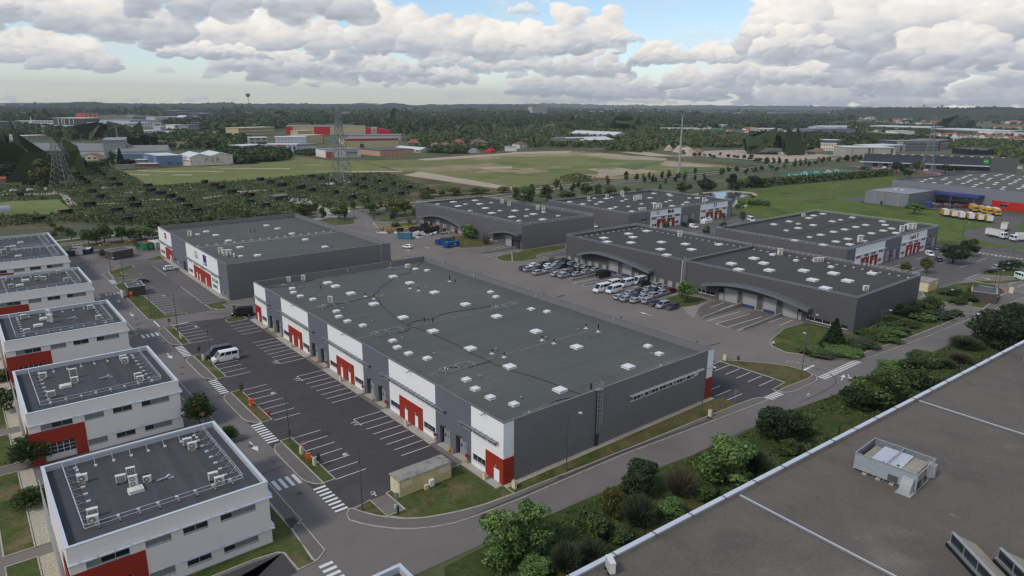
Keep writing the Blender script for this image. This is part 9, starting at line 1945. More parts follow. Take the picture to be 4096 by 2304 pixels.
FB=[('dark grey office block at the left edge of the far town',(22,1375,48,1385,17.5),60,fG,fRG,3,1,None,[(fD,.02,.98,.62,.72)]),('white-framed dark hall with pale vertical stripes in the far town',(115,1484,159,1448,20.8),50,fD,fRW,0,[(fC,.14,.17,.45,.95),(fC,.26,.29,.45,.95),(fC,.34,.37,.45,.95),(fC,.51,.54,.45,.95),(fC,.64,.67,.45,.95)]),('low glass office before the dark striped hall',(105,1394,125,1392,9.9),18,fG,fRW,3,9,fD),('white-framed pavilion right of the low glass office',(124,1385,137,1391,10),18,fW,fRW,3,2,fG),('long low office with a pale flat roof left of the glass office',(89,1468,112,1462,6.7),25,fD,fRW,2,9,fG),('long white building behind the tent',(77,1763,143,1735,9.9),30,fW,fRW,2,12,fD),('orange-red five storey office with white balconies',(237,1960,270,1988,22.2),30,fO,fRG,4,3,fW,[(fD,.05,.95,.92,.96)]),('grey flat roofed hall behind the long white office',(260,1926,309,1836,7.9),60,fBL,fRG),('long white office with horizontal ribbon windows',(162,1439,222,1433,13.5),40,fW,fRW,0,[(fD,.03,.72,.72,.8),(fG,.03,.72,.5,.58),(fD,.03,.72,.26,.34)]),('terrace of pale flat-roofed flats in front of the white office',(119,1130,167,1141,6.6),20,fCO,fRW,1,9,fD),('pale flats right of the terrace, before the conifers',(166,1142,195,1145,8.1),20,fCO,fRW,2,6,fD,[(fTR,.55,.9,.1,.95)]),('white flats beside the tall conifers',(185,1094,219,1123,9.6),20,fW,fRW,2,5,fG),('pale flats at the left edge behind the long warehouse',(7,1101,28,1113,6.5),20,fCO,fRW,1,3,fD),('pale flats with red-brown balconies behind the long warehouse',(27,1090,63,1109,5.5),20,fCO,fRW,1,6,fTR),('white office with black ribbon windows, left of the group',(208,1362,238,1382,13.2),22,fW,fRW,3,4,fD),('white office in the middle of the group',(260,1476,285,1496,11.2),22,fW,fRW,2,4,fG),('white box office with a wide dark window',(292,1526,308,1526,8.9),22,fW,fRW,2,1,fD),('low white office with a curved corner',(278,1406,295,1413,5.7),22,fBL,fRW,1,3,fG),('white pavilion before the dark grey cube',(271,1274,297,1286,12.4),22,fW,fRW,2,2,fD),('dark grey cube office',(290,1259,314,1278,12.4),25,fG,fRG,2,4,fD),('taller dark grey block on the cube office',(327,1383,341,1376,13.3),25,fD,fRG),('white narrow flats right of the conifers',(229,1137,239,1142,7.2),15,fW,fRW,2,3,fD),('row of white-roofed market halls',(417,2356,485,2374,8),40,fGN,fRW),('white-roofed shop hall left of the peaked one',(441,2175,529,2215,8.5),40,fBL,fRW),('small hall with a white peaked front',(522,2183,546,2210,13.2),25,fB,fRW,'gable_front'),('dark unfinished hall far behind the conifers',(660,2835,783,2987,18.7),60,fD,fRG,0,[(fCO,0,1,.6,.68)]),('dark blue shop hall with a red sign',(683,2626,731,2645,10.6),50,fD,fRG),('grey shop hall with a white front',(531,1961,593,1999,8.8),40,fG,fRW),('white hall behind the shops',(568,2275,613,2300,6.9),40,fW,fRW),('grey glazed hall left of the yellow school',(394,1351,433,1332,10.1),40,fG,fRG,1,12,fBL),('yellow ribbed school block with rows of windows',(300,1022,364,1045,14.2),30,fY,fC,3,16,fD),('long yellow and red campus block under a thin overhanging roof',(397,1080,512,1020,14.2),30,fY,fCO,0,[(fR,0,.08,0,.98),(fR,.345,.545,0,.98),(fCO,.545,1,.0,.3)]),('yellow ribbed cube before the campus block',(376,980,401,985,10.1),20,fY,fC),('yellow ribbed block with a red edge',(312,804,347,824,10.9),28,fY,fC,3,8,fC,[(fR,.97,1.,0,1)]),('pale blue-grey three storey fire station office',(272,801,307,787,10.2),28,fBL,fRW,3,9,fW),('fire station garage with a row of dark doors',(219,691,247,673,8.1),22,fBL,fRW,1,7,fD,[(fR,.37,.64,.86,.95)]),('glazed corner pavilion right of the fire station',(248,677,274,681,7.6),20,fG,fRG,1,12,fW),('grey stepped building left of the fire station',(256,850,278,844,8),25,fCO,fRW,2,3,fD),('low grey and white building at the left of the fire station',(200,702,226,711,6.7),25,fG,fRW,1,4,fW),('grey hall with arched gables behind the yellow hall',(411,881,478,843,7.2),35,fCO,fRG),('long yellow ribbed hall with a red band along its roof',(323,710,387,695,10.7),35,fY,fRG,0,[(fR,0,1,.82,1),(fD,.27,.34,0,.45)]),('modern white building with an orange ground floor',(239,582,276,579,7.6),28,fW,fRG,0,[(fO,.02,.24,0,.62),(fD,.02,.28,.66,.74),(fCO,.6,.9,.1,.9),(fD,.6,.9,.45,.6)]),('salmon hall with a dark flat roof',(294,572,336,575,5.6),45,fSA,fRD,0,[(fTR,.12,.13,0,1),(fTR,.24,.25,0,1),(fTR,.36,.37,0,1),(fTR,.48,.49,0,1),(fTR,.6,.61,0,1),(fTR,.72,.73,0,1),(fTR,.86,.87,0,1)]),('long white building behind the salmon hall',(349,640,356,595,5.5),18,fC,fRW,'gable',1,6,fD,None),('white tower far at the foot of the green hill',(3199,5517,3229,5523,43.5),30,fW,fRW),('white block beside the far white tower',(3144,5345,3248,5445,21.4),40,fW,fRW),('long white works right of the far tower',(3051,5101,3248,5208,16.5),60,fW,fRW),('long white hall on the far plain',(3745,5094,4071,5348,18.1),80,fW,fRW),('low dark school in the forest',(1538,2362,1617,2388,10.8),30,fD,fRW,1,7,fTR),('long pale hall at the forest edge',(1775,2470,2058,2568,9.7),60,fW,fRG),('large pale block with an irregular pattern of slot windows',(2217,2552,2303,2537,40.5),40,fCO,fRW,6,9,fG),('rear long shed with a pale roof beyond the field',(802,821,818,728,9.5),45,fBL,fRW,'gable'),('front long shed with a pale corrugated roof beyond the field',(628,631,704,625,8.6),40,fST,fRW,'gable'),('blue-grey end building of the front long shed',(618,667,628,631,7.4),30,C_('slate',(.15,.17,.22)),fRG),('white house with a brown roof and red shutters at the field edge',(501,596,516,599,7.7),12,fW,fT2,'hip',2,2,fTR,None),('long low white shed with arches at the field edge',(454,565,465,558,5.2),10,fW,fCO),('white silo tower on the far plain',(3639,3653,3650,3653,24.5),20,fW,fW),('long white factory on the far plain, left part',(3343,3301,3505,3222,14.2),120,fW,fRW),('tall white block on the far factory',(4581,4263,4657,4267,24.3),50,fW,fRW),('long white factory on the far plain, middle part',(3420,3141,4051,3182,15.2),120,fW,fRW),('long white factory on the far plain, right part',(4349,3418,4754,3484,16.3),120,fW,fRW),('white shop hall with a red sign behind the mono pole',(1164,902,1234,858,7.1),40,fW,fCO,'gable',0,0,None,[(fR,0,.13,.5,1)]),('hall with a green gable wall behind the mono pole',(1376,966,1411,923,11.1),40,fW,fST,'gable'),('green-walled end of the hall',(1401,916,1472,933,10.9),40,fGN,fST,'gable_front'),('stone house right of the shop hall',(1144,792,1153,787,7.5),12,fC,fT2,'gable_front',1,2,fD,None),('first white and black office of the far group',(3720,2507,3823,2491,11.5),40,fW,fRD,1,5,fD),('second white and black office of the far group',(3822,2436,4031,2459,16.1),40,fW,fRD,1,5,fD),('third white and black office of the far group',(3845,2378,3963,2359,16),40,fW,fRD,1,6,fD),('stepped white office right of the far group',(3902,2298,4028,2311,17.1),40,fW,fRW,2,4,fD),('grey and white low hall behind the right forest',(1226,709,1265,683,9.9),45,fCO,fRW,0,[(fD,.4,.9,.2,.45)]),('white gabled hall right of the low hall',(1203,647,1243,626,7.9),40,fCO,fRW,'gable'),('long blue-grey hall of the right town',(1373,675,1480,636,7.8),60,C_('steel',(.17,.2,.25)),fRG),('hall with pale green roofs behind the blue-grey one',(1605,775,1726,736,9.5),50,fBL,C_('mint',(.4,.48,.44)),'gable'),('white slab flats far right, first',(5098,2513,5108,2444,18.9),20,fW,fRW,2,8,fD),('white slab flats far right, second',(5286,2419,5386,2405,22.4),20,fW,fRW,3,8,fG),('white slab flats far right, third',(5140,2217,5512,2283,22.1),25,fW,fRW,3,10,fG),('row of low white flats far right',(6306,2605,6622,2571,14.5),25,fW,fRW,1,14,fG),('white slab flats left of the two tall blocks',(5679,2079,5919,2090,19.7),22,fW,fRW,3,6,fG),('taller and longer white apartment block on the right hill',(5148,1768,5467,1746,33.7),25,fW,fRW,6,14,fG),('right white apartment block on the right hill',(5411,1714,5691,1700,27.7),25,fW,fRW,5,10,fG),('white low office before the wooded hill at the right',(4247,1215,4322,1193,21.6),25,fW,fRW,2,5,fD),('white house with arched windows beyond the gravel site',(804,367,812,351,8.6),14,fW,fRW,2,6,fTR),('black box building with a white end wall behind the arched windows',(816,369,829,355,12.3),18,fD,fRW),('ribbed concrete hall left of the dark warehouse',(704,288,745,253,10.8),30,fCO,fRW,0,[(fTR,.13,.145,0,1),(fD,.45,.49,.2,.95),(C_('ochre',(.32,.17,.04)),.52,.56,.2,.95),(fD,.9,.94,.2,.9)]),('concrete blocks with dark openings above the dark warehouse roof',(819,306,877,295,7.9),30,fCO,fRW,0,[(fD,.3,.42,.2,.5),(fD,.6,.66,.1,.85),(fD,.82,.87,.1,.85)]),('dark perforated office with green and orange boxes',(892,312,942,281,11.2),35,fD,fRG,3,16,fG,[(fCO,0,.14,.4,1),(fGN,.72,.76,.5,.95),(fGN,.35,.42,.15,.35)]),('grey office wing with two orange boxes',(946,283,991,286,11.9),35,fG,fRG,3,6,fD,[(C_('bright_orange',(.68,.13,.015)),.2,.5,.22,.42),(fD,.05,.2,0,.9)]),('orange box on the front of the dark office',(988,302,991,300,10.1),6,C_('bright_orange',(.68,.13,.015)),fO),('long low black building on the right slope',(880,227,909,209,6.4),25,C_('black',(.02,.02,.024)),fRD,0,[(fW,.1,.2,.85,.95),(fW,.4,.75,.85,.93)]),('long white works with a saw-tooth front, left half',(1778,739,1785,599,8.6),90,fD,fRW,0,[(fRW,0,1,.8,1),(fTR,.33,.48,.0,.6)]),('long white works with a saw-tooth front, right half',(1761,590,1671,440,7.3),90,fD,fRW,0,[(fRW,0,1,.75,1)]),('white-roofed hall before the works',(1466,547,1505,527,6.9),30,fW,fRW),('white hall at the right end of the works',(1602,414,1636,396,9.4),40,fW,fRW),('white hall with a tan door at the right edge',(1619,391,1637,372,6.8),40,fW,fRW,0,[(C_('tan',(.3,.2,.09)),.0,.25,0,.9)]),('modern white block with square windows in the right town',(1235,367,1249,349,6.5),16,fW,fRW,1,5,fD),('grey flats right of the modern white block',(1249,349,1265,330,5.6),16,fCO,fRG,2,7,fG),('long pale warehouse at the left with a broad grey roof',(-24,751,65,690,12.1),60,fBL,fRG,'gable',0,0,None,[(fD,.42,.58,.16,.22)]),('grey gabled hall at the right end of the pale warehouse',(65,690,83,686,16.2),55,fG,fG),('long low blue shed with a dark roof edge',(72,681,114,666,11.1),35,fBL,fRG,'gable',0,0,None,[(fB,0,1,0,.62)]),]
for l,q,dep,wl,rf,*e in FB:
 kd=e.pop(0)if e and isinstance(e[0],str)else 'flat';bd=e.pop()if e and isinstance(e[-1],list)else None
 r_,c_,gl=(e+[0,0,None])[:3]if len(e)>=2 else(0,0,None);farb(l,q,dep,wl,rf,kd,r_,c_,gl,band=bd)
a_,c_,e_=(85,576),(105,574),(83,615)
bl_=[a_,c_,(c_[0]+e_[0]-a_[0],c_[1]+e_[1]-a_[1]),e_]
polyb('blue metal shed with a white roof beside the old white shed',bl_,8.1,C_('sky_blue',(.155,.225,.33),col2=[((.07,.13,.25),(.06,.5,.62))]),fRW,'shed',par=-.1)
wA,wB=Vector((107,559)),Vector((140,557));wd=(wB-wA).normalized();wn=Vector((-wd.y,wd.x));wn=wn if wn.dot(wA-CAMP.xy)>0 else-wn;WL=(wB-wA).length;wh_=7.2
TW=ab('shed','old white shed with twin gables and faded yellow letters AQM on its stained wall','building',(wA.x,wA.y,0),world=True);FOOT.append([tuple(wA),tuple(wB),tuple(wB+wn*40),tuple(wA+wn*40)])
mOLDW=M('stained_white_wall',(.6,.58,.54),n=[(.3,.08)],col2=[((.3,.28,.25),(.25,.56,.7)),((.42,.38,.32),(.6,.55,.7))])
prof=[(0,wh_),(WL*.23,wh_+2.6),(WL*.5,wh_+.5),(WL*.74,wh_+2.8),(WL*1.12,wh_+.2)]
b=MB(mOLDW);pt=lambda u,z,v=0:(wA.x+wd.x*u+wn.x*v,wA.y+wd.y*u+wn.y*v,z)
b.aq([pt(0,0)]+[pt(WL*1.05,0)]+[pt(WL*1.05,wh_+.6)]+[pt(u,z)for u,z in prof[::-1][1:]]);b.aq([pt(0,0),pt(0,wh_),pt(0,wh_,40),pt(0,0,40)]);b.aq([pt(WL*1.05,0),pt(WL*1.05,wh_+.6),pt(WL*1.05,wh_+.6,40),pt(WL*1.05,0,40)]);b.aa('wall',TW)
for i,((u0,z0),(u1,z1))in enumerate(zip(prof,prof[1:])):b=MB(fRW if i<3 else fCO);b.aq([pt(u0,z0+.1,-.6),pt(u1,z1+.1,-.6),pt(u1,z1+.1,40),pt(u0,z0+.1,40)]);b.aa('roof',TW)
Fw=(wA.x,wA.y,wd.x,wd.y,-wn.x,-wn.y);letr(TW,Fw,'A',WL*.36,wh_*.35,4.2,.05,M('faded_yellow',(.42,.31,.1),n=[(.5,.25)]));letr(TW,Fw,'Q',WL*.5,wh_*.35,4.2,.05,MATS['faded_yellow']);letr(TW,Fw,'M',WL*.63,wh_*.35,4.2,.05,MATS['faded_yellow'])
farb('small gabled cream house before the pale warehouse',(43,672,55,664,6.2),12,fC,fT,'gable_front',1,3,fD)
farb('low white lean-to at the left end of the old white shed',(103,567,108,561,4.5),10,mOLDW,fRW,'flat',0,0)
farb('white-roofed canopy with a tank beside the blue shed',(75,607,83,603,3.1),8,fST,fRW,'flat',0,0)
farb('long low white roof over a red-brown wall beside the blue shed',(69,570,82,564,2.4),6,fT2,fRW,'flat',0,0)
farb('low orange-walled cottage at the left edge of the allotments',(-30,496,-25,495,3.6),8,fTR,fT,'gable',0,0)
farb('concrete garden wall left of the blue shed',(51,560,64,559,3.1),1,fCO,fCO,'flat',0,0)
HO=[((67,1067,77,1061,3),0,0),((109,1043,123,1036,4.4),2,1),((127,1033,135,1029,2),0,0),((120,885,124,883,3.3),2,0),((147,991,153,988,5),0,0),((156,902,164,897,5.3),2,0),((178,997,186,992,3.4),0,0),((199,992,210,986,5.9),2,0),((208,979,217,974,5.2),0,0),((226,993,236,987,4.6),0,0),((253,1057,266,1050,6),2,0),((254,1114,264,1109,5.5),1,0),((263,1109,271,1105,5.9),1,0),((223,1073,235,1067,5.2),2,1),((283,1119,302,1109,8),2,1),((334,1217,340,1214,7.4),1,0),((345,1236,351,1233,5.3),2,0),((190,1082,197,1079,4.4),2,1),((160,838,173,830,6.2),2,1),((155,852,164,847,4.5),0,0),((174,830,186,822,3.9),2,0),((120,880,124,877,3.6),2,0),((196,979,202,975,2.7),0,0),((299,719,308,713,2.1),2,0),((319,719,327,714,4.2),2,0),((397,690,409,682,9.6),3,0),((413,662,424,655,6.7),1,0),((425,655,439,646,6.1),1,0),((461,682,474,675,8.3),3,0),((479,665,497,654,9.3),3,0),((441,633,447,629,2.7),1,0),((1387,843,1405,835,6.8),1,0),((1253,751,1272,741,8.2),2,0),((1236,789,1247,783,6.2),2,1),((1427,860,1445,851,7),2,0),((1255,750,1274,740,7.7),2,0),((1682,921,1697,914,5.9),0,0),((3362,1468,3391,1460,12.8),1,0),((3325,1424,3360,1414,13.7),1,0),((4635,1875,4675,1866,8.9),1,0),((4106,1635,4144,1625,9.4),0,0),((3791,1486,3828,1476,8.7),1,0),((3013,1181,3043,1170,11.6),0,0),((3712,1438,3756,1425,11.3),0,0),((4778,1845,4819,1837,9),0,0),((3218,1218,3247,1208,9.8),1,1),((2905,1120,2931,1111,10),2,1),((2579,982,2609,970,7.9),1,1),((2783,985,2807,977,11.5),0,0),((2469,878,2496,867,10.2),1,1),((2496,867,2514,859,7.5),1,0),((2820,972,2844,963,9.4),0,0),((2622,888,2649,878,9.7),0,0),((2858,957,2882,948,10.5),0,0),((3129,1041,3157,1031,9.2),1,0),((2904,940,2934,929,10.6),0,0),((3335,1071,3361,1063,8.4),0,0),((2821,889,2849,878,10.2),0,0),((3086,962,3119,950,10),1,0),((4164,1311,4227,1293,11.9),0,0),((4395,1400,4439,1388,9.4),0,0),((2869,870,2885,864,6.2),1,0),((1449,467,1464,459,7.2),1,0),((1429,450,1438,445,6.5),1,0),((1472,455,1490,445,6.6),1,0),((1593,481,1603,475,5.3),1,1),((1430,423,1444,415,6.9),1,0),((1616,468,1628,462,5.3),1,1),((1448,413,1461,406,5.9),1,0),((1596,448,1609,441,5.8),1,1),((1468,402,1481,395,6.4),1,0),((1656,448,1668,442,5.4),1,1),((1438,380,1453,371,6.8),1,0),((1430,359,1445,351,7.2),1,0),((1415,344,1429,335,7),1,0),((1357,319,1374,310,8.2),1,0),((1372,310,1386,302,6.3),1,0),((1406,361,1418,354,5.1),1,1),((1281,407,1294,400,5.9),2,0),((1292,401,1303,395,4.4),1,1),((1349,441,1362,434,5.7),2,1),((1336,448,1348,442,6.2),2,1),((1330,477,1343,470,5.8),1,1),((1291,498,1305,491,5.7),1,1),((1570,628,1585,621,6.3),2,1),((1301,520,1314,513,6.4),3,1),((1317,484,1330,477,6.3),1,1),((1332,502,1347,495,6.4),2,0),((1346,468,1361,460,6.3),2,1),((2172,569,2193,559,8.4),1,0),((2098,533,2116,524,8.1),0,0),((2112,526,2129,518,8.1),1,0),((2126,520,2143,512,8.8),1,0),((2235,540,2249,533,7.7),0,0),((3087,786,3131,769,12.7),1,0),((1255,628,1269,620,4.6),1,1),((1263,616,1276,609,4.4),1,1),((1267,604,1282,596,4.3),1,1),((1307,613,1318,607,4.9),1,1),((1288,593,1303,584,5.3),1,1),((1302,585,1319,576,4.8),1,1),((1286,562,1302,553,5.6),1,1),((1291,547,1306,539,6.5),1,1),((1263,516,1279,507,6.3),1,1)]
hc={0:(fTR,'ochre walls'),1:(fW,'white walls'),2:(fC,'cream walls'),3:(fST,'bare stone walls')};cnt={}
for i,(q,c,k)in enumerate(HO):
 ax,ay=q[0],q[1];side='left of the far town'if ax<330 else('beyond the middle of the field'if ax<700 else 'in the suburb at the right');key=(c,k,side);cnt[key]=cnt.get(key,0)+1
 farb(ORD[min(29,cnt[key]-1)]+' house with '+hc[c][1]+' and a '+('faded brown'if k else 'red tiled')+' roof '+side,q,max(8,.8*math.hypot(q[2]-q[0],q[3]-q[1])),hc[c][0],fT2 if k else fT,['gable','hip','gable_front'][i%3],1+(q[4]>5),2,fD,'tiled houses of the far suburbs','house','house',slope=.8)
a_,b_=Vector((512,1019)),Vector((551,999));d_=(b_-a_).normalized();n_=Vector((-d_.y,d_.x));n_=n_ if n_.dot(a_-CAMP.xy)>0 else-n_;L_=(b_-a_).length
T=ab('building','bright red folded hall with a grey stair tower beside the yellow campus','building',(a_.x,a_.y,0),world=True);FOOT.append([tuple(a_),tuple(b_),tuple(b_+n_*30),tuple(a_+n_*30)])
pt=lambda u,z,v=0:(a_.x+d_.x*u+n_.x*v,a_.y+d_.y*u+n_.y*v,z);hr=12.2
for u0,u1,zs in((0,.2,(hr,hr*.93)),(.42,1.,(hr*.92,hr*.84,hr*.9,hr*.74,hr*.7,hr*.62))):
 b=MB(fR);us=np.linspace(u0,u1,len(zs))*L_
 for i in range(len(zs)-1):
  for v in(0,30):b.aq([pt(us[i],0,v),pt(us[i+1],0,v),pt(us[i+1],zs[i+1],v),pt(us[i],zs[i],v)])
  b.aq([pt(us[i],zs[i],0),pt(us[i+1],zs[i+1],0),pt(us[i+1],zs[i+1],30),pt(us[i],zs[i],30)])
 b.aq([pt(us[0],0),pt(us[0],0,30),pt(us[0],zs[0],30),pt(us[0],zs[0])]);b.aq([pt(us[-1],0),pt(us[-1],0,30),pt(us[-1],zs[-1],30),pt(us[-1],zs[-1])]);b.aa('wall',T)
MB(fCO).prism([pt(L_*.2,0)[:2],pt(L_*.42,0)[:2],pt(L_*.42,0,24)[:2],pt(L_*.2,0,24)[:2]],0,hr*1.06).aa('tower',T);b=MB(fD)
for k in range(3):b.raw([pt(L_*.25,hr*(.15+.25*k),-.2),pt(L_*.38,hr*(.3+.25*k),-.2),pt(L_*.38,hr*(.35+.25*k),-.2),pt(L_*.25,hr*(.2+.25*k),-.2)],[(0,1,2,3)])
b.aa('stair',T)
x,y,H,W=[(91,1601,14.2,33.3)][0];o=ab('tent','white tensile tent with a tall mast in the far town','tent',(x,y,0));b=MB(fW);n=16
P_=[[(W*.5*q_*math.cos(t),W*.5*q_*math.sin(t),H*h_+(1.5*math.sin(3*t)if q_>.9 else 0))for t in np.linspace(0,2*PI,n,endpoint=False)]for q_,h_ in((1,.42),(.6,.38),(.25,.6),(.04,1.))]
for A,B_ in zip(P_,P_[1:]):
 for i in range(n):b.aq([A[i],A[(i+1)%n],B_[(i+1)%n],B_[i]])
b.aa('membrane',o);MB(fC).cyl((0,0,0),(0,0,H*1.55),1.1,6).aa('mast',o)
x,y,H,W=[(428,560,5.1,15.5)][0];o=ab('marquee','red marquee beside the scrap heap at the field edge','tent',(x,y,0),.5);b=MB(fR);h_=3.4;w_=W/2;b.box(-w_,w_,-w_*.5,w_*.5,0,h_*.55,top=False);b.raw([(-w_,-w_*.5,h_*.55),(w_,-w_*.5,h_*.55),(w_,w_*.5,h_*.55),(-w_,w_*.5,h_*.55),(-w_*.4,0,h_*1.5),(w_*.4,0,h_*1.5)],[(0,1,5,4),(2,3,4,5),(0,4,3),(1,2,5)]);b.aa('canvas',o)
t=[(412,570,4.5,19.3)][0];heap('long grey scrap heap left of the red marquee',t[0],t[1],5,t[3],M('scrap_grey',(.2,.21,.23),n=[(.5,.3),(2,.4)]),'scrap_heap','heap')
a_,b_=Vector((1394,1414)),Vector((1514,1456));T=ab('bridge','old concrete arch bridge in the forest','bridge',(a_.x,a_.y,0),world=True);d_=b_-a_;b=MB(fST);n=14
for s in(0,5):
 pv=None
 for k in range(n+1):u=.62*k/n;p=a_+d_*u+Vector((-d_.y,d_.x)).normalized()*s;z=3+20*math.sin(PI*(.12+.85*k/n));cu=(p.x,p.y,z);(b.bar(pv,cu,1.6)if pv else None);(b.bar(cu,(p.x,p.y,13),.7)if k%2 else None);pv=cu
p0,p1=a_,a_+d_;b.bar((p0.x,p0.y,13),(p1.x,p1.y,14),6,1.2);b.aa('arch',T)
x,y,H,W=0,0,0,0
wt=[(2051,6082,101.),(2047,6083,47.1)];o=ab('water_tower','thin-stemmed water tower on the left horizon','water tower',(wt[0][0],wt[0][1],0));zt=wt[0][2];MB(fW).cyl((0,0,0),(0,0,zt),4,8).aa('stem',o);MB(fD).ca([(0,-14),(12,-6),(20,8),(16,20),(0,24)],12,(0,0),zt+4).aa('bowl',o)
for i,(x_,lab)in enumerate(((3695,'left mushroom water tower on the right horizon'),(3768,'right mushroom water tower on the right horizon'))):
 q=[(4814,1759,66.6),(4848,1666,65.9)][i];o=ab('water_tower',lab,'water tower',(q[0],q[1],0));MB(fCO).cyl((0,0,0),(0,0,q[2]),3,8).aa('stem',o);MB(fCO).ca([(3,-4),(8,4),(9,8),(0,9)],10,(0,0),q[2]).aa('bowl',o)
for i,(x,y)in enumerate([(689,354),(691,349)]):o=ab('site_cabin',['left','right'][i]+' white site cabin on the gravel site','cabin',(x,y,0),-.7,'site cabins on the gravel site');BX(fW,'body',o,-4,4,-1.3,1.3,0,2.7);BX(fCO,'roof',o,-4.1,4.1,-1.4,1.4,2.7,2.9)
o=ab('site_cabin','dark site cabin on the gravel site','cabin',(*(723,336),0),-.7);BX(fD,'body',o,-4,4,-1.3,1.3,0,2.7)
o=ab('loader','red wheeled loader on the gravel site','loader',(*(640,284),0),.3);b=MB(fR);b.box(-2.5,1.5,-1.2,1.2,.8,2.);b.box(1.5,4.,-1.3,1.3,.5,1.2);b.aa('body',o);BX(mCARGL,'cab',o,-1.5,.2,-1,1,2.,3.2);tm,rm=whm(.75,.5)
for x_ in(-1.6,1.):
 for s in(-1,1):wo=link('wheel',tm,o,(x_,s*1.25,.75));link('rim',rm,wo)
for i,t in enumerate([(441,3097,26.1,16.5),(449,3096,26.7,14.2),(458,3095,24.9,14.2),(476,3153,24.4,14.4),(487,3151,22.5,16.8),(515,3211,29,14.7),(515,3148,26.5,14.4),(539,3208,28.1,13.5),(560,3205,28.2,13.5)]+[(548,3143,29.7,14.4),(540,2911,32.4,17.9),(552,2909,29.7,15.7),(587,3017,27,13.9),(605,3014,27.1,16.3),(604,2956,27.5,25.1),(827,2645,24.8,14.7),(824,2596,22.6,14.5)]):
 plnt('column',2,LD,t[0],t[1],t[2],t[3],ORD[i]+' tall dark poplar from the left along the far left avenue','tree','poplars of the far left avenue','poplar',i%3)
FT=[(np.array(f),np.array(f).mean(0))for f in FOOT]
def clear(P,mar=7.,front=26.):
 ok=np.ones(len(P),bool);cam2=np.array([CAMP.x,CAMP.y])
 for f,c in FT:
  r_=np.abs(f-c).max()+mar+front;near=np.abs(P-c).max(1)<r_
  if not near.any():continue
  q=P[near];u=(c-cam2);u=u/np.linalg.norm(u);hit=np.zeros(len(q),bool)
  for s in(0,.5,1.):
   g_=c+(f-c)*(1+mar/max(8,np.abs(f-c).max()))-u*front*s
   hit|=c9(q,[tuple(v)for v in g_])
  idx=np.where(near)[0];ok[idx[hit]]=False
 return ok
def cg(name,ao,ap,n,H,W,ak,q=26,seed=1,front=26.,cat='wood',dens=None):
 rng=np.random.default_rng(seed);P=rin(ap,n,rng);P=P[clear(P,front=front)]
 if dens:
  v=vn2(P/dens);P=P[v>.42]
 m=len(P);h=rng.uniform(H[0],H[1],m);w_=rng.uniform(W[0],W[1],m);
 D=rng.normal(size=(m,q,3));D/=np.linalg.norm(D,axis=2)[...,None];D[...,2]=np.where(D[...,2]<-.35,-D[...,2],D[...,2])
 rad=rng.uniform(.62,1.05,(m,q,1))
 C=np.stack([P[:,0],P[:,1],h*.52],1)[:,None,:];S=np.stack([w_/2,w_/2,h*.5],1)[:,None,:]
 pts=(C+D*S*rad).reshape(-1,3);N=D.reshape(-1,3);sz=np.repeat(w_*.42,q)
 lobe=rng.integers(0,len(ak),m);mi=np.where(rng.random(m*q)<.8,np.repeat(lobe,q),rng.integers(0,len(ak),m*q))
 V,F=ci(pts,N,sz,rng,1.3,.75);o=link(name,b3(name,V,F,ak,mi=mi));tag(o,ao,cat,None,'stuff');return o
def vn2(P):
 s=np.sin(P[:,0]*1.7+np.sin(P[:,1]*1.1)*1.3)+np.sin(P[:,1]*2.1+np.sin(P[:,0]*.9)*1.7);return s/4+.5
WM1=[LG[0],LG[1],LD[1],LY[2],LG[1],LB[1]];WM2=[LD[0],LD[1],LG[1],LG[0],LY[2],LD[1]];WM3=[LG[0],LG[2],LY[1],LY[2],LS[2],LB[1]]
cg('woodland','dense mixed wood across the middle distance behind the field',[(933,2050),(1892,3546),(1992,3174),(3518,4294),(4542,4020),(4026,3090),(3875,2397),(4896,2436),(3526,1586),(1453,748),(1386,865),(1178,883),(1053,1024),(1190,1249),(785,1076),(541,954),(661,1380)],9500,(9,17),(9,19),WM2,20,1)
cg('scrub','bushy scrub and young trees between the field and the wood',[(371,641),(607,1032),(826,1132),(1123,1134),(1178,883),(1102,653),(1238,581),(1149,471),(955,346),(822,353),(770,445),(679,512),(567,459),(572,518),(569,591),(475,578),(416,583)],5200,(3,8),(4,10),WM3,22,2,18)
cg('woodland','dark wood on the left horizon behind the far town',[(9,2066),(116,5256),(569,5722),(648,4826),(458,3390),(264,2195),(111,1981)],1900,(10,17),(12,22),WM2,22,3)
cg('woodland','tree belts between the buildings of the far left town',[(-2,1218),(18,1636),(69,1678),(147,1485),(208,1549),(220,1422),(188,1144),(133,901),(111,1039),(70,1143)],900,(6,11),(7,13),WM1,26,4,20)
cg('woodland','trees between houses in the middle of the far left town',[(352,1709),(740,2507),(1204,3103),(1638,3557),(711,1561),(647,1704),(480,1298),(338,1063),(312,1129),(331,1369)],2300,(8,15),(8,16),WM2,22,5,22)
cg('woodland','garden trees round the tiled houses at the left',[(122,848),(188,1144),(269,1266),(315,1076),(295,951),(208,742),(158,773),(124,783)],620,(5,9),(6,11),WM1,26,6,16)
cg('woodland','dark trees before the fire station',[(161,582),(204,695),(245,763),(218,677),(222,630),(199,568),(158,561)],260,(4,8),(5,9),WM2,30,7,4)
cg('woodland','trees and hedges right of the old white shed',[(144,610),(180,720),(208,742),(202,697),(152,555),(144,560)],130,(4,8),(5,9),WM2,30,8,2)
cg('woodland','green belt in front of the red roofed houses',[(354,592),(389,642),(429,617),(406,569),(387,552)],160,(2.5,6),(4,8),WM1,30,9,0)
cg('woodland','hedges in front of the campus buildings',[(232,641),(251,685),(270,645),(243,592)],110,(2,4),(4,7),WM2,26,10,0)
cg('woodland','wood in front of the right suburb',[(804,470),(1102,653),(1205,564),(1209,476),(1235,422),(1150,338),(961,279),(955,346),(818,368)],2300,(5,11),(6,13),WM2,24,11,10)
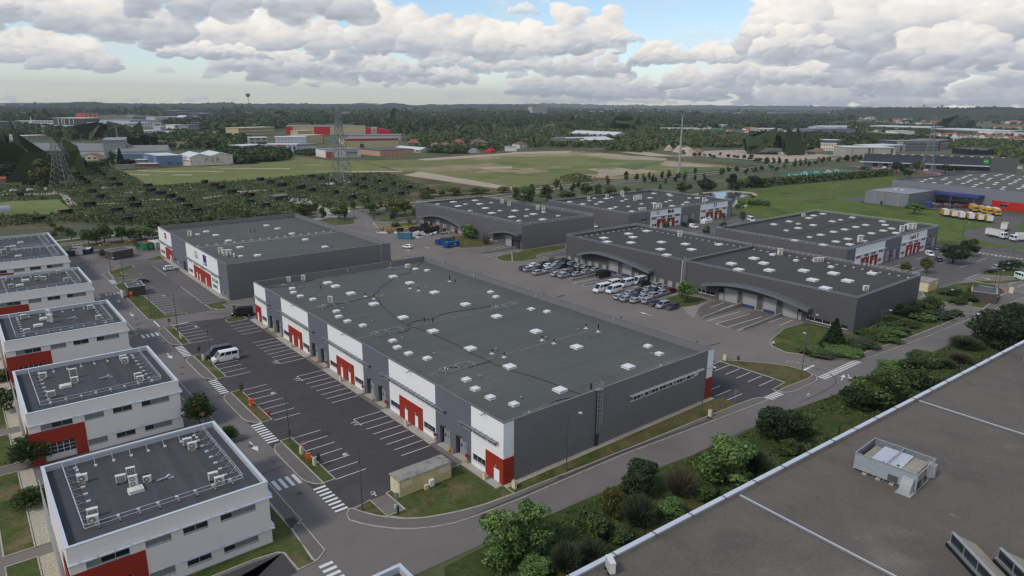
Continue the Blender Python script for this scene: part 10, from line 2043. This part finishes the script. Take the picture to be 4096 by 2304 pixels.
cg('woodland','wooded slope at the right edge',[(1044,305),(1263,359),(1255,237),(681,99),(757,140),(882,197),(926,234)],900,(4,8),(5,10),WM3,26,12,20)
cg('woodland','woods between the suburb roofs on the right',[(4799,2245),(16838,7761),(15509,5735),(13055,3068),(2606,561),(2632,773),(2378,877),(2588,1124)],3600,(7,13),(9,18),WM2,20,13,24)
cg('woodland','trees left of the right works',[(1475,822),(2071,1003),(2555,1136),(2341,893),(2017,470),(1771,361),(1471,289),(1429,478),(1544,623),(1336,657)],900,(4,8),(5,10),WM1,24,14,14)
cg('far_trees','scattered tree clumps of the far plain',[(42,2674),(181,6326),(2484,8123),(4570,8511),(6027,7631),(10612,6633),(11485,5359),(7058,3325),(5322,4393),(3654,4627),(1947,3968),(1000,3344)],5200,(8,14),(18,44),WM2,12,15,60)
cg('far_trees','woods along the far edge of the plain',[(181,6326),(235,7756),(3256,10609),(10347,13102),(-110473,-26562),(15187,3579),(12420,5799),(6442,8157),(2484,8123)],4200,(10,18),(40,110),WM2,10,16,60)
rng=np.random.default_rng(77);fp=rin([(651,3599),(1721,9111),(3633,10652),(5818,11763),(10507,12829),(16265,13481),(20691,10444),(9979,4650),(6494,5366),(3982,5431),(2258,4224),(1327,3956)],900,rng)
b=MB()
for x,y in fp:b.use([fW,fW,fRW,fT,fC,fG][int(rng.integers(0,6))]);big=rng.random()<.25;b.rbox(x,y,0,rng.uniform(30,140)if big else rng.uniform(10,24),rng.uniform(12,40)if big else 10,rng.uniform(6,11),rng.uniform(0,3))
o=b.aa('far_town');tag(o,'pale roofs and walls of the far town spread to the horizon','town',None,'stuff')
mHILL=M('hill_woods',(.03,.046,.02),ad=1,spec=.1,n=[(.006,.3),(.03,.35),(.15,.3)],col2=[((.055,.062,.028),(.004,.52,.66))])
mHILLF=M('hill_fields',(.13,.115,.06),ad=1,spec=.1,n=[(.004,.25),(.03,.2)],col2=[((.04,.055,.024),(.004,.48,.58))])
def hills(pts,mat,deep=700,steps=10,seed=1,ad=6):
 r=np.random.default_rng(seed);P_=[Vector(p)for p in pts];L=[]
 for a,c in zip(P_,P_[1:]):
  for k in range(steps):t=k/steps;t2=t*t*(3-2*t);v=a.lerp(c,t);v.z=a.z+(c.z-a.z)*t2;L.append(v)
 L.append(P_[-1]);b=MB(mat);rows=[]
 for s,hf in((-1,0),(-.6,.45),(-.25,.85),(0,1),(.4,.8),(1,0)):
  row=[]
  for v in L:
   u=(Vector((v.x,v.y))-CAMP.xy).normalized();p=Vector((v.x,v.y))+u*deep*s;row.append((p.x,p.y,max(-3,(v.z+r.normal(0,ad))*hf-(3 if hf==0 else 0))))
  rows.append(row)
 for A,B_ in zip(rows,rows[1:]):
  for i in range(len(A)-1):b.aq([A[i],A[i+1],B_[i+1],B_[i]])
 o=b.aa('hills',smooth=True);o['kind']='structure'
hills([(-88,5132,11.6),(330,5118,22.3),(507,5102,35.3),(638,5086,45.4),(718,5075,47.7),(811,5060,40.9),(933,5038,23.3),(989,5027,17.3)],mHILL,900,12,1,2)
hills([(974,6046,9.3),(1125,6019,36.3),(1294,5984,37.7),(1571,5916,42.),(1784,5853,49.8),(1964,5794,45.5),(2239,5692,46.1),(2517,5574,44.6),(2851,5409,43.6),(2981,5339,32.4)],mHILL,900,14,2,3)
hills([(2765,6120,25.9),(2929,6043,45.4),(3072,5971,55.8),(3214,5895,48.1),(3376,5804,40.5),(3577,5682,33.3)],mHILLF,900,10,3,2)
hills([(2983,5566,33.),(3089,5507,56.5),(3121,5489,60.1),(3174,5458,54.2),(3269,5402,40.),(3363,5343,34.4)],mHILL,500,8,4,1)
hills([(3477,5976,30.8),(3786,5785,50.4),(4088,5575,51.1),(4380,5348,51.9),(4531,5221,46.4),(4661,5106,38.3)],mHILL,900,10,5,3)
hills([(6696,11042,31.6),(7822,10274,60.8),(8288,9903,70.3),(8633,9603,78.6),(9033,9229,74.4),(9506,8741,58.1),(9715,8509,69.5),(10002,8170,60.2),(10378,7689,74.),(10723,7203,74.7),(11058,6678,67.3),(11376,6124,83.1),(11591,5710,68.7),(11784,5303,64.7),(12124,4480,57.4)],mHILL,1800,10,6,6)
hills([(4096,1915,47.4),(4151,1797,52.9),(4191,1703,58.),(4233,1599,59.7),(4279,1474,58.9),(4314,1374,58.5),(4341,1288,64.6),(4367,1203,64.),(4398,1087,58.7),(4441,907,55.6),(4493,627,53.8)],mHILL,900,14,7,2.5)
hills([(-1664,13336,-47.),(-135,13432,-14.5),(1077,13385,15.),(1741,13312,18.7),(2807,13126,19.7),(3947,12826,21.1),(5139,12393,22.9),(6956,11470,26.3)],mHILL,1500,8,8,4)
HAZE=True
HAZE_DENSITY=.00006
if HAZE:
 hm=bpy.data.materials.new('haze');hm.use_nodes=True;t=hm.node_tree
 for n in list(t.nodes):t.nodes.remove(n)
 vo=t.nodes.new('ShaderNodeVolumePrincipled');vo.inputs['Color'].default_value=(.72,.83,.95,1);vo.inputs['Density'].default_value=HAZE_DENSITY;vo.inputs['Anisotropy'].default_value=.0
 oo=t.nodes.new('ShaderNodeOutputMaterial');t.links.new(vo.outputs[0],oo.inputs['Volume'])
 b=MB(hm);b.box(-15800,15800,-10600,17800,-2.2,420);o=b.aa('haze');o['kind']='stuff'
